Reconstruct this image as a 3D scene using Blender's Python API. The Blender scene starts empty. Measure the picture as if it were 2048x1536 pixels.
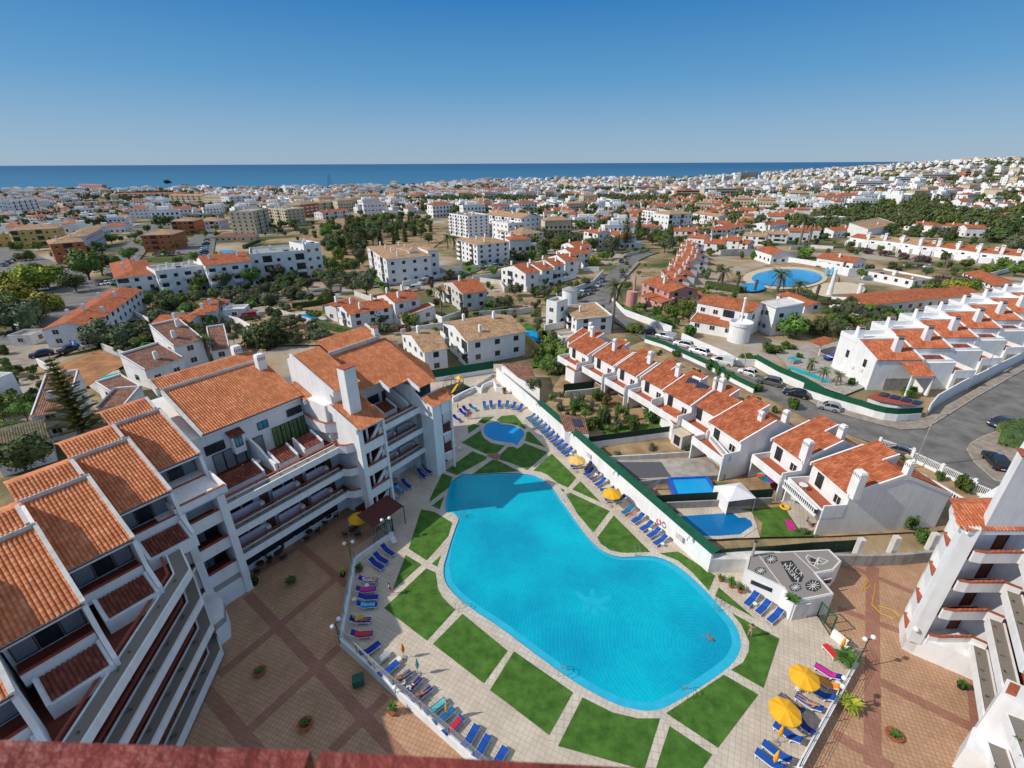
import bpy,bmesh,math,random
from mathutils import Vector,Matrix
random.seed(7)
SC=bpy.context.scene
COL=SC.collection
R=math.radians
# camera model (a real 8 mm four-thirds lens, 40 m above the pool deck)
F=947.0;H=40.0;PITCH=math.atan(441.5/F);ROLL=0.0044
cp,sp=math.cos(PITCH),math.sin(PITCH)
def ray(px,py):
 u=(px-1024)/F;v=(py-768)/F
 u,v=u-ROLL*v,v+ROLL*u
 return(u,cp-v*sp,-(sp+v*cp))
def W(px,py,z=0.0):
 a=ray(px,py);t=(z-H)/a[2]
 return(a[0]*t,a[1]*t)
def P2(x,y,z):
 d=z-H;c=(x,-(sp*y+cp*d),cp*y-sp*d)
 u=c[0]/c[2];v=c[1]/c[2]
 return(1024+F*(u+ROLL*v),768+F*(v-ROLL*u))
def sm(a,b,x):
 t=max(0.0,min(1.0,(x-a)/(b-a)));return t*t*(3-2*t)
def ground(x,y):
 r=math.hypot(x,y)
 if y<1:return 0.0
 az=math.degrees(math.atan2(x,y))
 b=-0.025*max(0,r-125)
 b=max(b,-26.0)
 hill=sm(26,45,az)*sm(330,2700,r)*62
 hill+=sm(16,30,az)*sm(300,900,r)*8
 return b+hill
def at(px,py,h=0.0):
 z=h
 for _ in range(12):
  p=W(px,py,min(z,39));z=0.5*z+0.5*(ground(*p)+h)
 return(p[0],p[1],z)
def P(tag,x,y):
 ox,oy,s=CROPS[tag];return(ox+x/s,oy+y/s)
CROPS=dict(A=(860,720,3.84),B=(1280,1050,3.16),C=(400,1050,3.16),D=(400,660,3.2),E=(0,300,3.84),F=(480,300,3.657),G=(960,300,3.657),H=(1440,290,3.37),I=(660,540,3.79),J=(1130,620,3.135),K=(1540,540,3.2),Z=(0,620,3.2),Q=(1600,850,2.239),S=(0,0,1))
# materials
MT={}
def nodes(name):
 m=bpy.data.materials.new(name);m.use_nodes=True
 n=m.node_tree.nodes;l=m.node_tree.links;b=n['Principled BSDF']
 MT[name]=m
 return m,n,l,b
def c4(c):return(c[0],c[1],c[2],1)
def M(name,col,rough=0.7,var=0.12,scale=1.5,bump=0.0,bscale=30,metal=0.0,spec=0.3,col2=None,rnd=0.0,detail=6,thr=(0.35,0.65)):
 m,n,l,b=nodes(name)
 b.inputs['Roughness'].default_value=rough;b.inputs['Metallic'].default_value=metal
 b.inputs['Specular IOR Level'].default_value=spec
 tc=n.new('ShaderNodeTexCoord');no=n.new('ShaderNodeTexNoise')
 no.inputs['Scale'].default_value=scale;no.inputs['Detail'].default_value=detail;no.inputs['Roughness'].default_value=0.65
 l.new(tc.outputs['Object'],no.inputs['Vector'])
 cr=n.new('ShaderNodeValToRGB');cr.color_ramp.elements[0].position=thr[0];cr.color_ramp.elements[1].position=thr[1]
 a=tuple(x*(1-var)for x in col);z=col2 if col2 else tuple(min(1,x*(1+var))for x in col)
 cr.color_ramp.elements[0].color=c4(a);cr.color_ramp.elements[1].color=c4(z)
 l.new(no.outputs['Fac'],cr.inputs['Fac'])
 out=cr.outputs['Color']
 if rnd:
  oi=n.new('ShaderNodeObjectInfo');mr=n.new('ShaderNodeMapRange')
  mr.inputs['To Min'].default_value=1-rnd;mr.inputs['To Max'].default_value=1+rnd
  l.new(oi.outputs['Random'],mr.inputs['Value'])
  hs=n.new('ShaderNodeHueSaturation');l.new(mr.outputs['Result'],hs.inputs['Value']);l.new(out,hs.inputs['Color'])
  mr2=n.new('ShaderNodeMapRange');mr2.inputs['To Min'].default_value=0.5-rnd*.12;mr2.inputs['To Max'].default_value=0.5+rnd*.12
  l.new(oi.outputs['Random'],mr2.inputs['Value']);l.new(mr2.outputs['Result'],hs.inputs['Hue'])
  out=hs.outputs['Color']
 l.new(out,b.inputs['Base Color'])
 if bump:
  n2=n.new('ShaderNodeTexNoise');n2.inputs['Scale'].default_value=bscale;n2.inputs['Detail'].default_value=4
  l.new(tc.outputs['Object'],n2.inputs['Vector'])
  bp=n.new('ShaderNodeBump');bp.inputs['Strength'].default_value=bump;bp.inputs['Distance'].default_value=0.05
  l.new(n2.outputs['Fac'],bp.inputs['Height']);l.new(bp.outputs['Normal'],b.inputs['Normal'])
 return m
def plaster(name,col,stain=0.75):
 """painted render: fine bump, faint vertical streaks and soft patches"""
 m,n,l,b=nodes(name);b.inputs['Roughness'].default_value=.8;b.inputs['Specular IOR Level'].default_value=.2
 tc=n.new('ShaderNodeTexCoord');mp=n.new('ShaderNodeMapping');mp.inputs['Scale'].default_value=(2.2,2.2,.22)
 l.new(tc.outputs['Object'],mp.inputs['Vector'])
 n1=n.new('ShaderNodeTexNoise');n1.inputs['Scale'].default_value=1.0;n1.inputs['Detail'].default_value=8;l.new(mp.outputs['Vector'],n1.inputs['Vector'])
 n2=n.new('ShaderNodeTexNoise');n2.inputs['Scale'].default_value=.6;n2.inputs['Detail'].default_value=6;l.new(tc.outputs['Object'],n2.inputs['Vector'])
 mu=n.new('ShaderNodeMath');mu.operation='MULTIPLY';l.new(n1.outputs['Fac'],mu.inputs[0]);l.new(n2.outputs['Fac'],mu.inputs[1])
 cr=n.new('ShaderNodeValToRGB');cr.color_ramp.elements[0].position=.10;cr.color_ramp.elements[1].position=.30
 cr.color_ramp.elements[0].color=c4(tuple(x*stain for x in col));cr.color_ramp.elements[1].color=c4(col)
 l.new(mu.outputs[0],cr.inputs['Fac']);l.new(cr.outputs['Color'],b.inputs['Base Color'])
 n3=n.new('ShaderNodeTexNoise');n3.inputs['Scale'].default_value=7;n3.inputs['Detail'].default_value=5;l.new(tc.outputs['Object'],n3.inputs['Vector'])
 bp=n.new('ShaderNodeBump');bp.inputs['Strength'].default_value=.25;bp.inputs['Distance'].default_value=.03
 l.new(n3.outputs['Fac'],bp.inputs['Height']);l.new(bp.outputs['Normal'],b.inputs['Normal'])
 return m
def rooftile(name,c1,c2,c3,flat=False):
 """clay tiles; UV counts tiles (u across, v up the slope)"""
 m,n,l,b=nodes(name);b.inputs['Roughness'].default_value=.8;b.inputs['Specular IOR Level'].default_value=.2
 uv=n.new('ShaderNodeUVMap');uv.uv_map='UVMap'
 fl=n.new('ShaderNodeVectorMath');fl.operation='FLOOR';l.new(uv.outputs['UV'],fl.inputs[0])
 wn=n.new('ShaderNodeTexWhiteNoise');wn.noise_dimensions='2D';l.new(fl.outputs['Vector'],wn.inputs['Vector'])
 cr=n.new('ShaderNodeValToRGB');e=cr.color_ramp.elements;e[0].position=0;e[0].color=c4(c1);e[1].position=1;e[1].color=c4(c3)
 k=e.new(.55);k.color=c4(c2);l.new(wn.outputs['Value'],cr.inputs['Fac'])
 tc=n.new('ShaderNodeTexCoord');no=n.new('ShaderNodeTexNoise');no.inputs['Scale'].default_value=.5;no.inputs['Detail'].default_value=8;no.inputs['Roughness'].default_value=.7
 l.new(tc.outputs['Object'],no.inputs['Vector'])
 mx=n.new('ShaderNodeMix');mx.data_type='RGBA';mx.blend_type='MULTIPLY';mx.inputs[0].default_value=1
 r2=n.new('ShaderNodeValToRGB');r2.color_ramp.elements[0].position=.3;r2.color_ramp.elements[0].color=(.74,.72,.70,1);r2.color_ramp.elements[1].position=.62;r2.color_ramp.elements[1].color=(1.05,1.05,1.05,1)
 l.new(no.outputs['Fac'],r2.inputs['Fac']);l.new(cr.outputs['Color'],mx.inputs[6]);l.new(r2.outputs['Color'],mx.inputs[7])
 out=mx.outputs[2]
 if flat:
  sx=n.new('ShaderNodeSeparateXYZ');l.new(uv.outputs['UV'],sx.inputs[0])
  def saw(o,p):
   f=n.new('ShaderNodeMath');f.operation='FRACT';l.new(o,f.inputs[0]);return f.outputs[0]
  fx=saw(sx.outputs['X'],1)
  a=n.new('ShaderNodeMath');a.operation='PINGPONG';a.inputs[1].default_value=.5;l.new(sx.outputs['X'],a.inputs[0])
  s1=n.new('ShaderNodeMath');s1.operation='MULTIPLY';s1.inputs[1].default_value=2;l.new(a.outputs[0],s1.inputs[0])
  fy=saw(sx.outputs['Y'],1)
  ad=n.new('ShaderNodeMath');ad.operation='MULTIPLY_ADD';ad.inputs[1].default_value=-.45;l.new(fy,ad.inputs[0]);l.new(s1.outputs[0],ad.inputs[2])
  bp=n.new('ShaderNodeBump');bp.inputs['Strength'].default_value=.9;bp.inputs['Distance'].default_value=.07
  l.new(ad.outputs[0],bp.inputs['Height']);l.new(bp.outputs['Normal'],b.inputs['Normal'])
  dk=n.new('ShaderNodeMapRange');dk.inputs['From Min'].default_value=0;dk.inputs['From Max'].default_value=.5;dk.inputs['To Min'].default_value=.55;dk.inputs['To Max'].default_value=1.0
  l.new(s1.outputs[0],dk.inputs['Value'])
  m2=n.new('ShaderNodeMix');m2.data_type='RGBA';m2.blend_type='MULTIPLY';m2.inputs[0].default_value=1
  l.new(out,m2.inputs[6]);l.new(dk.outputs['Result'],m2.inputs[7]);out=m2.outputs[2]
 l.new(out,b.inputs['Base Color'])
 return m
def grid_tiles(name,c1,c2,grout,size,ang=0.0,gw=0.05,size2=None,rough=.6):
 """square floor tiles laid on world axes turned by ang"""
 m,n,l,b=nodes(name);b.inputs['Roughness'].default_value=rough;b.inputs['Specular IOR Level'].default_value=.25
 tc=n.new('ShaderNodeTexCoord');mp=n.new('ShaderNodeMapping');mp.inputs['Rotation'].default_value=(0,0,ang)
 mp.inputs['Scale'].default_value=(1/size,1/(size2 or size),1);l.new(tc.outputs['Object'],mp.inputs['Vector'])
 br=n.new('ShaderNodeTexBrick');br.offset=0;br.squash=1
 br.inputs['Scale'].default_value=1;br.inputs['Brick Width'].default_value=1;br.inputs['Row Height'].default_value=1
 br.inputs['Mortar Size'].default_value=gw;br.inputs['Mortar Smooth'].default_value=.3;br.inputs['Bias'].default_value=-.1
 br.inputs['Color1'].default_value=c4(c1);br.inputs['Color2'].default_value=c4(c2);br.inputs['Mortar'].default_value=c4(grout)
 l.new(mp.outputs['Vector'],br.inputs['Vector'])
 no=n.new('ShaderNodeTexNoise');no.inputs['Scale'].default_value=.35;no.inputs['Detail'].default_value=9;no.inputs['Roughness'].default_value=.7;l.new(tc.outputs['Object'],no.inputs['Vector'])
 r2=n.new('ShaderNodeValToRGB');r2.color_ramp.elements[0].position=.3;r2.color_ramp.elements[0].color=(.78,.76,.74,1);r2.color_ramp.elements[1].position=.65;r2.color_ramp.elements[1].color=(1.06,1.06,1.06,1)
 l.new(no.outputs['Fac'],r2.inputs['Fac'])
 mx=n.new('ShaderNodeMix');mx.data_type='RGBA';mx.blend_type='MULTIPLY';mx.inputs[0].default_value=1
 l.new(br.outputs['Color'],mx.inputs[6]);l.new(r2.outputs['Color'],mx.inputs[7]);l.new(mx.outputs[2],b.inputs['Base Color'])
 bp=n.new('ShaderNodeBump');bp.inputs['Strength'].default_value=.3;bp.inputs['Distance'].default_value=.02;bp.invert=True
 l.new(br.outputs['Fac'],bp.inputs['Height']);l.new(bp.outputs['Normal'],b.inputs['Normal'])
 return m
plaster('white',(.81,.81,.80),.86);plaster('white_old',(.66,.64,.60),.72);plaster('cream',(.62,.53,.38),.75);plaster('pink',(.62,.30,.27),.8)
plaster('yellow_wall',(.62,.45,.16),.8);plaster('orange_wall',(.50,.17,.07),.8);plaster('grey_wall',(.36,.35,.33),.6);plaster('lilac',(.62,.55,.62),.85);plaster('green_wall',(.45,.52,.36),.8)
rooftile('tile_geo',(.53,.18,.075),(.63,.225,.10),(.70,.30,.15))
rooftile('tile_red',(.38,.105,.045),(.51,.155,.07),(.60,.22,.11))
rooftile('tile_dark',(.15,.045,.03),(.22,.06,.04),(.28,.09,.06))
rooftile('tile_orange',(.38,.10,.04),(.52,.155,.065),(.60,.21,.095),True)
rooftile('tile_tan',(.42,.24,.12),(.54,.34,.19),(.62,.42,.26),True)
rooftile('tile_brown',(.22,.10,.07),(.30,.15,.105),(.36,.20,.14),True)
rooftile('tile_moss',(.12,.11,.06),(.17,.15,.09),(.24,.19,.12),True)
grid_tiles('deck',(.55,.475,.38),(.61,.53,.42),(.42,.35,.28),.42,R(27),.05)
grid_tiles('coping',(.55,.50,.43),(.62,.57,.49),(.40,.36,.30),.45,R(27),.05)
grid_tiles('path_tile',(.56,.50,.41),(.62,.55,.45),(.40,.35,.28),.55,R(10),.05)
grid_tiles('plaza',(.45,.265,.155),(.52,.31,.185),(.30,.19,.125),.34,R(20),.08)
grid_tiles('plaza_band',(.32,.155,.105),(.36,.18,.125),(.25,.12,.08),.34,R(20),.06)
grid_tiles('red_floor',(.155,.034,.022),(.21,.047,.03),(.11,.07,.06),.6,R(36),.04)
grid_tiles('pool_tile',(.04,.36,.50),(.05,.42,.56),(.03,.30,.42),.5,0,.05,rough=.3)
M('asphalt',(.17,.16,.15),.9,.3,.3,.3,40,col2=(.22,.208,.192));M('paving',(.30,.25,.20),.85,.25,.8,.3,20)
M('concrete',(.36,.33,.29),.85,.25,.7,.3,10);M('gravel',(.27,.235,.20),.95,.3,25,.8,60);M('gravel_dark',(.10,.10,.11),.95,.3,25)
M('soil',(.30,.19,.10),.95,.35,.25,.5,6,col2=(.44,.31,.17));M('soil_red',(.34,.16,.07),.95,.3,.3,.4,4)
M('turf',(.055,.145,.016),.9,.3,.9,.6,60,col2=(.085,.20,.028));M('lawn',(.07,.15,.022),.9,.35,.8,.6,40)
M('leaf',(.12,.19,.032),.75,.5,1.2,rnd=.35,col2=(.22,.30,.06));M('leaf_dark',(.065,.105,.03),.8,.5,1.2,rnd=.3,col2=(.13,.175,.055))
M('leaf_light',(.28,.34,.03),.75,.35,1.2,rnd=.2,col2=(.50,.48,.05));M('leaf_olive',(.10,.125,.055),.8,.4,1.2,rnd=.25,col2=(.17,.19,.10))
M('leaf_bush',(.045,.11,.014),.75,.5,2.0,rnd=.3,col2=(.10,.20,.03));M('leaf_dry',(.16,.12,.06),.9,.4,2,rnd=.3)
M('flower_purple',(.22,.045,.20),.8,.5,3,col2=(.12,.10,.05));M('flower_red',(.30,.06,.05),.8,.5,3,col2=(.10,.12,.03));M('palm_leaf',(.085,.12,.03),.6,.4,2,rnd=.2,col2=(.14,.17,.05))
M('bark',(.13,.09,.06),.95,.35,3,.8,12);M('bark_pale',(.26,.20,.15),.95,.3,3,.6,12)
M('glass_dark',(.028,.033,.04),.10,.5,.6,spec=.6);M('glass_teal',(.02,.23,.33),.12,.35,.8,spec=.6);M('glass_green',(.15,.24,.10),.2,.3,.8,spec=.5)
M('curtain',(.42,.44,.46),.6,.35,3.5,spec=.4,col2=(.20,.22,.25));M('shutter_green',(.02,.05,.035),.6);M('frame_dark',(.02,.02,.02),.5);M('wood_door',(.13,.04,.025),.6)
M('fascia_red',(.32,.075,.045),.75,.2,4);M('planter_red',(.36,.10,.05),.75,.25,5,.3,20);M('parapet_paint',(.19,.035,.026),.55,.25,6,.4,30)
M('green_mesh',(.008,.085,.045),.85,.2,2);M('green_metal',(.012,.095,.05),.5,.1);M('dark_mesh',(.02,.045,.03),.8,.3,4);M('hedge',(.045,.10,.016),.8,.5,2.5,.5,20,col2=(.09,.17,.03))
M('blue_fabric',(.012,.075,.34),.85,.2,6);M('navy_fabric',(.012,.035,.26),.85,.2,6);M('sea_fabric',(.015,.13,.30),.85,.25,6);M('plastic',(.75,.75,.74),.45,.04,3);M('yellow_fabric',(.82,.42,.02),.8,.10,2)
M('pale_yellow',(.80,.50,.14),.8,.12,3);M('metal',(.45,.45,.46),.35,.1,4,metal=.8);M('metal_dark',(.06,.06,.065),.5,.2,4,metal=.4);M('maroon_metal',(.12,.035,.03),.6,.2,3);M('globe',(.80,.80,.78),.3,.03,3)
M('skin',(.42,.22,.14),.6,.08,6);M('skin_dark',(.26,.12,.075),.6,.08,6);M('hair',(.05,.03,.02),.8,.3,20);M('red_fabric',(.60,.03,.03),.8,.15,5);M('magenta',(.60,.02,.25),.8,.15,5);M('pink_floral',(.62,.22,.42),.85,.6,9,col2=(.8,.75,.75),thr=(.48,.52))
M('teal_fabric',(.12,.48,.42),.85,.2,5);M('lightblue',(.10,.42,.68),.85,.3,6);M('grey_fabric',(.33,.36,.36),.85,.15,5);M('white_fabric',(.76,.76,.76),.85,.08,3);M('orange_fabric',(.78,.26,.03),.8,.15,4);M('wicker',(.05,.04,.035),.8,.4,8)
M('road_paint',(.7,.7,.68),.8,.15,5);M('solar',(.02,.03,.055),.15,.2,1,spec=.7);M('mosaic_black',(.035,.035,.04),.9,.3,10);M('mosaic_white',(.62,.60,.56),.9,.15,10);M('mosaic_grey',(.27,.245,.225),.95,.25,14,.6,30)
M('rubber_mat',(.025,.05,.04),.9,.15,3);M('slide_yellow',(.80,.45,.01),.4,.05);M('wood',(.22,.13,.07),.8,.3,6);M('blue_paint',(.02,.10,.45),.4,.1);M('white_tile',(.70,.70,.68),.4,.06,4);M('crate_red',(.55,.03,.03),.6,.1)
# mesh building
class MB:
 def __init__(s,tf=None):s.v=[];s.f=[];s.mi=[];s.uv=[];s.mats=[];s.tf=tf;s.cur=0
 def mat(s,name):
  if name not in s.mats:s.mats.append(name)
  s.cur=s.mats.index(name);return s
 def add(s,pts,uv=None):
  i=len(s.v)
  s.v+=[s.tf(*p)if s.tf else tuple(p)for p in pts]
  s.f.append(tuple(range(i,i+len(pts))));s.mi.append(s.cur);s.uv.append(uv);return s
 def raw(s,verts,faces,uvs=None):
  i=len(s.v);s.v+=[s.tf(*p)if s.tf else tuple(p)for p in verts]
  for k,f in enumerate(faces):s.f.append(tuple(i+j for j in f));s.mi.append(s.cur);s.uv.append(uvs[k]if uvs else None)
  return s
 def box(s,x0,x1,y0,y1,z0,z1):
  if x0>x1:x0,x1=x1,x0
  if y0>y1:y0,y1=y1,y0
  v=[(x0,y0,z0),(x1,y0,z0),(x1,y1,z0),(x0,y1,z0),(x0,y0,z1),(x1,y0,z1),(x1,y1,z1),(x0,y1,z1)]
  return s.raw(v,[(0,3,2,1),(4,5,6,7),(0,1,5,4),(1,2,6,5),(2,3,7,6),(3,0,4,7)])
 def prism(s,poly,z0,z1,z1s=None):
  n=len(poly);a=sum(poly[i][0]*poly[(i+1)%n][1]-poly[(i+1)%n][0]*poly[i][1]for i in range(n))
  if a<0:poly=poly[::-1];z1s=z1s[::-1]if z1s else None
  v=[(p[0],p[1],z0)for p in poly]+[(p[0],p[1],z1s[i]if z1s else z1)for i,p in enumerate(poly)]
  return s.raw(v,[tuple(range(n))[::-1],tuple(range(n,2*n))]+[(i,(i+1)%n,n+(i+1)%n,n+i)for i in range(n)])
 def extr(s,prof,axis,a,b):
  """profile (p,q) extruded along axis: 'x' -> (a..b, p, q), 'y' -> (p, a..b, q)"""
  n=len(prof);g=(lambda t,p,q:(t,p,q))if axis=='x' else(lambda t,p,q:(p,t,q))
  v=[g(a,*p)for p in prof]+[g(b,*p)for p in prof]
  return s.raw(v,[tuple(range(n)),tuple(range(n,2*n))[::-1]]+[(i,n+i,n+(i+1)%n,(i+1)%n)for i in range(n)])
 def cyl(s,x,y,z0,z1,r0,r1=None,n=12):
  r1=r0 if r1 is None else r1
  v=[(x+r0*math.cos(2*math.pi*i/n),y+r0*math.sin(2*math.pi*i/n),z0)for i in range(n)]+[(x+r1*math.cos(2*math.pi*i/n),y+r1*math.sin(2*math.pi*i/n),z1)for i in range(n)]
  return s.raw(v,[tuple(range(n))[::-1],tuple(range(n,2*n))]+[(i,(i+1)%n,n+(i+1)%n,n+i)for i in range(n)])
 def lathe(s,x,y,prof,n=16):
  for(r0,z0),(r1,z1)in zip(prof,prof[1:]):
   for i in range(n):
    a,b=2*math.pi*i/n,2*math.pi*(i+1)/n
    s.add([(x+r0*math.cos(a),y+r0*math.sin(a),z0),(x+r0*math.cos(b),y+r0*math.sin(b),z0),(x+r1*math.cos(b),y+r1*math.sin(b),z1),(x+r1*math.cos(a),y+r1*math.sin(a),z1)])
  return s
 def tube(s,pts,r,n=6,r1=None):
  pts=[Vector(p)for p in pts];m=len(pts);rings=[]
  for i,p in enumerate(pts):
   d=(pts[min(i+1,m-1)]-pts[max(i-1,0)]).normalized()
   a=d.cross(Vector((0,0,1)));a=a.normalized()if a.length>.01 else Vector((1,0,0));b=d.cross(a)
   rr=r if r1 is None else r+(r1-r)*i/max(1,m-1)
   rings.append([tuple(p+(a*math.cos(2*math.pi*k/n)+b*math.sin(2*math.pi*k/n))*rr)for k in range(n)])
  v=[q for rg in rings for q in rg];f=[]
  for i in range(m-1):
   for k in range(n):f.append((i*n+k,i*n+(k+1)%n,(i+1)*n+(k+1)%n,(i+1)*n+k))
  f+=[tuple(range(n)),tuple((m-1)*n+k for k in range(n))[::-1]]
  return s.raw(v,f)
 def ball(s,c,r,n=10,sz=1.0):
  m=n//2+1;pr=[(max(.001,r*math.sin(math.pi*i/m)),c[2]-r*sz*math.cos(math.pi*i/m))for i in range(m+1)]
  return s.lathe(c[0],c[1],pr,n)
 def tiles(s,pts,geo=True,cw=.27,rl=.42,h=.065,thick=.0):
  p=[Vector(q)for q in pts];U=(p[1]-p[0]).normalized();nn=U.cross(p[-1]-p[0]);
  if nn.z<0:nn=-nn
  nn.normalize();V=nn.cross(U).normalized()
  if V.z<-1e-6:V=-V
  q=[((a-p[0]).dot(U),(a-p[0]).dot(V))for a in p]
  if not geo:
   s.add([tuple(a)for a in p],[(a[0]/cw,a[1]/rl)for a in q]);return s
  s.add([tuple(a-nn*.02)for a in p],[(a[0]/cw,a[1]/rl)for a in q])
  umin,umax=min(a[0]for a in q),max(a[0]for a in q)
  nc=max(1,round((umax-umin)/cw));cw=(umax-umin)/nc
  prof=[(.04,-.1),(.18,.62),(.34,.97),(.56,.97),(.72,.62),(.86,-.1)]
  for c in range(nc):
   uc=umin+(c+.5)*cw;hits=[]
   for i in range(len(q)):
    a,b=q[i],q[(i+1)%len(q)]
    if(a[0]-uc)*(b[0]-uc)<0:hits.append(a[1]+(b[1]-a[1])*(uc-a[0])/(b[0]-a[0]))
   if len(hits)<2:continue
   v0,v1=min(hits)-.04,max(hits);k=max(1,round((v1-v0)/rl));st=(v1-v0)/k
   for r_ in range(k):
    va,vb=v0+r_*st,v0+(r_+1)*st+.02;j=random.uniform(-.008,.008)
    lo=[];hi=[]
    for(pu,ph)in prof:
     b0=p[0]+U*(umin+(c+pu)*cw+j);lo.append(tuple(b0+V*va+nn*(ph*h+.030)));hi.append(tuple(b0+V*vb+nn*(ph*h+.002)))
    m=len(prof);uvq=[(c+.5,r_+.5)]*4
    s.raw(lo+hi,[(i,i+1,m+i+1,m+i)for i in range(m-1)],[uvq]*(m-1))
  return s
 def mesh(s,name):
  me=bpy.data.meshes.new(name);me.from_pydata(s.v,[],s.f)
  for m in s.mats:me.materials.append(MT[m])
  if len(s.mats)>1:me.polygons.foreach_set('material_index',s.mi)
  if any(s.uv):
   ul=me.uv_layers.new(name='UVMap');data=[]
   for f,u in zip(s.f,s.uv):
    if u:
     for a in u:data+=[a[0],a[1]]
    else:data+=[0,0]*len(f)
   ul.data.foreach_set('uv',data)
  me.update();return me
 def obj(s,name,parent=None,loc=None,rot=None,smooth=False,label=None,cat=None,group=None,kind=None):
  o=bpy.data.objects.new(name,s.mesh(name));COL.objects.link(o)
  if parent is not None:o.parent=parent
  if loc is not None:o.location=loc
  if rot is not None:o.rotation_euler=rot if hasattr(rot,'__len__')else(0,0,rot)
  if smooth:o.data.polygons.foreach_set('use_smooth',[True]*len(o.data.polygons))
  props(o,label,cat,group,kind);return o
def props(o,label=None,cat=None,group=None,kind=None):
 if label:o['label']=label
 if cat:o['category']=cat
 if group:o['group']=group
 if kind:o['kind']=kind
 return o
def thing(name,label,cat,loc=(0,0,0),rot=0,group=None):
 o=bpy.data.objects.new(name,None);COL.objects.link(o);o.location=loc;o.rotation_euler=(0,0,rot);o.empty_display_size=.3
 return props(o,label,cat,group)
def inst(name,me,parent,loc,rot=0,scale=None,label=None):
 o=bpy.data.objects.new(name,me);COL.objects.link(o);o.parent=parent;o.location=loc;o.rotation_euler=(0,0,rot)
 if scale:o.scale=scale
 if label:o['label']=label
 return o
KIDS={}
def dup(root,loc,rot=0,scale=None,label=None,group=None):
 r=root.copy();COL.objects.link(r);r.location=loc;r.rotation_euler=(0,0,rot)if not hasattr(rot,'__len__')else rot
 if scale:r.scale=scale
 if label:r['label']=label
 if group:r['group']=group
 for ch in root.children:
  c=ch.copy();COL.objects.link(c);c.parent=r
  for g in ch.children:
   d=g.copy();COL.objects.link(d);d.parent=c
 return r
def inframe(M4):
 return lambda x,y,z:tuple(M4@Vector((x,y,z)))
def polyxy(tag,pts,z=0.0):return[W(*P(tag,*p),z)for p in pts]
def catmull(pts,k=6):
 n=len(pts);out=[]
 for i in range(n):
  p0,p1,p2,p3=[Vector(pts[(i+j-1)%n])for j in range(4)]
  for t in range(k):
   t/=k
   out.append(tuple(.5*((2*p1)+(p2-p0)*t+(2*p0-5*p1+4*p2-p3)*t*t+(3*p1-p0-3*p2+p3)*t**3)))
 return out
def tri_poly(mb,poly,z):
 """flat sheet from a possibly concave outline"""
 from mathutils.geometry import tessellate_polygon
 vs=[Vector((p[0],p[1],0))for p in poly]
 fs=[tuple(f)for f in tessellate_polygon([vs])]
 out=[]
 for f in fs:
  a,b,c=[poly[i]for i in f]
  ar=(b[0]-a[0])*(c[1]-a[1])-(c[0]-a[0])*(b[1]-a[1]);out.append(f if ar>0 else f[::-1])
 mb.raw([(p[0],p[1],z(p[0],p[1])if callable(z)else z)for p in poly],out);return mb
def slab(mb,poly,z0,z1):
 """solid from a possibly concave outline"""
 n=len(poly);a=sum(poly[i][0]*poly[(i+1)%n][1]-poly[(i+1)%n][0]*poly[i][1]for i in range(n))
 if a<0:poly=poly[::-1]
 tri_poly(mb,poly,z1)
 for i in range(n):
  p,q=poly[i],poly[(i+1)%n];mb.add([(p[0],p[1],z0),(q[0],q[1],z0),(q[0],q[1],z1),(p[0],p[1],z1)])
 return mb
def offset(poly,d):
 n=len(poly);a=sum(poly[i][0]*poly[(i+1)%n][1]-poly[(i+1)%n][0]*poly[i][1]for i in range(n));sg=1 if a>0 else-1
 out=[]
 for i in range(n):
  p,q,r=Vector(poly[i-1][:2]),Vector(poly[i][:2]),Vector(poly[(i+1)%n][:2])
  t=(r-p).normalized();nrm=Vector((t.y,-t.x))*sg;out.append(tuple(q+nrm*d))
 return out
def wallpath(mb,pts,w,z0,z1,closed=False):
 """wall of width w along a polyline, mitred"""
 n=len(pts);L_=[];R_=[]
 for i in range(n):
  q=Vector(pts[i][:2]);p=Vector(pts[i-1][:2])if(i or closed)else None;r=Vector(pts[(i+1)%n][:2])if(i<n-1 or closed)else None
  d1=(q-p).normalized()if p is not None else None;d2=(r-q).normalized()if r is not None else None
  if d1 is None:d1=d2
  if d2 is None:d2=d1
  n1=Vector((-d1.y,d1.x));n2=Vector((-d2.y,d2.x));m=(n1+n2).normalized();k=1/max(.4,m.dot(n1))
  L_.append(q+m*k*w/2);R_.append(q-m*k*w/2)
 for i in range(n if closed else n-1):
  j=(i+1)%n
  za,zb=(z0(i),z0(j))if callable(z0)else(z0,z0);ta,tb=(z1(i),z1(j))if callable(z1)else(z1,z1)
  a,b,c,d=R_[i],R_[j],L_[j],L_[i]
  v=[(a.x,a.y,za),(b.x,b.y,zb),(c.x,c.y,zb),(d.x,d.y,za),(a.x,a.y,ta),(b.x,b.y,tb),(c.x,c.y,tb),(d.x,d.y,ta)]
  f=[(4,5,6,7),(0,1,5,4),(2,3,7,6)]
  if not closed and i==0:f.append((3,0,4,7))
  if not closed and i==n-2:f.append((1,2,6,5))
  mb.raw(v,f)
 return mb
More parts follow.
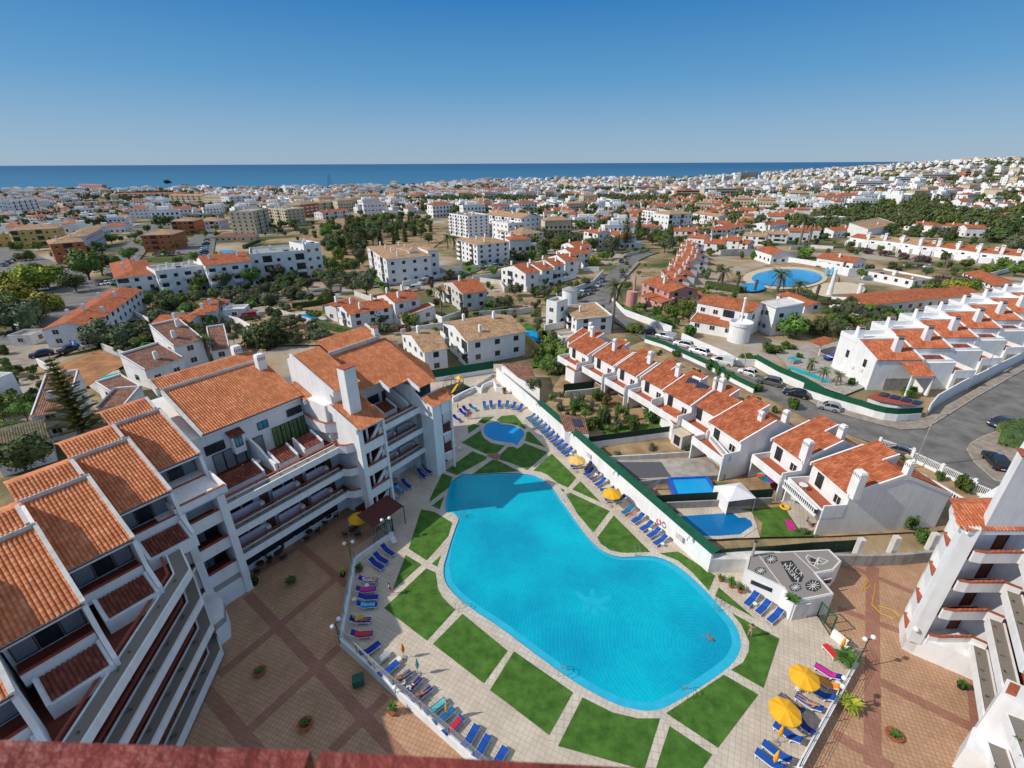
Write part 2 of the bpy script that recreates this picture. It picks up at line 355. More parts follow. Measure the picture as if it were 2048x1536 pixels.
 # camera, sun, sky
cam=bpy.data.objects.new('camera',bpy.data.cameras.new('camera'));COL.objects.link(cam)
cam.location=(0,0,H);cam.data.sensor_width=36;cam.data.lens=F/2048*36;cam.data.clip_start=.05;cam.data.clip_end=400000
cam.rotation_euler=(math.pi/2-PITCH,0,0)
cam.rotation_euler=(Matrix.Rotation(math.pi/2-PITCH,3,'X')@Matrix.Rotation(-ROLL,3,'Z')).to_euler()
cam.data.dof.use_dof=True;cam.data.dof.focus_distance=70;cam.data.dof.aperture_fstop=4.5
SC.camera=cam
SC.view_settings.view_transform='Standard';SC.view_settings.look='None';SC.view_settings.exposure=0
SUN_EL,SUN_AZ=R(39),R(190)
sd=Vector((math.cos(SUN_EL)*math.cos(SUN_AZ),math.cos(SUN_EL)*math.sin(SUN_AZ),math.sin(SUN_EL)))
sun=bpy.data.objects.new('sun',bpy.data.lights.new('sun','SUN'));COL.objects.link(sun)
sun.data.energy=4.0;sun.data.angle=R(.53);sun.data.color=(1,.93,.84);sun.rotation_euler=sd.to_track_quat('Z','Y').to_euler()
wd=bpy.data.worlds.new('World');SC.world=wd;wd.use_nodes=True
wn,wl=wd.node_tree.nodes,wd.node_tree.links
sk=wn.new('ShaderNodeTexSky');sk.sky_type='NISHITA';sk.sun_disc=False;sk.sun_elevation=SUN_EL;sk.sun_rotation=math.pi/2-SUN_AZ
sk.altitude=300;sk.air_density=1.0;sk.dust_density=.35;sk.ozone_density=4.5
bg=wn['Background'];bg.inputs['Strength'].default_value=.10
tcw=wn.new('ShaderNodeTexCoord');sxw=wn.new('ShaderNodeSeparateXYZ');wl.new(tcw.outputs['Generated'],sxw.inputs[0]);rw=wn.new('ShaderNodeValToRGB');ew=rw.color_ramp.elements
ew[0].position=0;ew[0].color=(3.1,4.5,6.0,1);ew[1].position=.62;ew[1].color=(4.2,4.9,6.0,1)  # last stop, high out of view, is brightened to fill the shadows
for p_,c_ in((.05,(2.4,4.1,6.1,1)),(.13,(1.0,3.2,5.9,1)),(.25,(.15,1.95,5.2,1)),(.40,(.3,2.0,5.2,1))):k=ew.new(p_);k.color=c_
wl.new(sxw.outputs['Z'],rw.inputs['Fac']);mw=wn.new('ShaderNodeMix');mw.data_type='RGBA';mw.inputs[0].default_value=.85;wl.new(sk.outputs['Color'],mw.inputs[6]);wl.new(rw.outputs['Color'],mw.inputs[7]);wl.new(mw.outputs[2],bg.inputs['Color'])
# sea and land
mb=MB().mat('sea' if 'sea' in MT else 'asphalt')
m,n,l,b=nodes('sea');b.inputs['Base Color'].default_value=(.008,.06,.135,1);b.inputs['Roughness'].default_value=.42;b.inputs['Specular IOR Level'].default_value=.3
tc=n.new('ShaderNodeTexCoord');mp=n.new('ShaderNodeMapping');mp.inputs['Scale'].default_value=(.0012,.006,1);l.new(tc.outputs['Object'],mp.inputs['Vector'])
no=n.new('ShaderNodeTexNoise');no.inputs['Scale'].default_value=1;no.inputs['Detail'].default_value=6;l.new(mp.outputs['Vector'],no.inputs['Vector'])
cr=n.new('ShaderNodeValToRGB');cr.color_ramp.elements[0].position=.35;cr.color_ramp.elements[0].color=(.008,.075,.18,1);cr.color_ramp.elements[1].position=.7;cr.color_ramp.elements[1].color=(.014,.11,.23,1)
l.new(no.outputs['Fac'],cr.inputs['Fac']);l.new(cr.outputs['Color'],b.inputs['Base Color'])
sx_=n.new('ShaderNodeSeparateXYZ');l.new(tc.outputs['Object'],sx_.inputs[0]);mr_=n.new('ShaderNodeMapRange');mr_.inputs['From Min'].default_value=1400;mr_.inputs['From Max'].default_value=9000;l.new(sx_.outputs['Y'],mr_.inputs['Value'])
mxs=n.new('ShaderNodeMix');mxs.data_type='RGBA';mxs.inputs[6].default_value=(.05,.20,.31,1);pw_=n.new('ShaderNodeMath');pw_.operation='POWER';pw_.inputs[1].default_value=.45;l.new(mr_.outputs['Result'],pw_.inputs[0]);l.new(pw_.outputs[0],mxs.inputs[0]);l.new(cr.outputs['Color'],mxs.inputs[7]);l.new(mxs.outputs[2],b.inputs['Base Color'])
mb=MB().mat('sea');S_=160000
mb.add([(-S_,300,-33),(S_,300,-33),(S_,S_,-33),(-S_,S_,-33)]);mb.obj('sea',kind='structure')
COAST=[(-90,2100),(-47,2050),(-40,1900),(-25,1640),(-10,1720),(0,2250),(10,2350),(20,2500),(26,3200),(30,4300),(34,6500),(50,7000),(90,7000)]
def coast(az):
 for(a,r0),(b_,r1)in zip(COAST,COAST[1:]):
  if az<=b_:return r0+(r1-r0)*(az-a)/(b_-a)
 return COAST[-1][1]
m,n,l,b=nodes('land');b.inputs['Roughness'].default_value=.95;b.inputs['Specular IOR Level'].default_value=.1
tc=n.new('ShaderNodeTexCoord');no=n.new('ShaderNodeTexNoise');no.inputs['Scale'].default_value=.022;no.inputs['Detail'].default_value=10;no.inputs['Roughness'].default_value=.62;l.new(tc.outputs['Object'],no.inputs['Vector'])
cr=n.new('ShaderNodeValToRGB');cr.color_ramp.interpolation='LINEAR';e=cr.color_ramp.elements
e[0].position=.38;e[0].color=(.07,.095,.03,1);e[1].position=.60;e[1].color=(.40,.36,.31,1)
k=e.new(.46);k.color=(.16,.145,.07,1);k=e.new(.52);k.color=(.36,.26,.15,1)
l.new(no.outputs['Fac'],cr.inputs['Fac']);l.new(cr.outputs['Color'],b.inputs['Base Color'])
n3=n.new('ShaderNodeTexNoise');n3.inputs['Scale'].default_value=1.2;n3.inputs['Detail'].default_value=6;l.new(tc.outputs['Object'],n3.inputs['Vector'])
bp=n.new('ShaderNodeBump');bp.inputs['Strength'].default_value=.5;bp.inputs['Distance'].default_value=.4;l.new(n3.outputs['Fac'],bp.inputs['Height']);l.new(bp.outputs['Normal'],b.inputs['Normal'])
mb=MB().mat('land');rs=[0,30,60,90,125,150,180,210,250,300,350,420,500,600,700,850,1000,1200,1400,1700,2100,2700,3400,4200,5200,6200]
AZ=list(range(-90,91,2));vv=[];ff=[]
for a in AZ:
 c=coast(a);rr=[r for r in rs if r<c-60];rr=rr+[c-50+0*1]
 full=rr[:-1]
 while len(full)<len(rs):full.append(full[-1]+(c-50-full[-1])*.25 if len(full)<len(rs)-1 else c-50)
 for r in full+[c]:
  x,y=r*math.sin(R(a)),r*math.cos(R(a));z=ground(x,y)-.35
  if r==c:z=-40
  vv.append((x,y,z))
m_=len(rs)+1
for i in range(len(AZ)-1):
 for j in range(m_-1):ff.append((i*m_+j,(i+1)*m_+j,(i+1)*m_+j+1,i*m_+j+1))
mb.raw(vv,ff)
mb.add([(-300,-300,-.35),(300,-300,-.35),(300,0,-.35),(-300,0,-.35)])
mb.obj('ground',kind='structure',smooth=True)
# pool deck
PLZ=-.30
deck_px=[('A',480,30),('A',560,30),('A',620,245),('S',1415,1145),('B',655,300),('B',980,480),('B',1110,560),('S',1660,1272),('S',1713,1325),('S',1600,1536),('S',1500,1700),('S',1150,1750),('S',920,1500),('S',790,1384),('S',683,1286),('S',710,1126),('S',784,1072),('S',745,1040),('S',700,900),('S',800,800),('S',860,765)]
deck=[W(*P(*p))for p in deck_px]
water_px=[(907,952),(950,949),(1000,946),(1050,948),(1080,956),(1104,975),(1120,998),(1140,1026),(1165,1061),(1190,1090),(1215,1107),(1245,1114),(1290,1112),(1325,1117),(1360,1136),(1400,1170),(1440,1213),(1468,1246),(1481,1278),(1479,1304),(1460,1332),(1410,1369),(1345,1408),(1310,1421),(1270,1419),(1220,1403),(1150,1364),(1080,1315),(1000,1255),(950,1222),(910,1190),(890,1162),(887,1135),(893,1112),(901,1085),(910,1058),(917,1039),(915,1034),(906,1026),(890,1017)]
water=catmull([W(*p)for p in water_px],4)
kid_px=[('A',415,520),('A',440,490),('A',490,478),('A',525,478),('A',540,495),('A',590,497),('A',660,512),('A',710,540),('A',722,575),('A',700,610),('A',680,635),('A',665,655),('A',640,640),('A',580,632),('A',500,618),('A',440,590),('A',415,558)]
kid=catmull([W(*P(*p))for p in kid_px],3)
def ring_sheet(mb,inner,outer,z):
 n=len(inner)
 for i in range(n):zi=z+.00008*i;mb.add([(*inner[i],zi),(*outer[i],zi),(*outer[(i+1)%n],zi),(*inner[(i+1)%n],zi)][::-1])
def sheet_with_holes(mb,outer,holes,z):
 from mathutils.geometry import tessellate_polygon
 loops=[[Vector((p[0],p[1],0))for p in outer]]+[[Vector((p[0],p[1],0))for p in h]for h in holes]
 flat=[p for l_ in loops for p in l_]
 mb.raw([(p.x,p.y,z)for p in flat],[tuple(f)for f in tessellate_polygon(loops)])
mb=MB().mat('deck');sheet_with_holes(mb,deck,[water,kid],0.0);mb.mat('white_old')
for i in range(len(deck)):
 p,q=deck[i],deck[(i+1)%len(deck)];mb.add([(*p,-1),(*q,-1),(*q,0),(*p,0)])
mb.obj('pool_deck',kind='structure')
cop_out=offset(water,.95);kid_out=offset(kid,.75)
mb=MB().mat('coping');ring_sheet(mb,water,cop_out,.012);ring_sheet(mb,kid,kid_out,.012);mb.obj('pool_coping',kind='structure')
def water_mat(name,c_deep,c_shal,rip=.35,scale=.9):
 m,n,l,b=nodes(name);b.inputs['Roughness'].default_value=.05;b.inputs['Specular IOR Level'].default_value=.22
 tc=n.new('ShaderNodeTexCoord');n0=n.new('ShaderNodeTexNoise');n0.inputs['Scale'].default_value=.13;n0.inputs['Detail'].default_value=3;l.new(tc.outputs['Object'],n0.inputs['Vector'])
 cr=n.new('ShaderNodeValToRGB');cr.color_ramp.elements[0].position=.35;cr.color_ramp.elements[0].color=c4(c_deep);cr.color_ramp.elements[1].position=.65;cr.color_ramp.elements[1].color=c4(c_shal)
 l.new(n0.outputs['Fac'],cr.inputs['Fac'])
 mp=n.new('ShaderNodeMapping');mp.inputs['Location'].default_value=(-17.0,-29.0,0);l.new(tc.outputs['Object'],mp.inputs['Vector'])
 wv=n.new('ShaderNodeTexWave');wv.wave_type='RINGS';wv.rings_direction='SPHERICAL';wv.inputs['Scale'].default_value=scale;wv.inputs['Distortion'].default_value=2.6;wv.inputs['Detail'].default_value=3;wv.inputs['Detail Scale'].default_value=.7
 l.new(mp.outputs['Vector'],wv.inputs['Vector'])
 n1=n.new('ShaderNodeTexNoise');n1.inputs['Scale'].default_value=2.6;n1.inputs['Detail'].default_value=3;n1.inputs['Distortion'].default_value=.8;l.new(tc.outputs['Object'],n1.inputs['Vector'])
 ad=n.new('ShaderNodeMath');ad.operation='MULTIPLY_ADD';ad.inputs[1].default_value=.32;l.new(wv.outputs['Fac'],ad.inputs[0]);l.new(n1.outputs['Fac'],ad.inputs[2])
 mx=n.new('ShaderNodeMix');mx.data_type='RGBA';mx.blend_type='MULTIPLY';mx.inputs[0].default_value=1
 r2=n.new('ShaderNodeMapRange');r2.inputs['From Min'].default_value=.3;r2.inputs['From Max'].default_value=1.0;r2.inputs['To Min'].default_value=.90;r2.inputs['To Max'].default_value=1.14;l.new(ad.outputs[0],r2.inputs['Value'])
 l.new(cr.outputs['Color'],mx.inputs[6]);l.new(r2.outputs['Result'],mx.inputs[7]);l.new(mx.outputs[2],b.inputs['Base Color'])
 bp=n.new('ShaderNodeBump');bp.inputs['Strength'].default_value=rip;bp.inputs['Distance'].default_value=.06;l.new(ad.outputs[0],bp.inputs['Height']);l.new(bp.outputs['Normal'],b.inputs['Normal'])
water_mat('water_pool',(.0,.29,.45),(.0,.43,.55));water_mat('water_kid',(.008,.27,.60),(.01,.33,.66),.2,2);water_mat('water_dark',(.004,.13,.34),(.005,.17,.40),.2,2);water_mat('water_teal',(.01,.36,.40),(.02,.42,.44),.2,2)
w_in=offset(water,-.85);w_in=offset(water,-.55)
mb=MB().mat('pool_tile')
n_=len(water)
ring_sheet(mb,water,water,-.1)if 0 else None
for i in range(n_):mb.add([(*water[i],-.14),(*water[(i+1)%n_],-.14),(*water[(i+1)%n_],.012),(*water[i],.012)])
mb.obj('pool_wall',kind='structure')
M('water_edge',(.02,.42,.60),.1,.08,1.2,.2,3,spec=.4);M('water_rim',(.18,.62,.70),.1,.08,1.2,.2,3,spec=.4)
mb=MB().mat('water_pool');tri_poly(mb,water,-.10);mb.obj('pool_water',kind='structure')
k0,k1=15*4,36*4
mb=MB().mat('water_edge')
wi=offset(water,-.75)
wdth=lambda i:.4+.6*min(sm(4*10,4*14,i),1-sm(4*31,4*34,i))
for i in range(0,n_):
 d0=wdth(i)
 a,b_=water[i],water[(i+1)%n_];c=tuple(a[j]+(wi[i][j]-a[j])*d0 for j in(0,1));d1=wdth(i+1)
 d=tuple(b_[j]+(wi[(i+1)%n_][j]-b_[j])*d1 for j in(0,1));mb.add([(*a,-.096),(*b_,-.096),(*d,-.096),(*c,-.096)])
mb.obj('pool_water_shallow_edge',kind='structure')
M('water_motif',(.004,.42,.56),.08,.05,3,.2,3,spec=.4);mb=MB().mat('water_motif')
for cx,cy,rx,ry,a in[(1185,1200,26,8,.2),(1160,1190,16,6,1.0),(1212,1196,15,6,-.6),(1190,1222,14,7,1.4),(1172,1215,14,6,-.9),(1205,1215,15,5,.5),(1185,1184,12,5,1.6)]:
 e=[W(cx+rx*math.cos(k*.785)*math.cos(a)-ry*math.sin(k*.785)*math.sin(a),cy+rx*math.cos(k*.785)*math.sin(a)*.7+ry*math.sin(k*.785)*math.cos(a))for k in range(8)];cx+=0;mb.add([(*p,-.0975+.0002*(cx%7))for p in e])
mb.obj('pool_floor_motif',kind='structure')
mb=MB().mat('white_tile')
for i in range(4*16,4*31):mb.add([(*water[i],.016),(*water[(i+1)],.016),(*offset(water,.32)[i+1],.016),(*offset(water,.32)[i],.016)])if i%9 else None
mb.obj('pool_edge_tiles',kind='structure')
mb=MB().mat('water_kid');tri_poly(mb,kid,-.08);mb.obj('paddling_pool_water',kind='structure')
mb=MB().mat('pool_tile')
for i in range(len(kid)):mb.add([(*kid[i],-.1),(*kid[(i+1)%len(kid)],-.1),(*kid[(i+1)%len(kid)],.012),(*kid[i],.012)])
mb.obj('paddling_pool_wall',kind='structure')
# turf patches
def clip_off(poly,ring):return poly
GR=[('A',[(370,475),(410,440),(495,435),(420,490)]),('A',[(290,515),(335,490),(385,505),(295,565)]),('A',[(510,462),(550,430),(650,422),(738,520),(728,533),(690,508),(640,492),(590,480),(545,478)]),('A',[(243,635),(390,540),(398,575),(420,605),(470,638),(530,652),(575,657),(520,712),(430,722)]),('A',[(742,556),(765,550),(888,672),(730,620),(737,590)]),('A',[(545,722),(600,668),(640,668),(668,682),(700,665),(728,640),(905,710),(748,845),(620,790),(535,765)]),('A',[(120,850),(325,702),(440,745),(425,765),(205,885)]),('A',[(325,878),(480,765),(540,780),(680,855),(560,862)]),('A',[(95,870),(175,900),(155,940),(150,975),(0,1090),(0,1065)]),('A',[(15,1120),(110,1045),(75,1148)]),('A',[(793,850),(935,720),(1123,905),(1060,980),(980,945),(900,880),(850,858)]),('A',[(1000,985),(1035,1000),(1020,1015)]),('A',[(1093,995),(1155,932),(1308,1090)]),('A',[(1045,1035),(1075,1020),(1380,1160),(1255,1325),(1130,1180),(1080,1090)]),('A',[(1285,1365),(1410,1195),(1692,1475),(1520,1482),(1470,1480),(1380,1460),(1310,1410)]),('B',[(125,180),(240,168),(475,320),(435,415),(330,300),(240,225)]),('B',[(475,450),(497,395),(718,585)]),('B',[(580,557),(880,720),(780,1030),(575,915),(650,870),(685,800),(690,740),(640,630)]),('B',[(165,1190),(530,947),(747,1072),(492,1408)]),('B',[(187,1272),(455,1452),(380,1560),(100,1540)]),('S',[(1165,1395),(1225,1425),(1275,1437),(1320,1437),(1288,1540),(1116,1492)]),('S',[(1028,1303),(1146,1385),(1098,1470),(980,1380)]),('S',[(925,1228),(1015,1302),(968,1367),(866,1288)]),('C',[(1165,525),(1430,275),(1488,300),(1498,350),(1503,405),(1530,455),(1570,497),(1612,535),(1435,732)]),('C',[(1300,190),(1400,250),(1220,410),(1225,390)]),('C',[(1525,190),(1500,265),(1465,245)]),('D',[(1415,1150),(1500,1165),(1615,1235),(1590,1320),(1450,1475),(1335,1400)])]
for tag,pts in GR:
 mb=MB().mat('turf');pl=polyxy(tag,pts);slab(mb,pl,.004,.035);mb.obj('artificial_turf',kind='structure')
mb=MB().mat('plaza_band');slab(mb,polyxy('A',[(435,735),(490,700),(555,735),(520,775)]),.002,.02);mb.obj('red_paving_square',kind='structure')
WK=[('A',430,735,130,935),('A',225,650,440,735),('A',560,770,700,650),('A',110,860,30,1160),('A',770,850,920,710),('A',730,628,905,690),('A',1020,1020,1140,910),('A',1060,990,1400,1170),('A',1265,1345,1400,1175),('B',550,545,880,690),('B',550,930,770,1060),('B',150,1210,490,1440),('B',440,430,490,320),('B',140,1250,70,1536),('S',1018,1300,968,1372),('S',1155,1388,1105,1490),('C',1180,500,1535,185),('C',1310,170,1500,285),('C',1440,750,1643,550)]
for iw,(tag,x0,y0,x1,y1)in enumerate(WK):
 a,b_=Vector(W(*P(tag,x0,y0))),Vector(W(*P(tag,x1,y1)));d=(b_-a).normalized();nn=Vector((-d.y,d.x))*.42
 MB().mat('path_tile').add([*[(*q,.004+.0022*(iw%3))for q in(a-nn,b_-nn,b_+nn,a+nn)]]).obj('footpath',kind='structure')
 # lower plaza
plz=[(-60,-10),(60,-10),(60,20),(52,32),(47.2,39.6),(34,39.3),(24,38),(-10,60),(-16,52),(-28,40),(-60,40)]
mb=MB().mat('plaza');tri_poly(mb,plz,PLZ);mb.obj('plaza',kind='structure')
BAND=[('C',300,440,1420,1620,1.0),('C',120,950,870,330,.8),('C',230,1370,880,770,.8),('C',830,1430,1180,1080,.8),('C',570,80,930,380,.8),('C',330,330,800,20,.7),('C',40,1050,420,1500,1.0),('Q',325,630,325,1536,1.15),('Q',240,640,520,755,.7),('Q',170,820,450,925,.7),('Q',340,1140,800,1370,.9),('Q',150,1380,420,1540,.9),('Q',770,1170,790,1370,.7)]
for tag,x0,y0,x1,y1,w in BAND:
 a,b_=Vector(W(*P(tag,x0,y0),PLZ)),Vector(W(*P(tag,x1,y1),PLZ));d=(b_-a).normalized();nn=Vector((-d.y,d.x))*w*.5
 k=.004+.002*(BAND.index((tag,x0,y0,x1,y1,w))%7);MB().mat('plaza_band').add([(*(a-nn),PLZ+k),(*(b_-nn),PLZ+k),(*(b_+nn),PLZ+k),(*(a+nn),PLZ+k)]).obj('paving_band',kind='structure')
 # walls round the deck
LW=[(-3.2,88.0),(-.25,81.93),(20.95,37.57)]
def along(pts,s_):
 for a,b_ in zip(pts,pts[1:]):
  L_=math.dist(a,b_)
  if s_<=L_:return(a[0]+(b_[0]-a[0])*s_/L_,a[1]+(b_[1]-a[1])*s_/L_,math.atan2(b_[1]-a[1],b_[0]-a[0]))
  s_-=L_
 return(*pts[-1],0)
t=thing('boundary_wall','long white wall with sloping green mesh screen on top beside the big pool','wall',(*LW[1],0))
o_=Vector(LW[1]);lw=[tuple(Vector(p)-o_)for p in LW]
d_=(Vector(LW[2])-Vector(LW[1])).normalized();nr=Vector((-d_.y,d_.x))
nr=nr if nr.x>0 else-nr
mb=MB().mat('white');wallpath(mb,[tuple(Vector(p)+nr*.15)for p in lw],.3,-1.2,2.5);mb.obj('wall',t)
a=Vector(lw[1])+d_*10;b_=Vector(lw[2])
mb=MB().mat('green_mesh')
mb.raw([(*(a+nr*.05),2.56),(*(b_+nr*.05),2.56),(*(b_+nr*1.15),2.75),(*(a+nr*1.15),2.75),(*(a+nr*.05),2.52),(*(b_+nr*.05),2.52),(*(b_+nr*1.15),2.70),(*(a+nr*1.15),2.70)],[(0,1,2,3),(4,7,6,5),(0,3,7,4),(1,5,6,2),(0,4,5,1),(3,2,6,7)])
mb.obj('mesh_screen',t)
mb=MB().mat('white');mb.raw([(*(b_),0),(*(b_+nr*0+Vector((8.2,1.2))),0),(*(b_+Vector((8.2,1.2))),2.4),(*b_,2.4)],[(0,1,2,3)])if 0 else None
MB().mat('white_old').prism([(0,0),(8.0,-.1),(7.9,1.1),(0.6,1.3)],-.3,1.9).obj('return_wall',loc=(20.95,37.57,0),label='short grey white block wall between the long wall end and the roof with mosaic',cat='wall')
pf=[W(*P('I',x,y),0)for x,y in[(770,850),(1240,775)]]
t=thing('mesh_fence','dark green mesh fence on a low white wall behind the playground','fence',(*pf[0],0));e=(pf[1][0]-pf[0][0],pf[1][1]-pf[0][1])
wallpath(MB().mat('white'),[(0,0),e],.2,-.3,.9).obj('low_wall',t);wallpath(MB().mat('green_mesh'),[(0,0),e],.06,.9,2.6).obj('mesh_screen',t)
cw=[W(*P('I',x,y),0)for x,y in[(930,1000),(1010,955),(1100,915),(1145,930),(1160,900),(1200,880),(1240,870),(1262,920),(1310,925)]]
t=thing('garden_wall','low curved white wall beside the playground steps','wall',(*cw[0],0));wallpath(MB().mat('white'),[(p[0]-cw[0][0],p[1]-cw[0][1])for p in cw],.28,-.2,.9).obj('wall',t)
cw=[W(*P('I',x,y),0)for x,y in[(935,990),(1060,945),(1120,880),(1240,800)]]
wallpath(MB().mat('white_old'),[(p[0]-cw[0][0],p[1]-cw[0][1])for p in cw],.22,-.2,.55).obj('kerb_wall',loc=(*cw[0],0),label='low pale wall in front of the play area with slide',cat='wall')
def rail_edge(px,label,hw=.55,hr=1.25,n_posts=2.2):
 pts=[W(x,y,0)for x,y in px];o=pts[0];q=[(p[0]-o[0],p[1]-o[1])for p in pts]
 t=thing('terrace_fence',label,'fence',(*o,0))
 wallpath(MB().mat('white'),q,.32,-.5,hw).obj('parapet',t)
 mbp=MB().mat('green_metal');mbr=MB().mat('metal')
 for a,b_ in zip(q,q[1:]):
  L_=math.dist(a,b_);k=max(1,int(L_/n_posts));dx,dy=(b_[0]-a[0])/L_,(b_[1]-a[1])/L_
  for i in range(k+1):
   s_=L_*i/k;MB().mat('green_metal').cyl(0,0,hw-.05,hw+hr,.035,n=6).obj('post',t,loc=(a[0]+dx*s_,a[1]+dy*s_,0))
  for z in(.12,.4,.68,.96,1.2):mbr.tube([(a[0],a[1],hw+z),(b_[0],b_[1],hw+z)],.018,4)
 mbr.obj('rails',t);return t
rail_edge([(786,1073),(711,1126),(683,1286),(790,1384),(900,1481),(1000,1570)],'white low parapet with green posts and thin rails between the shaded plaza and the loungers',.75,.9)
wallpath(MB().mat('white'),[(0,0),tuple(Vector(W(1691,1296))-Vector(W(1662,1272)))],.3,-.3,.9).obj('wall',loc=(*W(1662,1272),0),label='short white wall between the green gate and the corner lamp',cat='wall')
rail_edge([(1693,1299),(1713,1325),(1596,1540)],'white low parapet with railing along the right edge of the pool deck',.5,1.0)
def gate(px0,px1,label,h=1.9,z=0):
 a,b_=W(*px0,z),W(*px1,z);L_=math.dist(a,b_);t=thing('gate',label,'gate',(*a,z),math.atan2(b_[1]-a[1],b_[0]-a[0]))
 mb=MB().mat('green_metal')
 for x in(0,L_/2,L_):mb.box(x-.05,x+.05,-.05,.05,0,h)
 mb.box(0,L_,-.04,.04,.1,.18);mb.box(0,L_,-.04,.04,h-.1,h);mb.obj('gate_frame',t)
 mb=MB().mat('green_metal');k=int(L_/.14)
 for i in range(k):mb.box(i*L_/k+.02,i*L_/k+.045,-.012,.012,.18,h-.1)
 mb.obj('bars',t);MB().mat('metal').box(L_/2-.12,L_/2-.06,-.09,.09,.95,1.1).obj('handle',t)
gate((1634,1232),(1663,1262),'dark green double gate beside the pump house leading to the brown plaza')
gate((757,1085),(787,1063),'dark green gate under the maroon canopy of the stair tower',2.1)
# main apartment building (left)   local x along the pool front, y into the building
AX=math.atan2(.808,.589);MO=(-27.5,36.2)
win_cache={}
def win_mesh(w,h,glass='glass_dark',frame='frame_dark',n=2,sill=True):
 k=(round(w,2),round(h,2),glass,frame,n,sill)
 if k not in win_cache:
  f=MB().mat(frame);g=MB().mat(glass);d=.05
  g.box(-w/2+.02,w/2-.02,-.015,.02,.02,h-.02)
  for x in[-w/2,w/2-d]:f.box(x,x+d,-.05,.0,0,h)
  for z in(0,h-d):f.box(-w/2+d,w/2-d,-.05,.0,z,z+d)
  for i in range(1,n):x=-w/2+w*i/n;f.box(x-d/2,x+d/2,-.045,.0,d,h-d)
  win_cache[k]=(f.mesh('window'),g.mesh('pane'))
 return win_cache[k]
def window(parent,x,y,z,w,h,rot=0,glass='glass_dark',frame='frame_dark',n=2,label=None,pane=True):
 f,g=win_mesh(w,h,glass,frame,n);o=inst('window',f,parent,(x,y,z),rot,label=label)
 if pane:inst('pane',g,o,(0,0,0))
 return o
main=thing('apartment_building','large white apartment building with stepped clay tile roofs, left of the pool','building',(*MO,0),AX)
def mk(name,fn,parent=main,**k):
 mb=MB();fn(mb);return mb.obj(name,parent,**k)
def f(mb):
 mb.mat('white')
 mb.box(-.2,14.0,2.6,22,-.4,9.2);mb.box(1.0,13.2,7.2,21,9.2,14.55)
 mb.box(17.6,25.2,2.2,14,-.4,9.2);mb.box(18.2,27.8,5.2,14,9.2,14.6);mb.box(25.2,29.2,.4,12,-.4,9.4)
 mb.box(13.4,18.2,2.6,14,9.2,14.6)
 for k in range(5):
  x1=.45-4.08*k;y0=3.9-(-4.15)*0+(-4.15)*k
  mb.box(x1-4.0,x1-.05,y0+1.5,y0+14,-.4,14.25)
mk('wall',f)
def shed(mb,x0,x1,y0,z0,run,rise,geo=True,m='tile_geo',cw=.26):
 mb.mat(m).tiles([(x0,y0,z0),(x1,y0,z0),(x1,y0+run,z0+rise),(x0,y0+run,z0+rise)],geo,cw)
def roof_unit(x0,x1,y0,z0,run,label=None,vergeL=True,vergeR=True,strip=1.9):
 sl=.33;rise=run*sl
 mb=MB();shed(mb,x0,x1,y0,z0,run,rise);zs=z0+rise+.32;ys=y0+run+.12
 shed(mb,x0-.3,x1-.2,ys,zs,strip,strip*sl)
 mb.mat('tile_geo').tiles([(x1,ys+strip*2.6,zs+strip*sl-strip*1.6*sl),(x0-.3,ys+strip*2.6,zs+strip*sl-strip*1.6*sl),(x0-.3,ys+strip,zs+strip*sl),(x1,ys+strip,zs+strip*sl)],False)
 r=mb.obj('roof',main)
 mb=MB().mat('white_old')
 mb.box(x0-.3,x1,ys-.15,ys,zs-.45,zs+.03)
 for x,on in((x0,vergeL),(x1,vergeR)):
  if on:mb.extr([(y0-.1,z0-.5),(ys,zs-.5),(ys,zs+.0),(y0-.1,z0+.16)],'x',x-.13,x+.13)
  if on:mb.extr([(ys+.01,zs-.8),(ys+strip,zs+strip*sl-.6),(ys+strip,zs+strip*sl+.2),(ys+.01,zs+.18)],'x',x-.4,x-.16)
 mb.mat('white').box(x0,x1,y0+.12,y0+.3,z0-.42,z0-.06)
 mb.obj('parapet',main);mb=MB().mat('metal_dark');mb.tube([(x0,y0-.1,z0-.06),(x1,y0-.1,z0-.06)],.05,6);mb.obj('gutter',main)
 return r
roof_unit(2.0,13.3,6.7,14.9,8.0,vergeR=False)
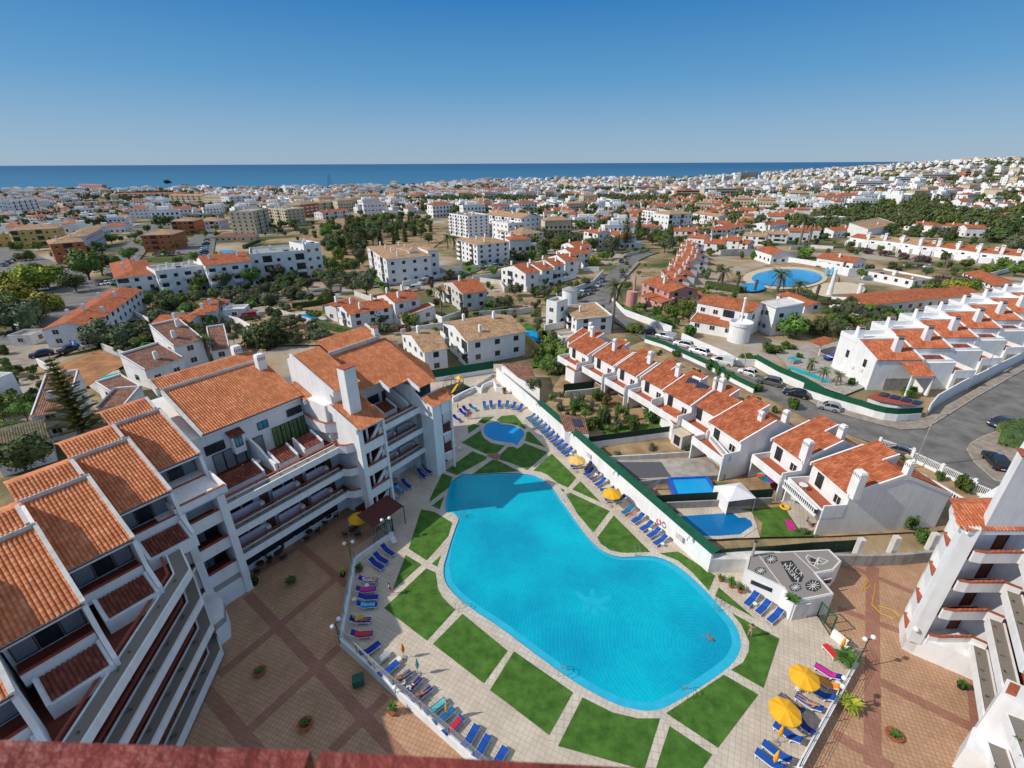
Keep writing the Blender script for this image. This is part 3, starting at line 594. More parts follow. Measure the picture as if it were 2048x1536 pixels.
for k in range(5):
 x1=.45-4.08*k;x0=x1-3.95;y0=3.9-4.15*k
 roof_unit(x0,x1,y0,14.6,7.3,vergeL=False)
 mk('side_wall',lambda mb:mb.mat('white').extr([(y0+1.6,9.6),(y0-2.2,9.6),(y0-2.2,11.1),(y0-.6,12.1),(y0-.2,14.3),(y0+1.6,14.9)],'x',x1-.16,x1+.12))
 for j in range(3):window(main,x0+.75+j*1.2,y0+1.44,9.7,1.15,2.1 if j else 2.1,glass='curtain' if j!=0 else 'glass_dark',n=1)
 for j in range(3):window(main,x0+.75+j*1.2,y0+1.44,11.95,1.15,2.15,glass='curtain' if j!=1 else 'glass_dark',n=1)
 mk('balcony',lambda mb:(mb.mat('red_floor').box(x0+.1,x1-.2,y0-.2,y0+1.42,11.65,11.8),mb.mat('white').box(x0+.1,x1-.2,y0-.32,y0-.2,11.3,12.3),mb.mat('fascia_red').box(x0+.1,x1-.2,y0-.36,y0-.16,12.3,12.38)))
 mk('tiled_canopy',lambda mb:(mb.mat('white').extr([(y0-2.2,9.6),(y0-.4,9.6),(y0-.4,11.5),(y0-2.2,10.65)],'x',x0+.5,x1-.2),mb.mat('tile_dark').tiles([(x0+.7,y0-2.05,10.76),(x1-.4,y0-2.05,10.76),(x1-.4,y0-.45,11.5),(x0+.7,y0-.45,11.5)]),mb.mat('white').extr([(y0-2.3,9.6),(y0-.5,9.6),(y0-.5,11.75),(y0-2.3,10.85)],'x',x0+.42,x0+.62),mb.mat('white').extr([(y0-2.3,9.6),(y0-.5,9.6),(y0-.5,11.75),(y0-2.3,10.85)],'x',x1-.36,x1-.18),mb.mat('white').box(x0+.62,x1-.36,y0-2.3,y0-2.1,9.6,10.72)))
def chimney_on(parent,x,y,z0,w,d,h,slots=True,name='chimney',m='white',cap=None):
 mb=MB().mat(m).box(x-w/2,x+w/2,y-d/2,y+d/2,z0,z0+h)
 if cap:mb.mat(cap).box(x-w/2-.05,x+w/2+.05,y-d/2-.05,y+d/2+.05,z0+h,z0+h+.1)
 else:mb.box(x-w/2+.08,x+w/2-.08,y-d/2+.08,y+d/2-.08,z0+h,z0+h+.16)
 if slots:
  mb.mat('frame_dark');k=max(2,int(w/.2))
  for i in range(k):
   xx=x-w/2+(i+.5)*w/k
   mb.box(xx-.04,xx+.04,y-d/2-.006,y-d/2+.05,z0+h-.55,z0+h-.18)
 return mb.obj(name,parent)
chimney_on(main,12.4,13.4,16.2,1.0,.9,2.6);chimney_on(main,11.6,17.2,17.4,1.0,.9,1.9)
def gallery(path,z,w=.85,name='planter_balcony',main=main,rail=True,drop=.75):
 """white fronted planter along a path (outer line, local xy, building on the left of the path)"""
 mb=MB().mat('white');inner=[]
 n=len(path);L_=[]
 for i in range(n):
  q=Vector(path[i]);d1=(q-Vector(path[i-1])).normalized()if i else(Vector(path[1])-q).normalized();d2=(Vector(path[i+1])-q).normalized()if i<n-1 else d1
  n1=Vector((-d1.y,d1.x));n2=Vector((-d2.y,d2.x));m_=(n1+n2).normalized();L_.append((q,m_/max(.4,m_.dot(n1))))
 def off(k):return[tuple(q+m_*k)for q,m_ in L_]
 o0,o1,o2,o3=off(0),off(.14),off(w),off(w+.12)
 wallpath(mb,off(.07),.14,z-drop,z);wallpath(mb,off(w+.06),.12,z-drop,z+.02)
 mb.mat('gravel')
 for i in range(n-1):mb.add([(*o1[i],z-.07),(*o1[i+1],z-.07),(*o2[i+1],z-.07),(*o2[i],z-.07)])
 mb.mat('white')
 for i in range(n-1):mb.add([(*o0[i],z-drop),(*o0[i+1],z-drop),(*o3[i+1],z-drop),(*o3[i],z-drop)])
 p=mb.obj(name,main)
 if rail:
  mb=MB().mat('fascia_red');wallpath(mb,off(w+.42),.2,z+.05,z+.14)
  pts=off(w+.42)
  for a,b_ in zip(pts,pts[1:]):
   L2=math.dist(a,b_);k=max(1,int(L2/1.6))
   for i in range(k+1):mb.box(a[0]+(b_[0]-a[0])*i/k-.03,a[0]+(b_[0]-a[0])*i/k+.03,a[1]+(b_[1]-a[1])*i/k-.03,a[1]+(b_[1]-a[1])*i/k+.03,z-.7,z+.06)
  mb.obj('handrail',main)
 return off
levels=[10.4,7.2,4.0]
random.seed(3)
def plants_on(p0,p1,z,n,parent,s=.12):
 for i in range(n):
  t_=(i+.5+random.uniform(-.3,.3))/n;x,y=p0[0]+(p1[0]-p0[0])*t_,p0[1]+(p1[1]-p0[1])*t_
  mb=MB().mat(random.choice(['leaf_bush','leaf_dry','leaf_olive']))
  for _ in range(14):
   a=random.uniform(0,6.28);r_=random.uniform(.3,1)*s;c=(x+r_*.3*math.cos(a),y+r_*.3*math.sin(a),z)
   mb.add([c,(x+r_*math.cos(a+.3),y+r_*math.sin(a+.3),z+s*random.uniform(.4,1.4)),(x+r_*1.2*math.cos(a),y+r_*1.2*math.sin(a),z+s*random.uniform(.2,1.0))])
  mb.obj('small_plant',parent)
for i,z in enumerate(levels):
 gallery([(.1,-.05),(12.7,-.05)],z)
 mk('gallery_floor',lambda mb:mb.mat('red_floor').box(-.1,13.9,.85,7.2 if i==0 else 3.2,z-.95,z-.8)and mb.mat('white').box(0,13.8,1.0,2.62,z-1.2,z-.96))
 plants_on((.6,.45),(12.3,.45),z-.07,8,main,.15)
 gallery([(18.3,-.45),(25.3,-.45)],z)
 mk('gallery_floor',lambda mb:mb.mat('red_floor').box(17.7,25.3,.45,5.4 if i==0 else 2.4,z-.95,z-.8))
 plants_on((18.8,.05),(25,.05),z-.07,5,main,.12)
 mk('parapet',lambda mb:(wallpath(mb.mat('white'),[(12.7,.0),(13.2,-.75),(14.3,-1.3)],.22,z-.8,z+.25),mb.mat('planter_red'),wallpath(mb,[(12.7,.0),(13.2,-.75),(14.3,-1.3)],.26,z+.25,z+.31)))
 mk('landing',lambda mb:mb.mat('red_floor').prism([(12.6,.1),(13.2,-.6),(14.4,-1.2),(14.4,2.4),(12.6,2.4)],z-.98,z-.82))
for i,z in enumerate([7.2,4.0]):
 for x0,x1 in((.6,3.6),(5.2,7.7),(9.2,11.4)):
  mk('privacy_wall',lambda mb:(mb.mat('lilac').box(x0,x1,1.95,2.1,z-.8,z+.55),mb.mat('white').box(x1,x1+.45,1.55,2.15,z-.8,z+.35)))
  mk('stair_recess',lambda mb:mb.mat('red_floor').box(x1+.5,x1+1.35,2.4,2.63,z-.8,z+1.4)and mb.mat('wood_door').box(x1+.6,x1+1.25,2.37,2.4,z-.8,z+1.3))
  for j in range(2):window(main,x0+.9+j*1.3,2.57,z-.3,1.1,1.3,glass='glass_dark')
 for x0,x1 in((18.9,21.6),(22.6,24.6)):mk('privacy_wall',lambda mb:mb.mat('lilac').box(x0,x1,1.6,1.75,z-.8,z+.5)and mb.mat('white').box(x1,x1+.35,1.2,1.75,z-.8,z+.3))
mk('shop_front',lambda mb:mb.mat('white').box(.4,12.4,2.3,2.6,-.3,.5)and mb.mat('frame_dark').box(.4,12.4,2.35,2.58,.5,2.5))
for j in range(6):window(main,1.5+j*2.0,2.28,.5,1.7,1.9,glass='glass_dark',n=2)
for j in range(5):window(main,2.9+j*1.1,7.1,9.7,1.05,2.3,glass='curtain',n=1)
for j in range(4):window(main,9.5+j*1.05,7.1,9.7,1.02,2.5,glass='glass_green',n=2,label='sliding glazing with painted green reflection')  # green reflection is put into the pane colour
window(main,8.2,7.14,12.6,1.2,.95,glass='glass_teal');window(main,12.1,7.14,12.7,1.9,.95,glass='glass_dark',n=3);window(main,2.9,7.14,12.2,2.0,1.1,glass='glass_dark')
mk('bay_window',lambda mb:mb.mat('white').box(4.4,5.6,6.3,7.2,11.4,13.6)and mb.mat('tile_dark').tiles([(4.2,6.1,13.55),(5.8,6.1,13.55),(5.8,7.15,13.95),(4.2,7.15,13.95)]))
window(main,5.0,6.27,12.2,.8,1.2,glass='glass_teal')
def planter_box(x0,x1,y0=2.15,y1=4.0,z=9.6,par=main):
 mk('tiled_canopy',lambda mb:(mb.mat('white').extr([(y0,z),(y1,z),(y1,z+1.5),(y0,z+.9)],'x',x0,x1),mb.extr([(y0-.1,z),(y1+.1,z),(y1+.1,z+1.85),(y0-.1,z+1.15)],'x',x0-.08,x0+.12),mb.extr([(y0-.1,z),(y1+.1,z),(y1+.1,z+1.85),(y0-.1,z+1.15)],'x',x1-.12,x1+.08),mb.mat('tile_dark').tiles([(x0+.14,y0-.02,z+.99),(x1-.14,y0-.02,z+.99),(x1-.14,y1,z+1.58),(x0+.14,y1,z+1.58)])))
planter_box(.5,5.0);planter_box(6.7,8.9);planter_box(9.9,12.2,2.4,4.4);planter_box(20.8,23.0,1.9,3.6);planter_box(18.8,20.2,1.5,3.2)
for pr_,xa in(([(2.0,9.6),(7.2,9.6),(7.2,12.4),(5,11.8),(3.6,11.0),(2.0,10.9)],6.2),([(2.0,9.6),(7.2,9.6),(7.2,12.6),(5,11.6),(2.0,10.7)],-.2),([(1.8,9.6),(5.3,9.6),(5.3,11.8),(3.6,10.8),(1.8,10.7)],20.35),([(1.0,9.6),(5.3,9.6),(5.3,12.8),(1.0,10.9)],24.2)):mk('divider_wall',lambda mb:mb.mat('white').extr(pr_,'x',xa,xa+.25))
window(main,19.3,5.14,9.8,1.6,2.1,glass='glass_dark',n=1);window(main,22.0,5.14,10.6,1.8,1.2,glass='glass_dark',n=3);mk('door',lambda mb:mb.mat('wood_door').box(23.5,24.1,5.1,5.19,9.65,11.8))
mk('round_balcony',lambda mb:(wallpath(mb.mat('white'),[(13.1,6.8),(12.8,4.6),(13.1,2.7),(14.2,1.5),(15.7,1.5)],.2,11.2,12.5),mb.mat('planter_red'),wallpath(mb,[(13.1,6.8),(12.8,4.6),(13.1,2.7),(14.2,1.5),(15.7,1.5)],.26,12.5,12.56),mb.mat('red_floor').prism([(13.2,6.8),(12.95,4.6),(13.2,2.8),(14.3,1.6),(16,1.6),(16,6.8)],11.3,11.4)))
mk('wall',lambda mb:mb.mat('white').extr([(1.9,12.8),(10.5,12.8),(10.5,18.4),(9.5,18.75),(3.2,16.3),(2.6,15.9)],'x',14.3,18.1),label='tall blank white gable of the upper block')
mk('roof',lambda mb:mb.mat('tile_geo').tiles([(14.5,1.9,16.2),(18.3,1.9,16.2),(18.3,9.6,19.0),(14.5,9.6,19.0)])and mb.mat('tile_geo').tiles([(18.3,13.0,17.7),(14.5,13.0,17.7),(14.5,9.65,19.0),(18.3,9.65,19.0)],False))
mk('parapet',lambda mb:mb.mat('white').extr([(1.7,15.7),(9.6,18.6),(9.6,19.25),(1.7,16.4)],'x',14.2,14.45))
mk('eave_fillet',lambda mb:(mb.mat('tile_geo').tiles([(13.0,6.0,14.5),(14.2,6.0,14.5),(14.2,9.4,15.7),(13.0,9.4,15.7)]),mb.mat('white').box(12.9,14.25,6.1,6.3,13.9,14.45)))
TX0,TX1,TY=13.9,17.7,-2.4
def f(mb):
 mb.mat('white');c=.62
 mb.box(TX0,TX0+c,TY,TY+1.0,-.4,13.0);mb.box(TX1-.3,TX1,TY,TY+.4,-.4,13.0);mb.box(TX0,TX1,1.3,2.7,-.4,14.2);mb.box(TX0,TX0+.2,TY+1,1.3,2.6,13.2);mb.box(TX1-.2,TX1,TY+1.2,1.3,-.4,13.2)
 for z in(2.95,6.15,9.35):mb.box(TX0+c,TX1-.3,TY+.08,TY+.3,z,z+1.3)
 mb.box(TX0+c,TX1-.3,TY+.08,TY+.3,12.5,13.0)
 mb.box(TX0+c+1.1,TX0+c+1.3,TY+.9,TY+1.1,-.3,12.9)
 mb.mat('planter_red')
 for z in(4.25,7.45,10.65):mb.box(TX0+c,TX1-.3,TY+.02,TY+.34,z,z+.07)
mk('stair_tower',f)
for z in(0,3.2,6.4,9.6):
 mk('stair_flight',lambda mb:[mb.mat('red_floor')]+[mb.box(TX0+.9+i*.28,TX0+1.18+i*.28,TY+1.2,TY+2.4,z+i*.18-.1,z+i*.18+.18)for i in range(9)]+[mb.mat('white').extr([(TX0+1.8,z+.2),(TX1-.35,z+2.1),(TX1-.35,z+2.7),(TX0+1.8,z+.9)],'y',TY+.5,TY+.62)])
 mk('landing',lambda mb:mb.mat('red_floor').box(TX0+.2,TX1-.3,TY+.3,1.3,z-.12,z+.0))
mk('roof',lambda mb:(mb.mat('tile_geo').tiles([(TX0-.15,TY-.35,12.95),(TX1+.25,TY-.35,12.95),(TX1+.25,2.2,14.6),(TX0-.15,2.2,14.6)]),mb.tiles([(TX1+.25,2.2,14.6),(TX1+.25,TY+3.6,14.2),(TX1+1.0,2.2,14.3)],False)))
mk('parapet',lambda mb:mb.mat('white').extr([(TY-.3,12.55),(2.2,14.1),(2.2,14.9),(TY-.3,13.15)],'x',TX0-.38,TX0-.1))
mk('stair_tower_chimney',lambda mb:(mb.mat('white').box(14.75,16.25,-.35,.95,13.2,19.4),mb.mat('planter_red').box(14.7,16.3,-.4,1.0,19.4,19.5),mb.mat('wood_door').box(16.252,16.27,-.05,.65,18.2,18.7)))
t=thing('entrance_canopy','maroon corrugated canopy on green posts at the foot of the stair tower','canopy',(*W(770,1060,0),0),AX)
mb=MB().mat('maroon_metal');x0,x1,y0,y1=-2.4,2.2,-1.3,1.6
for i in range(23):xa=x0+i*.2;mb.raw([(xa,y0,2.75),(xa+.1,y0,2.82),(xa+.2,y0,2.75),(xa,y1,3.1),(xa+.1,y1,3.17),(xa+.2,y1,3.1)],[(0,1,4,3),(1,2,5,4)])
mb.obj('roof_sheet',t)
for x,y in((x0+.1,y0+.1),(x1,y0+.1),(0,y0+.1)):MB().mat('green_metal').cyl(0,0,-.3,2.76,.05,n=8).obj('post',t,loc=(x,y,0))
def pz(y):return 14.6+.42*(y-2.6)
def f(mb):
 mb.mat('tile_geo')
 for x0,x1,y0 in((18.35,21.6,2.6),(21.6,25.0,1.2),(25.0,28.2,-.6)):mb.tiles([(x0,y0,pz(y0)),(x1,y0,pz(y0)),(x1,9.2,17.4),(x0,9.2,17.4)])
 mb.tiles([(30.5,3.0,13.9),(28.2,-.6,13.26),(28.2,9.2,17.4)][::1]);mb.tiles([(30.5,9.5,14.2),(30.5,3.0,13.9),(28.2,9.2,17.4)])
 mb.tiles([(19.4,9.4,17.9),(27.4,9.4,17.9),(27.4,12.0,18.9),(19.4,12.0,18.9)]);mb.tiles([(28.2,15.5,15.0),(18.35,15.5,15.0),(18.35,12.02,18.0),(28.2,12.02,18.0)],False)
 mb.mat('white_old').box(19.2,27.5,9.22,9.38,17.2,17.95);mb.mat('white').extr([(9.2,17.2),(12.1,18.4),(12.1,19.2),(9.2,18.1)],'x',27.3,27.6)
 mb.mat('white');mb.extr([(1.0,pz(1.0)-.3),(2.7,pz(2.7)-.3),(2.7,pz(2.7)+.22),(1.0,pz(1.0)+.22)],'x',21.5,21.7);mb.extr([(-.8,pz(-.8)-.3),(1.3,pz(1.3)-.3),(1.3,pz(1.3)+.22),(-.8,pz(-.8)+.22)],'x',24.9,25.1)
mk('roof',f)
chimney_on(main,27.2,9.8,16.8,.7,.7,2.3,slots=False,cap='planter_red')
def f(mb):
 mb.mat('white').box(24.9,28.3,.6,5.4,9.2,13.3);mb.extr([(-2.0,9.4),(.6,9.4),(.6,12.6),(-2.0,11.0)],'x',25.0,25.25)
 mb.box(25.2,26.8,-2.7,.6,-.4,11.2);mb.box(26.8,30.0,-1.2,.6,-.4,11.2);mb.box(25.2,26.4,-.45,.5,-.4,9.5)
mk('wall',f)
window(main,26.8,.54,10.6,2.6,1.9,glass='glass_dark',n=3);mk('balcony_rail',lambda mb:(mb.mat('white').box(25.2,29.6,-.95,-.8,10.9,11.7),mb.mat('planter_red').box(25.15,29.65,-1.0,-.75,11.7,11.77)))
mk('roof',lambda mb:mb.mat('tile_geo').tiles([(25.1,-2.95,11.15),(28.4,-3.2,11.15),(29.3,-1.0,11.9),(25.1,-1.0,11.9)])and mb.tiles([(28.4,-3.2,11.15),(30.2,-1.4,11.15),(29.3,-1.0,11.9)]))
for z in(3.2,6.4):
 mk('corner_balcony',lambda mb:(mb.mat('red_floor').prism([(26.8,-2.8),(28.4,-3.0),(30.0,-1.3),(26.8,-1.2)],z-.1,z+.08),mb.mat('white'),wallpath(mb,[(28.3,-2.9),(29.9,-1.4)],.12,z-.3,z+.25),mb.mat('metal_dark'),mb.tube([(28.3,-2.9,z+1.0),(29.9,-1.4,z+1.0)],.03,5),mb.tube([(26.8,-2.8,z+1.0),(28.3,-2.9,z+1.0)],.03,5)))
 window(main,27.7,-1.24,z+.1,1.3,2.2,glass='glass_dark',n=2)
mk('corner_column',lambda mb:mb.mat('white').box(28.25,28.55,-3.05,-2.75,-.4,11.1)and mb.box(26.7,28.5,-2.9,-2.6,9.4,11.1)and mb.box(26.7,28.5,-2.9,-2.6,6.0,6.35)and mb.box(26.7,28.5,-2.9,-2.6,2.8,3.15))
def f(mb):
 mb.mat('white')
 for x0,x1 in((-.62,.05),(-3.95,-3.3)):mb.box(x0,x1,-.6,2.7,1.7,12.1);mb.prism([(x0,-.6),(x1,-.6),(x1,1),(x0,1)],-.3,1.7)if 0 else mb.box(x0,x1,-.35,2.7,-.3,1.7)
 mb.box(-5.1,-3.95,-.1,2.7,-.3,12.0)
 for z0,z1 in((-.3,4.1),(5.95,7.25),(9.1,10.45),(12.3,12.9)):mb.box(-3.3,-.62,-.22,.0,z0,z1)
 mb.mat('white').box(-3.95,.45,-.5,5.6,12.0,12.2)
 wallpath(mb,[(-3.9,3.4),(-3.9,-.5),(.35,-.5),(.5,3.0)],.2,12.2,12.9)
 mb.mat('planter_red');wallpath(mb,[(-3.9,-.5),(.35,-.5)],.26,12.9,12.97)
 for z in(4.1,7.25,10.45):mb.box(-3.3,-.62,-.3,.05,z,z+.06)
 mb.mat('grey_wall').box(-3.25,-.65,-.23,-.2,1.9,2.6)
mk('window_block',f)
for z in(3.3,6.5,9.7):
 mk('balcony_floor',lambda mb:mb.mat('red_floor').box(-3.3,-.62,.0,2.4,z-.1,z))
 window(main,-2.4,1.9,z,1.2,2.3,glass='curtain',n=2);window(main,-1.2,1.9,z,1.0,2.3,glass='glass_dark',n=1)
for z in(7.7,4.2,1.2):window(main,-4.5,-.14,z,.62,1.1,glass='glass_dark',frame='planter_red',n=1)
for i,z in enumerate([10.4,7.2,4.0,.8]):
 path=[(-21.5,-21.0),(-5.4,-5.75),(-4.6,-2.2 if i else-1.2)]
 gallery(path,z,1.05 if i==0 else.95,'planter_balcony')
 plants_on((-17,-15.9),(-6.2,-5.6),z-.07,6,main,.22 if i else.14)
 if i<3:
  mk('terrace_floor',lambda mb:mb.mat('red_floor').prism([(-21.6,-19.2),(-6.3,-4.7),(-5.8,-2.0),(-3.9,-.4),(-3.9,6),(-24,6),(-26,-16)],z-.95,z-.8)and mb.mat('white').prism([(-21.6,-19.4),(-6.2,-4.9),(-5.8,-2.2),(-4.0,-.6),(-4.0,6),(-24,6),(-26,-16)],z-1.2,z-.96))
 if i:mk('privacy_wall',lambda mb:[mb.mat('white')]+[mb.extr([(0,0),(0,0),(0,0)],'x',0,0)if 0 else mb.box(-7.6-4.08*k,-7.4-4.08*k,-4.4-4.0*k,.0-4.15*k,z-.8,z+1.6)for k in range(3)])
mk('base_kiosk',lambda mb:(mb.mat('white').prism([(-5.1,.5),(-5.1,-4.4),(-4.1,-4.2),(-3.4,-2.6),(-3.4,.5)],-.3,2.9),mb.mat('grey_wall').prism([(-5.15,-4.5),(-4.05,-4.28),(-3.38,-2.65),(-3.5,-2.6),(-5.15,-4.0)],1.8,2.4)))
# apartment building at the right edge (world aligned)
RO=(36.0,28.4)
rb=thing('apartment_building','white apartment building with red coping at the right edge beside the brown plaza','building',(*RO,0))
def w2(*p):return[(x-RO[0],y-RO[1])for x,y in p]
def f(mb):
 mb.mat('white');pl=w2((36.3,28.9),(36.9,31.0),(45,35),(60,35),(60,20),(44.6,25.9),(40.9,28.6),(40.2,29.4));mb.prism(pl,-.4,14.1)
 mb.prism(w2((36.0,28.36),(38.34,26.72),(39.41,25.94),(41,27.4),(40,29.6),(36.5,29.6)),-.4,1.9)
mk('wall',f,rb)
def f(mb):
 mb.mat('white').prism(w2((35.2,28.6),(36.1,28.2),(36.6,29.0),(35.8,29.6)),1.2,14.3);mb.mat('white_old').prism(w2((35.45,28.9),(36.0,28.36),(36.55,29.0),(35.9,29.8)),-.4,1.2)
mk('corner_column',f,rb)
for k,z in enumerate((2.5,5.75,9.0,12.2)):
 pth=w2((36.35,28.2),(37.0,28.0),(39.9,28.0),(40.7,27.3))
 mk('parapet',lambda mb:(wallpath(mb.mat('white'),pth,.22,z-1.05,z),mb.mat('planter_red'),wallpath(mb,pth,.26,z,z+.06),[mb.extr([(37.3-36+j*.42,z+.05),(37.7-36+j*.42,z+.05),(37.7-36+j*.42,z+.19)],'y',-.5,-.32)for j in range(6)]),rb)
 mk('gallery_floor',lambda mb:mb.mat('red_floor').prism(w2((36.4,28.3),(40,28.2),(41,27.5),(36,20.6),(40,18),(44.8,25.8),(40.4,29.2),(36.6,29.2)),z-1.1,z-.98),rb)
 mk('back_wall',lambda mb:mb.mat('lilac').box(.5,4.6,.9,1.0,z-.98,z+1.7),rb)
 window(rb,1.6,.86,z-.9,1.3,2.2,n=2);window(rb,3.4,.86,z-.9,1.0,2.2,n=1,glass='wood_door')
def f(mb):
 mb.mat('white')
 a,b_=Vector(w2((35.9,29.5))[0]),Vector(w2((37.4,31.6))[0])
 for z0,z1 in((-.4,1.4),(3.0,4.6),(6.3,7.9),(9.6,11.2),(12.7,14.2)):wallpath(mb,[tuple(a),tuple(b_)],.3,z0,z1)
 wallpath(mb,[tuple(a+(b_-a)*.86),tuple(b_)],.3,-.4,14.2)
mk('side_wall',f,rb)
for z in(1.4,4.6,7.9,11.2):mk('sill',lambda mb:wallpath(mb.mat('planter_red'),w2((35.95,29.6),(37.1,31.3)),.42,z,z+.07),rb);window(rb,.95,2.0,z+.1,1.3,1.5,rot=AX,n=1)
mk('roof',lambda mb:(mb.mat('tile_red').tiles([(-.9,-.1,14.15),(14,-.1,14.15),(14,2.0,15.0),(-.6,2.0,15.0),(-1.35,.35,14.33)]),mb.tiles([(-.6,2.0,15.0),(14,2.0,15.0),(14,3.4,14.5),(.4,3.4,14.5)],False),mb.mat('white').prism(w2((35.0,28.8),(50,28.7),(50,31.4),(36.5,31.4),(35.6,30.3)),13.6,14.1)),rb)
mk('eave_board',lambda mb:wallpath(mb.mat('white'),w2((35.3,28.45),(50,28.4)),.3,13.7,14.1),rb)
mk('roof_tower',lambda mb:(mb.mat('white').prism(w2((36.67,28.55),(37.18,29.43),(42,33),(50,33),(50,28.5)),14.2,20.8),mb.mat('planter_red'),wallpath(mb,w2((37.3,29.5),(36.8,28.65),(50,28.6)),.4,20.8,20.9)),rb)
for k,z in enumerate((2.75,6.0,9.2,12.4)):
 gallery(w2((39.05,27.15),(34.5,20.9)),z,.95,'planter_balcony',rb);a=w2((39.2,26.7),(34.9,20.8));plants_on(a[0],a[1],z-.07,5,rb,.14)
 gallery(w2((33.8,19.9),(30.0,13.2)),z-.35,1.1,'planter_balcony',rb)if k<2 else None
 a=w2((33.6,19.4),(31,14.5));plants_on(a[0],a[1],z-.42,3,rb,.2)if k<2 else None
mk('pillar_block',lambda mb:(mb.mat('white').prism(w2((32.2,19.6),(33.9,20.9),(35.0,20.6),(35.6,19.2),(34.2,17.9)),-.4,2.2),mb.prism(w2((34.2,20.9),(35.6,21.9),(37.2,20.6),(35.6,19.0)),-.4,6.2),mb.mat('planter_red').prism(w2((34.5,20.9),(35.5,21.6),(35.9,21.3),(34.9,20.6)),6.2,6.3)),rb)
mk('wall_lamp',lambda mb:mb.mat('globe').ball((-.75,.0,2.9),.22),rb)
pp=[W(-300,1470,39.35),W(620,1500,39.35),W(640,1502,39.35),W(1400,1542,39.35),W(2300,1590,39.35)]
t=thing('balcony_parapet','red painted parapet of the high balcony in the foreground, out of focus','parapet',(*pp[0],39))
q=[(p[0]-pp[0][0],p[1]-pp[0][1])for p in pp]
for a,b_ in((q[0],q[1]),(q[2],q[4])):
 MB().mat('parapet_paint').raw([(a[0],a[1],.35),(b_[0],b_[1],.35),(b_[0],b_[1]-.5,.36),(a[0],a[1]-.5,.36),(a[0],a[1],-.6),(b_[0],b_[1],-.6)],[(0,3,2,1),(0,1,5,4)]).obj('coping',t)
 # loungers
def make_lounger(fabric,name_label,towel=None):
 t=thing('sun_lounger',name_label,'sun lounger',(0,0,-50))
 mb=MB().mat('plastic')
 for y in(-.30,.30):mb.box(-.95,.45,y-.03,y+.03,.28,.34)
 for x in(-.93,.42):mb.box(x-.02,x+.03,-.30,.30,.28,.33)
 for y in(-.30,.30):mb.raw([(.3,y-.03,.3),(.3,y+.03,.3),(.98,y+.03,.72),(.98,y-.03,.72),(.3,y-.03,.35),(.3,y+.03,.35),(.98,y+.03,.77),(.98,y-.03,.77)],[(0,1,2,3),(4,7,6,5),(0,3,7,4),(1,5,6,2),(3,2,6,7)])
 mb.obj('frame',t)
 for x,y in((-.8,-.29),(-.8,.29),(.35,-.29),(.35,.29)):MB().mat('plastic').raw(*_leg()).obj('leg',t,loc=(x,y,0))
 mb=MB().mat(fabric);pr=[(-.94,.34),(.32,.34),(.99,.78),(.96,.84),(.30,.41),(-.94,.40)]
 for y0,y1 in((-.28,.28),):mb.extr(pr,'y',y0,y1)
 mb.obj('mattress',t)
 mb=MB().mat(fabric).raw([(.92,-.2,.80),(.92,.2,.80),(.70,.2,.66),(.70,-.2,.66),(.88,-.2,.87),(.88,.2,.87),(.67,.2,.74),(.67,-.2,.74)],[(0,1,2,3),(4,7,6,5),(0,4,5,1),(1,5,6,2),(2,6,7,3),(3,7,4,0)]);mb.obj('pillow',t)
 return t
def _leg():
 v=[(-.03,-.03,0),(.03,-.03,0),(.03,.03,0),(-.03,.03,0),(-.045,-.03,.3),(.045,-.03,.3),(.045,.03,.3),(-.045,.03,.3)]
 return v,[(0,3,2,1),(4,5,6,7),(0,1,5,4),(1,2,6,5),(2,3,7,6),(3,0,4,7)]
LOP={}
def lounger(tag,foot,head,fabric,label,group=None,towel=None):
 key=fabric
 a,b_=W(*P(tag,*foot),.3),W(*P(tag,*head),.6);c=((a[0]+b_[0])/2,(a[1]+b_[1])/2);ang=math.atan2(b_[1]-a[1],b_[0]-a[0])
 if key not in LOP:LOP[key]=make_lounger(fabric,label);o=LOP[key];o.location=(*c,.035);o.rotation_euler=(0,0,ang);o['label']=label;o.pop('group',None)if not group else None
 else:o=dup(LOP[key],(*c,.035),ang,label=label)
 if group:o['group']=group
 if towel:
  tw=MB().mat(towel);s0=random.uniform(-.9,-.7)
  prof=[(s0,.43),(-.2,.43),(.3,.44),(.62,.66)]
  k=len(prof)
  for i in range(k-1):
   for j in range(4):
    y0,y1=-.33+j*.165,-.33+(j+1)*.165;dz=lambda y,i:.0 if abs(y)<.3 else-.10
    tw.add([(prof[i][0],y0,prof[i][1]+dz(y0,i)),(prof[i][0],y1,prof[i][1]+dz(y1,i)),(prof[i+1][0],y1,prof[i+1][1]+dz(y1,i)),(prof[i+1][0],y0,prof[i+1][1]+dz(y0,i))])
  tw.obj('towel',loc=(*c,.035),rot=ang,label={'pink_floral':'pink patterned towel over a lounger','lightblue':'light blue towel over a lounger','red_fabric':'red towel draped on a lounger','teal_fabric':'pale teal towel over a lounger','magenta':'magenta towel over a lounger'}.get(towel,'towel')+' ('+label.split(',')[-1].strip()+')',cat='towel')
 return(*c,ang)
ORD=['first','second','third','fourth','fifth','sixth','seventh','eighth','ninth','tenth','eleventh','twelfth','thirteenth']
GL='sun loungers set round the pool'
row=[(738,452,803,420),(768,482,832,446),(798,510,862,472),(832,538,893,500),(860,568,922,526),(890,600,952,556),(922,636,990,590),(952,668,1025,620),(982,698,1056,650),(1018,728,1090,682)]
for i,r_ in enumerate(row):lounger('A',r_[:2],r_[2:],'sea_fabric' if i<4 else 'blue_fabric','%s lounger, %s from the playground end of the row against the long white wall'%('Teal blue' if i<4 else 'Blue',ORD[i]),GL)
for i,r_ in enumerate([(1180,888,1255,832),(1225,922,1300,868),(1266,968,1345,912)]):lounger('A',r_[:2],r_[2:],'blue_fabric','Blue lounger, %s of the three between the two yellow umbrellas by the long wall'%ORD[i],GL)
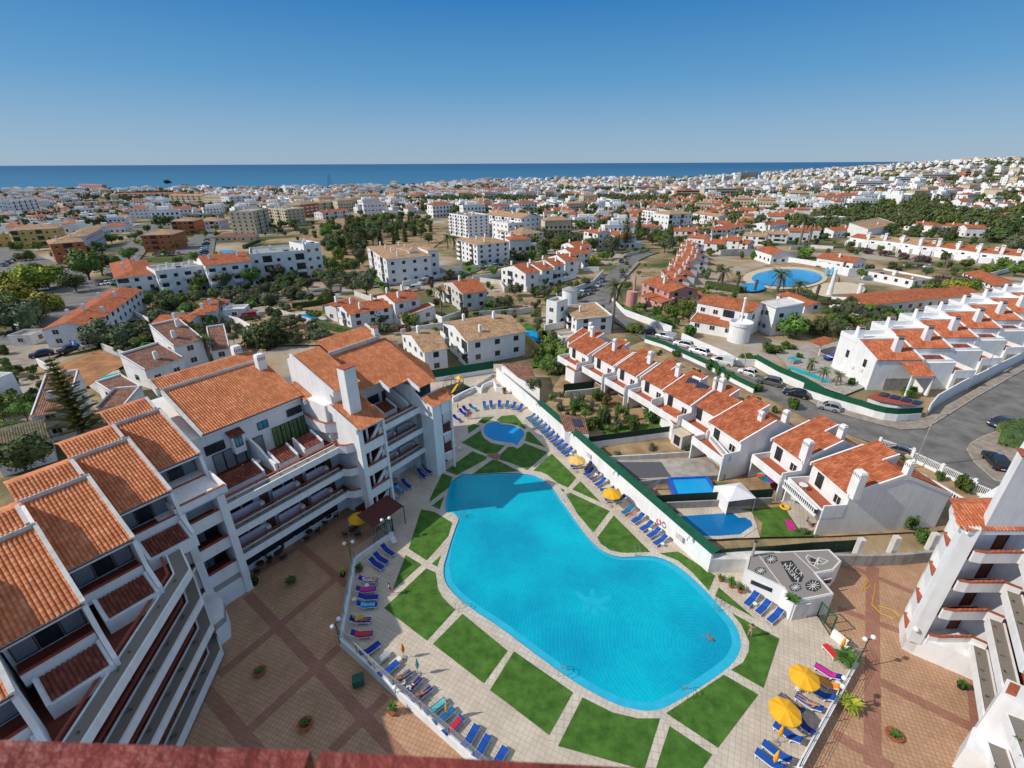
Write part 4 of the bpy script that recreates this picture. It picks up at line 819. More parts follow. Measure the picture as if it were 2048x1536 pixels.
for i,r_ in enumerate([(1472,1182,1560,1125),(1550,1250,1638,1185),(1612,1308,1705,1245),(1665,1364,1765,1295),(1715,1420,1815,1350)]):lounger('A',r_[:2],r_[2:],'sea_fabric' if i==0 else 'blue_fabric','Blue lounger, %s below the lower yellow umbrella along the long wall'%ORD[i],GL)
for i,r_ in enumerate([(1095,818,1160,800),(1200,845,1235,790),(1318,1000,1400,985),(1350,1075,1445,1060),(1400,1090,1500,1045)]):lounger('A',r_[:2],r_[2:],'blue_fabric','Blue lounger half hidden under the %s yellow umbrella, %s'%('upper' if i<2 else 'lower',['on its left','on its right','at its left edge','below its centre','at its right edge'][i]),GL)
for i,r_ in enumerate([(425,382,412,318),(475,375,464,312),(530,372,533,312),(578,370,598,316),(622,380,656,326),(668,394,710,342)]):lounger('A',r_[:2],r_[2:],'sea_fabric' if i in(0,3)else 'blue_fabric','Blue lounger, %s from the left in the arc of six facing the paddling pool'%ORD[i],GL)
for i,r_ in enumerate([(365,388,295,342),(300,402,254,360),(275,426,226,380),(228,466,186,432)]):lounger('A',r_[:2],r_[2:],'sea_fabric' if i==0 else 'navy_fabric','Navy lounger, %s going left from the arc beside the corner room of the white building'%ORD[i],GL)
def cz(x,y):return(600+x/4.8,780+y/4.8)
for i,(a,b_,c,d,tw)in enumerate([(1415,695,1325,622,None),(1365,735,1272,660,None),(1268,808,1175,722,None),(1212,852,1122,760,None),(1070,950,975,862,None),(1000,992,910,902,'lightblue'),(940,1035,870,965,'pink_floral')]):
 lounger('S',cz(a,b_),cz(c,d),'navy_fabric','Navy lounger, %s from the far end of the shaded row'%ORD[i],GL,tw)
for i,(a,b_,c,d,f_,tw,lb)in enumerate([(1228,195,1148,128,'navy_fabric',None,'top of three beside the white plastic chair'),(1190,245,1102,182,'navy_fabric',None,'middle of three beside the white plastic chair'),(1160,280,1075,215,'navy_fabric',None,'bottom of three beside the white plastic chair'),(1125,352,1005,340,'navy_fabric','pink_floral','just below the potted plant'),(1128,405,975,408,'navy_fabric','magenta','below the patterned towel'),(1122,458,1010,450,'navy_fabric',None,'with a bare mattress below the magenta towel'),(1115,505,1002,500,'navy_fabric','lightblue','above the low white table'),(1075,602,955,595,'navy_fabric',None,'beside the folded pale yellow umbrella'),(1085,690,965,685,'navy_fabric','red_fabric','nearest the bend of the parapet'),(1130,752,1022,815,'navy_fabric',None,'just past the bend of the parapet'),(1188,812,1080,882,'grey_fabric',None,'without a mattress'),(1245,872,1142,948,'blue_fabric',None,'beside the bare grey one'),(1328,930,1215,1002,'sea_fabric',None,'with a sunbather in green trunks'),(1385,975,1298,1058,'blue_fabric',None,'with a sunbather in white'),(1455,1028,1345,1108,'blue_fabric',None,'by the shaft of shadow'),(1552,1108,1430,1192,'blue_fabric','teal_fabric','with teal cushions'),(1605,1158,1480,1255,'sea_fabric',None,'beside the folded umbrella'),(1650,1225,1555,1312,'blue_fabric','red_fabric','with the red towel near the bottom')]):
 lounger('C',(a,b_),(c,d),f_,'%s lounger along the left parapet, %s'%({'navy_fabric':'Navy','grey_fabric':'Grey','blue_fabric':'Blue','sea_fabric':'Teal blue'}[f_],lb),GL,tw)
for i,(a,b_,c,d)in enumerate([(952,1455,930,1490),(975,1475,952,1512),(1008,1500,985,1535)]):lounger('S',(a,b_),(c,d),'blue_fabric','Blue lounger at the bottom of the photo, %s of three'%['left','middle','right'][i],GL)
for i,(a,b_,c,d)in enumerate([(668,508,735,432),(738,560,812,482),(810,615,890,535)]):lounger('B',(a,b_),(c,d),'blue_fabric','Blue lounger, %s of three against the white pump house'%['left','middle','right'][i],GL)
for i,(a,b_,c,d,f_,tw,lb)in enumerate([(1112,890,1258,965,'navy_fabric','magenta','with magenta towel behind the upper open umbrella'),(1105,960,1235,1020,'orange_fabric',None,'orange one shaded by the upper open umbrella'),(1085,1040,1200,1085,'blue_fabric',None,'in front of the upper open umbrella'),(985,1078,1145,1168,'blue_fabric',None,'between the two open umbrellas'),(880,1075,1030,1185,'sea_fabric',None,'under the lower open umbrella'),(1000,1225,1050,1270,'navy_fabric',None,'mostly hidden by the lower open umbrella'),(850,1262,1010,1365,'blue_fabric',None,'just below the lower open umbrella'),(780,1378,942,1488,'blue_fabric',None,'beside the lower folded umbrella'),(735,1432,900,1540,'blue_fabric',None,'nearest the bottom edge'),(1195,790,1250,830,'red_fabric',None,'red one beside the potted palm')]):
 lounger('B',(a,b_),(c,d),f_,'Lounger by the right parapet, '+lb,GL,tw)
 # umbrellas
def open_umbrella(x,y,label,r=1.55,z=0.03,tilt=(0,0),fab='yellow_fabric'):
 t=thing('umbrella',label,'umbrella',(x,y,z));MB().mat('metal').cyl(0,0,0,2.45,.022,n=8).obj('pole',t);MB().mat('concrete').lathe(0,0,[(.001,.1),(.15,.1),(.25,.06),(.26,0)],14).obj('base',t)
 mb=MB().mat(fab);n=8;hub=(tilt[0]*.0,tilt[1]*.0,2.42)
 for i in range(n):
  a0,a1=2*math.pi*i/n,2*math.pi*(i+1)/n;am=(a0+a1)/2
  def pt(rr,a,sag):return(rr*math.cos(a),rr*math.sin(a),2.42-.36*(rr/r)**1.4*1.0-sag)
  for j in range(5):
   r0,r1=r*j/5,r*(j+1)/5;s0,s1=.07*(j/5),.07*((j+1)/5)
   c0,c1=math.cos(am-a0),1
   mb.add([pt(r0,a0,0),pt(r1,a0,0),pt(r1*.95,am,s1)]+([pt(r0*.95,am,s0)]if j else[]));mb.add([pt(r0*.95,am,s0),pt(r1*.95,am,s1),pt(r1,a1,0)]+([pt(r0,a1,0)]if j else[]))
  mb.add([pt(r,a0,0),pt(r,a0,.16),pt(r*.95,am,.22),pt(r*.95,am,.07)]);mb.add([pt(r*.95,am,.07),pt(r*.95,am,.22),pt(r,a1,.16),pt(r,a1,0)])
 mb.obj('canopy',t)
 mb=MB().mat('metal')
 for i in range(8):a=2*math.pi*i/8;mb.tube([(0,0,2.38),(r*.96*math.cos(a),r*.96*math.sin(a),2.02)],.008,4);mb.tube([(0,0,1.9),(r*.5*math.cos(a),r*.5*math.sin(a),2.2)],.008,4)
 mb.obj('ribs',t);MB().mat(fab).cyl(0,0,2.42,2.5,.03,.015,8).obj('finial',t)
 return t
for tag,x,y,z,lb in[('B',1046,945,2.42,'yellow open umbrella with scalloped edge, upper of two by the right parapet'),('B',925,1160,2.42,'yellow open umbrella, lower of two by the right parapet'),('A',1130,752,2.42,'faded yellow open umbrella nearer the paddling pool by the long wall'),('A',1400,1008,2.42,'yellow open umbrella halfway down the long wall'),('D',1008,1188,2.42,'yellow open umbrella in the shade beside the stair tower')]:
 open_umbrella(*W(*P(tag,x,y),z),lb,1.15 if tag!='A' else 1.2,fab='pale_yellow' if x==1130 else 'yellow_fabric')
def folded(tag,x,y,lb,fab='yellow_fabric',h=2.3):
 X_,Y_=W(*P(tag,x,y),0);t=thing('folded_umbrella',lb,'umbrella',(X_,Y_,.02));MB().mat('metal').cyl(0,0,0,h,.02,n=8).obj('pole',t);MB().mat('concrete').cyl(0,0,0,.08,.22,n=14).obj('base',t)
 mb=MB().mat(fab)
 for k in range(7):
  a=k*.9;mb.raw([(.03*math.cos(a),.03*math.sin(a),h),(.17*math.cos(a),.17*math.sin(a),h*.62),(.12*math.cos(a+.7),.12*math.sin(a+.7),h*.42),(.07*math.cos(a+1.2),.07*math.sin(a+1.2),h*.60)],[(0,1,2,3)])
 mb.lathe(0,0,[(.02,h),(.08,h*.85),(.13,h*.6),(.09,h*.42),(.03,h*.4)],9);mb.obj('canopy',t)
folded('B',862,1380,'folded yellow umbrella below the lower open umbrella');folded('B',832,1540,'folded yellow umbrella at the bottom edge of the deck');folded('B',1255,815,'folded yellow umbrella beside the red lounger and palm pot')
folded('C',1290,840,'small folded orange yellow umbrella standing in the shade','orange_fabric',1.9);folded('C',1380,945,'folded pale green and white umbrella in the sun','teal_fabric',2.1);folded('C',1565,1225,'folded yellow umbrella beside teal cushions','pale_yellow');folded('C',1110,385,'folded yellow umbrella by the patterned towel','pale_yellow',1.6);folded('C',1030,625,'folded pale yellow umbrella between two navy loungers','pale_yellow',1.6)
folded('A',215,395,'folded orange umbrella beside the navy loungers by the corner room','orange_fabric',1.7)
# plastic tables and chairs
def table(x,y,lb,r=.38,h=.70,m='plastic',z=0,group=None):
 t=thing('table',lb,'table',(x,y,z),0,group);MB().mat(m).cyl(0,0,h-.04,h,r,n=18).obj('tabletop',t)
 for k in range(4):a=.8+k*math.pi/2;MB().mat(m).tube([(r*.8*math.cos(a),r*.8*math.sin(a),0),(r*.6*math.cos(a),r*.6*math.sin(a),h-.04)],.022,6).obj('leg',t)
 return t
def chair(x,y,rot,lb,m='plastic',z=0,group=None):
 t=thing('chair',lb,'chair',(x,y,z),rot,group);MB().mat(m).box(-.24,.24,-.24,.24,.42,.46).obj('seat',t)
 mb=MB().mat(m).raw([(-.24,.22,.46),(.24,.22,.46),(.26,.34,.92),(-.26,.34,.92),(-.24,.25,.46),(.24,.25,.46),(.26,.37,.92),(-.26,.37,.92)],[(0,1,2,3),(4,7,6,5),(0,4,5,1),(2,6,7,3),(1,5,6,2),(3,7,4,0)]);mb.obj('backrest',t)
 for x_,y_ in((-.22,-.22),(.22,-.22),(-.22,.22),(.22,.22)):MB().mat(m).cyl(0,0,0,.42,.022,.028,6).obj('leg',t,loc=(x_,y_,0))
 for x_ in(-.27,.27):MB().mat(m).box(x_-.025,x_+.025,-.2,.28,.62,.66).obj('armrest',t)
 return t
for i,(x,y)in enumerate([(935,830),(1058,730)]):table(*W(*cz(x,y),.6),'white plastic table under the galleries, %s'%['nearer the stair tower','farther from the stair tower'][i])
for i,(x,y,r_)in enumerate([(925,765,.3),(962,715,1.8),(985,740,4),(1020,690,.2)]):chair(*W(*cz(x,y),.4),r_,'white plastic chair by the galleries, %s from the stair tower'%ORD[i])
for i,(x,y,r_)in enumerate([(185,665,1.5),(228,680,4.5)]):chair(*W(*P('A',x,y),.3),r_,'white plastic chair on the deck beside the corner column, %s'%['left','right'][i])
chair(*W(*P('C',1228,110),.3),.6,'white plastic armchair at the end of the left parapet')
for x,y,lb in[(975,468,'small low white table beside the light blue towel'),(1055,380,'small white table between the patterned and magenta towels'),(1282,992,'small round white table by the sunbathers'),(1255,845,'small round pale table near the folded orange umbrella')]:table(*W(*P('C',x,y),.4),lb,.22,.42)
for x,y,lb in[(725,500,'white round table at the first pump house lounger'),(995,1038,'white round table left of the upper open umbrella'),(1250,1000,'white round table by the orange lounger')]:table(*W(*P('B',x,y),.3),lb,.22,.42)
for k,(x,y)in enumerate([(1690,1305),(1785,1415),(1080,722)]):table(*W(*P('A',x,y),.3),'white round side table by the long wall, %s'%['third from the bottom','lowest','under the last lounger of the long row'][k],.22,.42)
for i,(tag,x,y)in enumerate([('C',378,240),('C',490,175),('C',690,40),('D',975,1280),('D',820,1190)]):
 X_,Y_=W(*P(tag,x,y),.4)
 table(X_,Y_,'dark cafe table in the shade below the galleries, %s from the white column'%ORD[i],.42,.72,'wicker',PLZ)
 for k in range(3):a=.6+k*2.1+i;chair(X_+.85*math.cos(a),Y_+.85*math.sin(a),a-math.pi/2,'dark wicker chair at the %s cafe table, %s'%(ORD[i],['right side','far side','near side'][k]),'wicker',PLZ)
tz=[i for i in range(5)]
def ml(x,y,z):return(MO[0]+x*math.cos(AX)-y*math.sin(AX),MO[1]+x*math.sin(AX)+y*math.cos(AX),z)
x_,y_,z_=ml(5.6,5.0,9.6);table(x_,y_,'round white table on the penthouse terrace',.5,.72,'plastic',z_)
for k in range(2):x_,y_,z_=ml(4.6+2.0*k,5.0+.4*k,9.6);chair(x_,y_,2+3*k,'white plastic chair on the penthouse terrace, %s of the round table'%['left','right'][k],'plastic',z_)
x_,y_,z_=ml(2.2,5.0,9.6)
t=thing('drying_rack','red towel over a drying rack on the penthouse terrace','drying rack',(x_,y_,z_),AX);MB().mat('red_fabric').raw([(-.6,-.2,1.0),(.6,-.2,1.0),(.6,.3,.3),(-.6,.3,.3),(.6,-.6,.3),(-.6,-.6,.3)],[(0,1,2,3),(1,0,5,4)]).obj('towel',t);MB().mat('metal').tube([(-.6,-.6,0),(-.6,-.2,1.0),(.6,-.2,1.0),(.6,-.6,0)],.02,5).obj('frame',t)
# lamps with globes
def lamp(x,y,z,h,lb,n=1,rot=0):
 t=thing('globe_lamp',lb,'lamp',(x,y,z),rot);MB().mat('green_metal').cyl(0,0,0,h,.04,n=8).obj('post',t)
 if n==1:MB().mat('globe').ball((0,0,h+.17),.2,14).obj('globe',t,smooth=True)
 else:
  MB().mat('green_metal').box(-.42,.42,-.02,.02,h-.12,h-.07).obj('arm',t)
  for s_ in(-.42,.42):MB().mat('globe').ball((s_,0,h+.1),.2,14).obj('globe',t,smooth=True)
 return t
lamp(*W(*P('B',1378,868),.5),.5,3.0,'green lamp post with two white globes at the right corner of the deck',2,.2)
lamp(*W(*P('B',1225,1130),.5),.5,2.6,'green lamp post with two white globes beside the potted shrub on the right parapet',2,.9)
lamp(*W(*P('C',963,245),.7),.7,2.9,'green lamp post with two white globes at the top of the left parapet',2,.3)
lamp(*W(*P('C',885,748),.7),.7,2.6,'green lamp post with two white globes at the bend of the left parapet',2,1.2)
lamp(*W(*P('C',1236,1060),.7),.7,.5,'white globe lamp on the lower left parapet');lamp(*W(*P('D',1205,1330),.3),0,3.0,'green lamp post with two white globes beside the green gate',2,.4)
for i,(x,y)in enumerate([(820,333),(1075,560),(1412,856),(1980,1360)]):
 X_,Y_=W(*P('A',x,y),3.0);lamp(X_,Y_,2.5,.35,'white globe lamp on top of the long wall, %s from the playground'%ORD[i])
 # pool ladders
def ladder(tag,x,y,ang,lb):
 t=thing('pool_ladder',lb,'pool ladder',(*W(*P(tag,x,y),0),.012),ang)
 for s_ in(-.25,.25):MB().mat('metal').tube([(s_,.75,0),(s_,.75,.55),(s_,.62,.82),(s_,.35,.92),(s_,.02,.85),(s_,-.14,.5),(s_,-.15,-.09)],.024,6).obj('handrail',t)
 MB().mat('metal').box(-.25,.25,-.17,-.12,.05,.09).obj('step',t)
for a in[('B',485,525,R(-35),'steel pool ladder nearest the pump house'),('B',285,1045,R(190),'steel pool ladder at the lower right side of the pool'),('S',1128,1340,R(155),'steel pool ladder at the lower edge of the pool'),('S',925,1212,R(140),'steel pool ladder at the lower left curve of the pool'),('A',1030,1080,R(-55),'steel pool ladder by the upper right curve of the pool'),('A',262,1200,R(120),'steel pool ladder at the notch on the left of the pool'),('A',1590,1495,R(0),'steel pool ladder where the pool widens by the long wall')]:ladder(*a)
# pots and planters
def leaves(mb,c,r,h,n,m='leaf_bush',droop=.3,wd=.18):
 mb.mat(m)
 for _ in range(n):
  a=random.uniform(0,6.28);e=random.uniform(.2,1.3);L_=r*random.uniform(.6,1.1);dx,dy=math.cos(a),math.sin(a);w=wd*r
  p1=(c[0]+dx*L_*.5*math.cos(e),c[1]+dy*L_*.5*math.cos(e),c[2]+h*(.3+.4*math.sin(e)));p2=(c[0]+dx*L_,c[1]+dy*L_,c[2]+h*(math.sin(e))-droop*h*.3)
  mb.add([c,(p1[0]-dy*w,p1[1]+dx*w,p1[2]),p2,(p1[0]+dy*w,p1[1]-dx*w,p1[2])])
def pot(x,y,z,lb,rp=.28,hp=.35,rl=.5,hl=.7,m='planter_red',n=40,lm='leaf_bush',name='potted_plant'):
 t=thing(name,lb,'potted plant',(x,y,z));MB().mat(m).lathe(0,0,[(.001,0),(rp*.75,0),(rp,hp),(rp*1.08,hp),(rp*1.05,hp*.92),(rp*.85,hp*.88),(.001,hp*.88)],16).obj('pot',t)
 mb=MB();leaves(mb,(0,0,hp*.85),rl,hl,n,lm);mb.obj('foliage',t)
for tag,x,y,z,lb,kw in[('C',348,372,PLZ,'plant in a black pot with white rim by the building corner',dict(m='frame_dark',rp=.4,hp=.45,n=18)),('C',580,372,PLZ,'round green shrub in a shallow bowl on the shaded plaza',dict(rl=.65,hl=.5,n=110,m='soil')),('C',380,935,PLZ,'oval bowl planter with sparse plants on the shaded plaza',dict(rp=.5,hp=.3,rl=.45,hl=.3)),('C',668,1270,PLZ,'round terracotta bowl planter with low plants near the bottom of the plaza',dict(rp=.55,hp=.35,rl=.5,hl=.25)),('C',905,320,PLZ,'light green plant in a dark pot outside the left parapet',dict(m='frame_dark',lm='leaf_light')),('C',1010,290,0,'bushy plant in a terracotta pot inside the left parapet',dict(rp=.35)),('C',1220,1190,PLZ,'leafy plant in a terracotta pot outside the lower left parapet',dict(rp=.35,hl=1.1)),('B',510,352,0,'small orange box planter, left of three by the pump house',dict(hl=.4)),('B',575,392,0,'orange box planter with yucca, middle of three by the pump house',dict(hl=1.0,rl=.65)),('B',632,425,0,'orange box planter with spiky plants, right of three by the pump house',dict(hl=.8)),('B',1285,885,0,'broad leafed palm in a large grey pot at the right corner of the deck',dict(m='concrete',rp=.45,hp=.6,rl=1.1,hl=1.2,n=60,lm='leaf_bush')),('B',1312,1165,PLZ,'sparse yellowish shrub in a dark pot outside the right parapet',dict(m='metal_dark',rl=1.0,hl=1.1,lm='leaf_light',n=50)),('B',1600,1335,PLZ,'oval terracotta bowl of small plants on the sunny plaza',dict(rp=.55,hp=.3,rl=.5,hl=.25)),('Q',720,1175,PLZ,'green plant in a black pot beside the right building',dict(m='frame_dark',rp=.35,hl=.5)),('A',572,258,0,'yucca in a terracotta pot on the playground steps wall',dict(rp=.35,hl=1.2,rl=.7,lm='leaf_olive')),('B',965,470,2.5,'green succulents on the edge of the mosaic roof',dict(rp=.1,hp=.02,rl=.8,hl=.4,n=60))]:pot(*W(*P(tag,x,y),z),z,lb,**kw)
# pump house with mosaic roof
hz=2.35
hp_=[W(*P('B',*p),hz)for p in[(655,290),(695,180),(1205,152),(1275,235),(1225,440),(985,480)]]
hp_=[W(*P('B',*p),hz)for p in[(665,285),(690,180),(1190,155),(1275,232),(1225,290),(1115,310),(1225,440),(975,490),(905,400)]]
t=thing('pump_house','white pump house whose flat roof carries a black and white pebble mosaic','building',(*hp_[0],0));q=[(p[0]-hp_[0][0],p[1]-hp_[0][1])for p in hp_]
mb=MB().mat('white');slab(mb,q,-.4,hz);mb.obj('wall',t)
mb=MB().mat('mosaic_grey');tri_poly(mb,offset(q,-.18),hz+.012);mb.obj('roof',t)
mb=MB().mat('mosaic_white');wallpath(mb,offset(q,-.14),.16,hz,hz+.1,closed=True);mb.obj('roof_kerb',t)
def hl(x,y):p=W(*P('B',x,y),hz);return(p[0]-hp_[0][0],p[1]-hp_[0][1])
def strokes(mb,segs,w=.09,z=hz+.034):
 for i,(a,b_)in enumerate(segs):
  a,b_=Vector(a),Vector(b_);d=(b_-a).normalized();nn=Vector((-d.y,d.x))*w/2;zz=z+.0006*i;mb.add([(*(a-nn-d*w*.3),zz),(*(b_-nn+d*w*.3),zz),(*(b_+nn+d*w*.3),zz),(*(a+nn-d*w*.3),zz)])
mb=MB().mat('mosaic_black');tri_poly(mb,[hl(*p)for p in[(885,232),(960,224),(1035,325),(1020,362),(960,362)]],hz+.022);mb.obj('lettering_panel',t)
for i,(x,y,rx,ry)in enumerate([(828,218,45,28),(762,290,40,26),(982,395,42,28),(1095,384,55,40)]):
 c=hl(x,y);e=[hl(x+rx*math.cos(k*math.pi/3+.3),y+ry*math.sin(k*math.pi/3+.3))for k in range(6)];mb=MB().mat('mosaic_black');tri_poly(mb,e,hz+.022);mb.obj('mosaic_star_ground',t)
 mb=MB().mat('mosaic_white');strokes(mb,[(tuple(Vector(c)+(Vector(hl(x+rx*.75*math.cos(k*math.pi/5.5),y+ry*.75*math.sin(k*math.pi/5.5)))-Vector(c))*.12),hl(x+rx*.75*math.cos(k*math.pi/5.5),y+ry*.75*math.sin(k*math.pi/5.5)))for k in range(11)],.06);mb.obj('mosaic_star',t)
LET={'V':[[(0,1),(.5,0)],[(.5,0),(1,1)]],'I':[[(.5,0),(.5,1)]],'L':[[(0,1),(0,0)],[(0,0),(.9,0)]],'A':[[(0,0),(.5,1)],[(.5,1),(1,0)],[(.2,.4),(.8,.4)]],'M':[[(0,0),(0,1)],[(0,1),(.5,.4)],[(.5,.4),(1,1)],[(1,1),(1,0)]],'G':[[(1,.9),(.1,1)],[(.1,1),(0,.1)],[(0,.1),(1,0)],[(1,0),(1,.5)],[(1,.5),(.6,.5)]],'N':[[(0,0),(0,1)],[(0,1),(1,0)],[(1,0),(1,1)]]}
def word(txt,x0,y0,x1,y1,hx,hy,name):
 mb=MB().mat('mosaic_white');n_l=len(txt);segs=[]
 for i,ch in enumerate(txt):
  fx0,fy0=x0+(x1-x0)*i/n_l,y0+(y1-y0)*i/n_l;ax,ay=(x1-x0)/n_l*.72,(y1-y0)/n_l*.72
  for(a,b_)in LET[ch]:segs.append(tuple(hl(fx0+ax*p[0]+hx*p[1],fy0+ay*p[0]+hy*p[1])for p in(a,b_)))
 strokes(mb,segs,.055);mb.obj(name,t)
word('VILA',938,258,1022,330,14,-20,'lettering');word('MAGNA',905,262,1000,368,16,-20,'lettering')
mb=MB().mat('mosaic_white');strokes(mb,[(hl(*a),hl(*b_))for a,b_ in[((1062,190),(1048,205)),((1048,205),(1072,245)),((1072,245),(1098,262)),((1098,262),(1128,278)),((1062,190),(1150,235)),((1098,262),(1128,205)),((1128,205),(1188,228)),((1150,250),(1188,228)),((1075,235),(1150,250)),((1128,205),(1120,255))]],.1);mb.obj('mosaic_boat',t)
mb=MB().mat('mosaic_black');tri_poly(mb,[hl(*p)for p in[(1075,205),(1130,222),(1140,245),(1095,250),(1075,235)]],hz+.022);mb.obj('mosaic_boat_ground',t)
mb=MB().mat('mosaic_white');strokes(mb,[(hl(745,185),hl(905,400)),(hl(968,170),hl(1115,310))],.12);mb.obj('roof_divider',t)
a,b_=hl(700,345),hl(838,405)
def side_win(p0,p1,z0,z1,nm,m='glass_dark',fr='white_old'):
 A_,B_=W(*P('B',*p0),z1),W(*P('B',*p1),z1);L_=math.dist(A_,B_);an=math.atan2(B_[1]-A_[1],B_[0]-A_[0]);d=Vector((math.sin(an),-math.cos(an)))
 q0=hp_[0];p_=Vector(A_)+d*.0
 mb=MB().mat(fr).box(-.06,L_+.06,-.03,.05,z0-.06,z1+.06);o=mb.obj(nm,t,loc=(p_.x-q0[0],p_.y-q0[1],0),rot=an);MB().mat(m).box(0,L_,-.05,-.031,z0,z1).obj('pane',o)
side_win((705,345),(840,402),1.2,1.7,'window');side_win((985,512),(1075,498),.05,1.9,'door','white_old','white');side_win((1150,352),(1210,340),1.2,1.7,'window')
x_,y_=W(*P('B',690,262),.9);t=thing('chimney_pipe','tall pale flue pipe at the corner of the pump house','pipe',(x_,y_,0));MB().mat('concrete').cyl(0,0,.0,4.3,.13,.12,10).obj('pipe',t);MB().mat('metal_dark').cyl(0,0,4.3,4.45,.16,n=10).obj('cap',t)
# playground
def ip(x,y,z=0):return W(*P('I',x,y),z)
MB().mat('rubber_mat').prism([ip(*p)for p in[(835,895),(985,850),(1065,890),(950,955)]],.005,.04).obj('rubber_mat',label='dark rubber safety surface under the slide and swing',cat='mat')
x_,y_=ip(985,900);t=thing('play_tower','wooden play tower with yellow roof and long yellow slide','slide',(x_,y_,.04),1.0)
for a,b_ in((-.5,-.5),(.5,-.5),(-.5,.5),(.5,.5)):MB().mat('wood').box(-.05,.05,-.05,.05,0,2.3).obj('post',t,loc=(a,b_,0))
MB().mat('wood').box(-.55,.55,-.55,.55,1.15,1.22).obj('platform',t);MB().mat('slide_yellow').raw([(-.7,-.7,2.3),(.7,-.7,2.3),(.7,.7,2.3),(-.7,.7,2.3),(0,0,2.85)],[(0,1,4),(1,2,4),(2,3,4),(3,0,4),(0,3,2,1)]).obj('roof',t)
mb=MB().mat('slide_yellow');pr=[(-.55,1.2),(-1.2,.85),(-2.0,.35),(-2.5,.15),(-2.8,.12)]
for(a,za),(b_,zb)in zip(pr,pr[1:]):
 mb.add([(a,-.25,za),(b_,-.25,zb),(b_,.25,zb),(a,.25,za)])
 for s_ in(-.25,.25):mb.add([(a,s_,za),(b_,s_,zb),(b_,s_,zb+.16),(a,s_,za+.16)])
mb.obj('slide',t)
x_,y_=ip(905,890);t=thing('swing_frame','metal and wood swing frame left of the slide','swing',(x_,y_,.04),.9)
mb=MB().mat('wood');mb.tube([(-1.2,-.7,0),(-1.0,0,2.2),(-1.2,.7,0)],.05);mb.tube([(1.2,-.7,0),(1.0,0,2.2),(1.2,.7,0)],.05);mb.tube([(-1.0,0,2.2),(1.0,0,2.2)],.05);mb.obj('frame',t)
for s_ in(-.45,.45):MB().mat('frame_dark').box(-.2,.2,-.1,.1,.5,.54).tube([(-.18,0,.52),(-.18,0,2.2)],.012,4).tube([(.18,0,.52),(.18,0,2.2)],.012,4).obj('swing_seat',t,loc=(s_,0,0))
p_=W(*P('A',1762,1242),1.6);t=thing('life_ring','red and white life ring hung on the long white wall','life ring',(p_[0],p_[1],1.6),math.atan2(d_.y,d_.x));MB().mat('red_fabric').tube([(.33*math.cos(k*math.pi/8),-.1,.33*math.sin(k*math.pi/8))for k in range(17)],.07,8).obj('ring',t);MB().mat('white_fabric').box(-.08,.08,-.2,-.02,.25,.42).obj('band',t)
hz_px=[(1430,330),(1440,360),(1395,420),(1440,400),(1490,350),(1480,430),(1465,500),(1520,560),(1600,590),(1643,580),(1600,540),(1500,510)]
MB().mat('slide_yellow').tube([(*W(*P('B',*p),PLZ),PLZ+.03)for p in hz_px],.03,5).obj('garden_hose',label='yellow garden hose snaking over the brown plaza',cat='hose')
MB().mat('green_metal').raw(*(lambda a,b_:([(a-.3,b_-.55,.0),(a+.55,b_-.2,0),(a+.3,b_+.55,0),(a-.55,b_+.2,0),(a-.3,b_-.55,.75),(a+.55,b_-.2,.75),(a+.3,b_+.55,.75),(a-.55,b_+.2,.75)],[(4,5,6,7),(0,1,5,4),(1,2,6,5),(2,3,7,6),(3,0,4,7)]))(*W(*P('C',1000,985),.3))).obj('table_tennis_table',label='dark green folded table outside the lower left parapet',cat='table')
for i,(x,y)in enumerate([(1218,735),(1912,1365)]):
 p_=W(*P('A',x,y),1.5);t=thing('sign','small pool rules sign with red heading on the long wall, %s'%['beside the upper umbrella','near its lower end'][i],'sign',(p_[0]-nr.x*.02,p_[1]-nr.y*.02,1.2),math.atan2(d_.y,d_.x))
 MB().mat('white_fabric').box(-.5,.5,-.03,-.005,0,.75).obj('board',t);MB().mat('red_fabric').box(-.45,.45,-.036,-.031,.58,.68).obj('heading',t);mb=MB().mat('grey_wall');[mb.box(-.4+.3*j,-.18+.3*j,-.036,-.031,.12+.2*k,.24+.2*k)for j in range(3)for k in range(2)];mb.obj('symbols',t)
 # vegetation prototypes (unit crowns, radius about 1)
def blob(mb,c,r,seed,sub=1):
 rn=random.Random(seed);n,m=7,5;vs=[];
 for j in range(m+1):
  th=math.pi*j/m
  for i in range(n):
   ph=2*math.pi*i/n;k=r*rn.uniform(.75,1.05);vs.append((c[0]+k*math.sin(th)*math.cos(ph),c[1]+k*math.sin(th)*math.sin(ph),c[2]+k*math.cos(th)))
 fs=[(j*n+i,j*n+(i+1)%n,(j+1)*n+(i+1)%n,(j+1)*n+i)for j in range(m)for i in range(n)]
 mb.raw(vs,fs)
def leafq(mb,p,nrm,s,rn):
 nrm=Vector(nrm)+Vector((rn.uniform(-.7,.7),rn.uniform(-.7,.7),rn.uniform(-.4,.7)));nrm.normalize()
 a=nrm.cross(Vector((rn.uniform(-1,1),rn.uniform(-1,1),rn.uniform(-1,1)))).normalized();b=nrm.cross(a);p=Vector(p)
 mb.add([tuple(p+a*s),tuple(p+b*s*.6-a*s*.2),tuple(p-a*s*.9),tuple(p-b*s*.65+a*s*.1)])
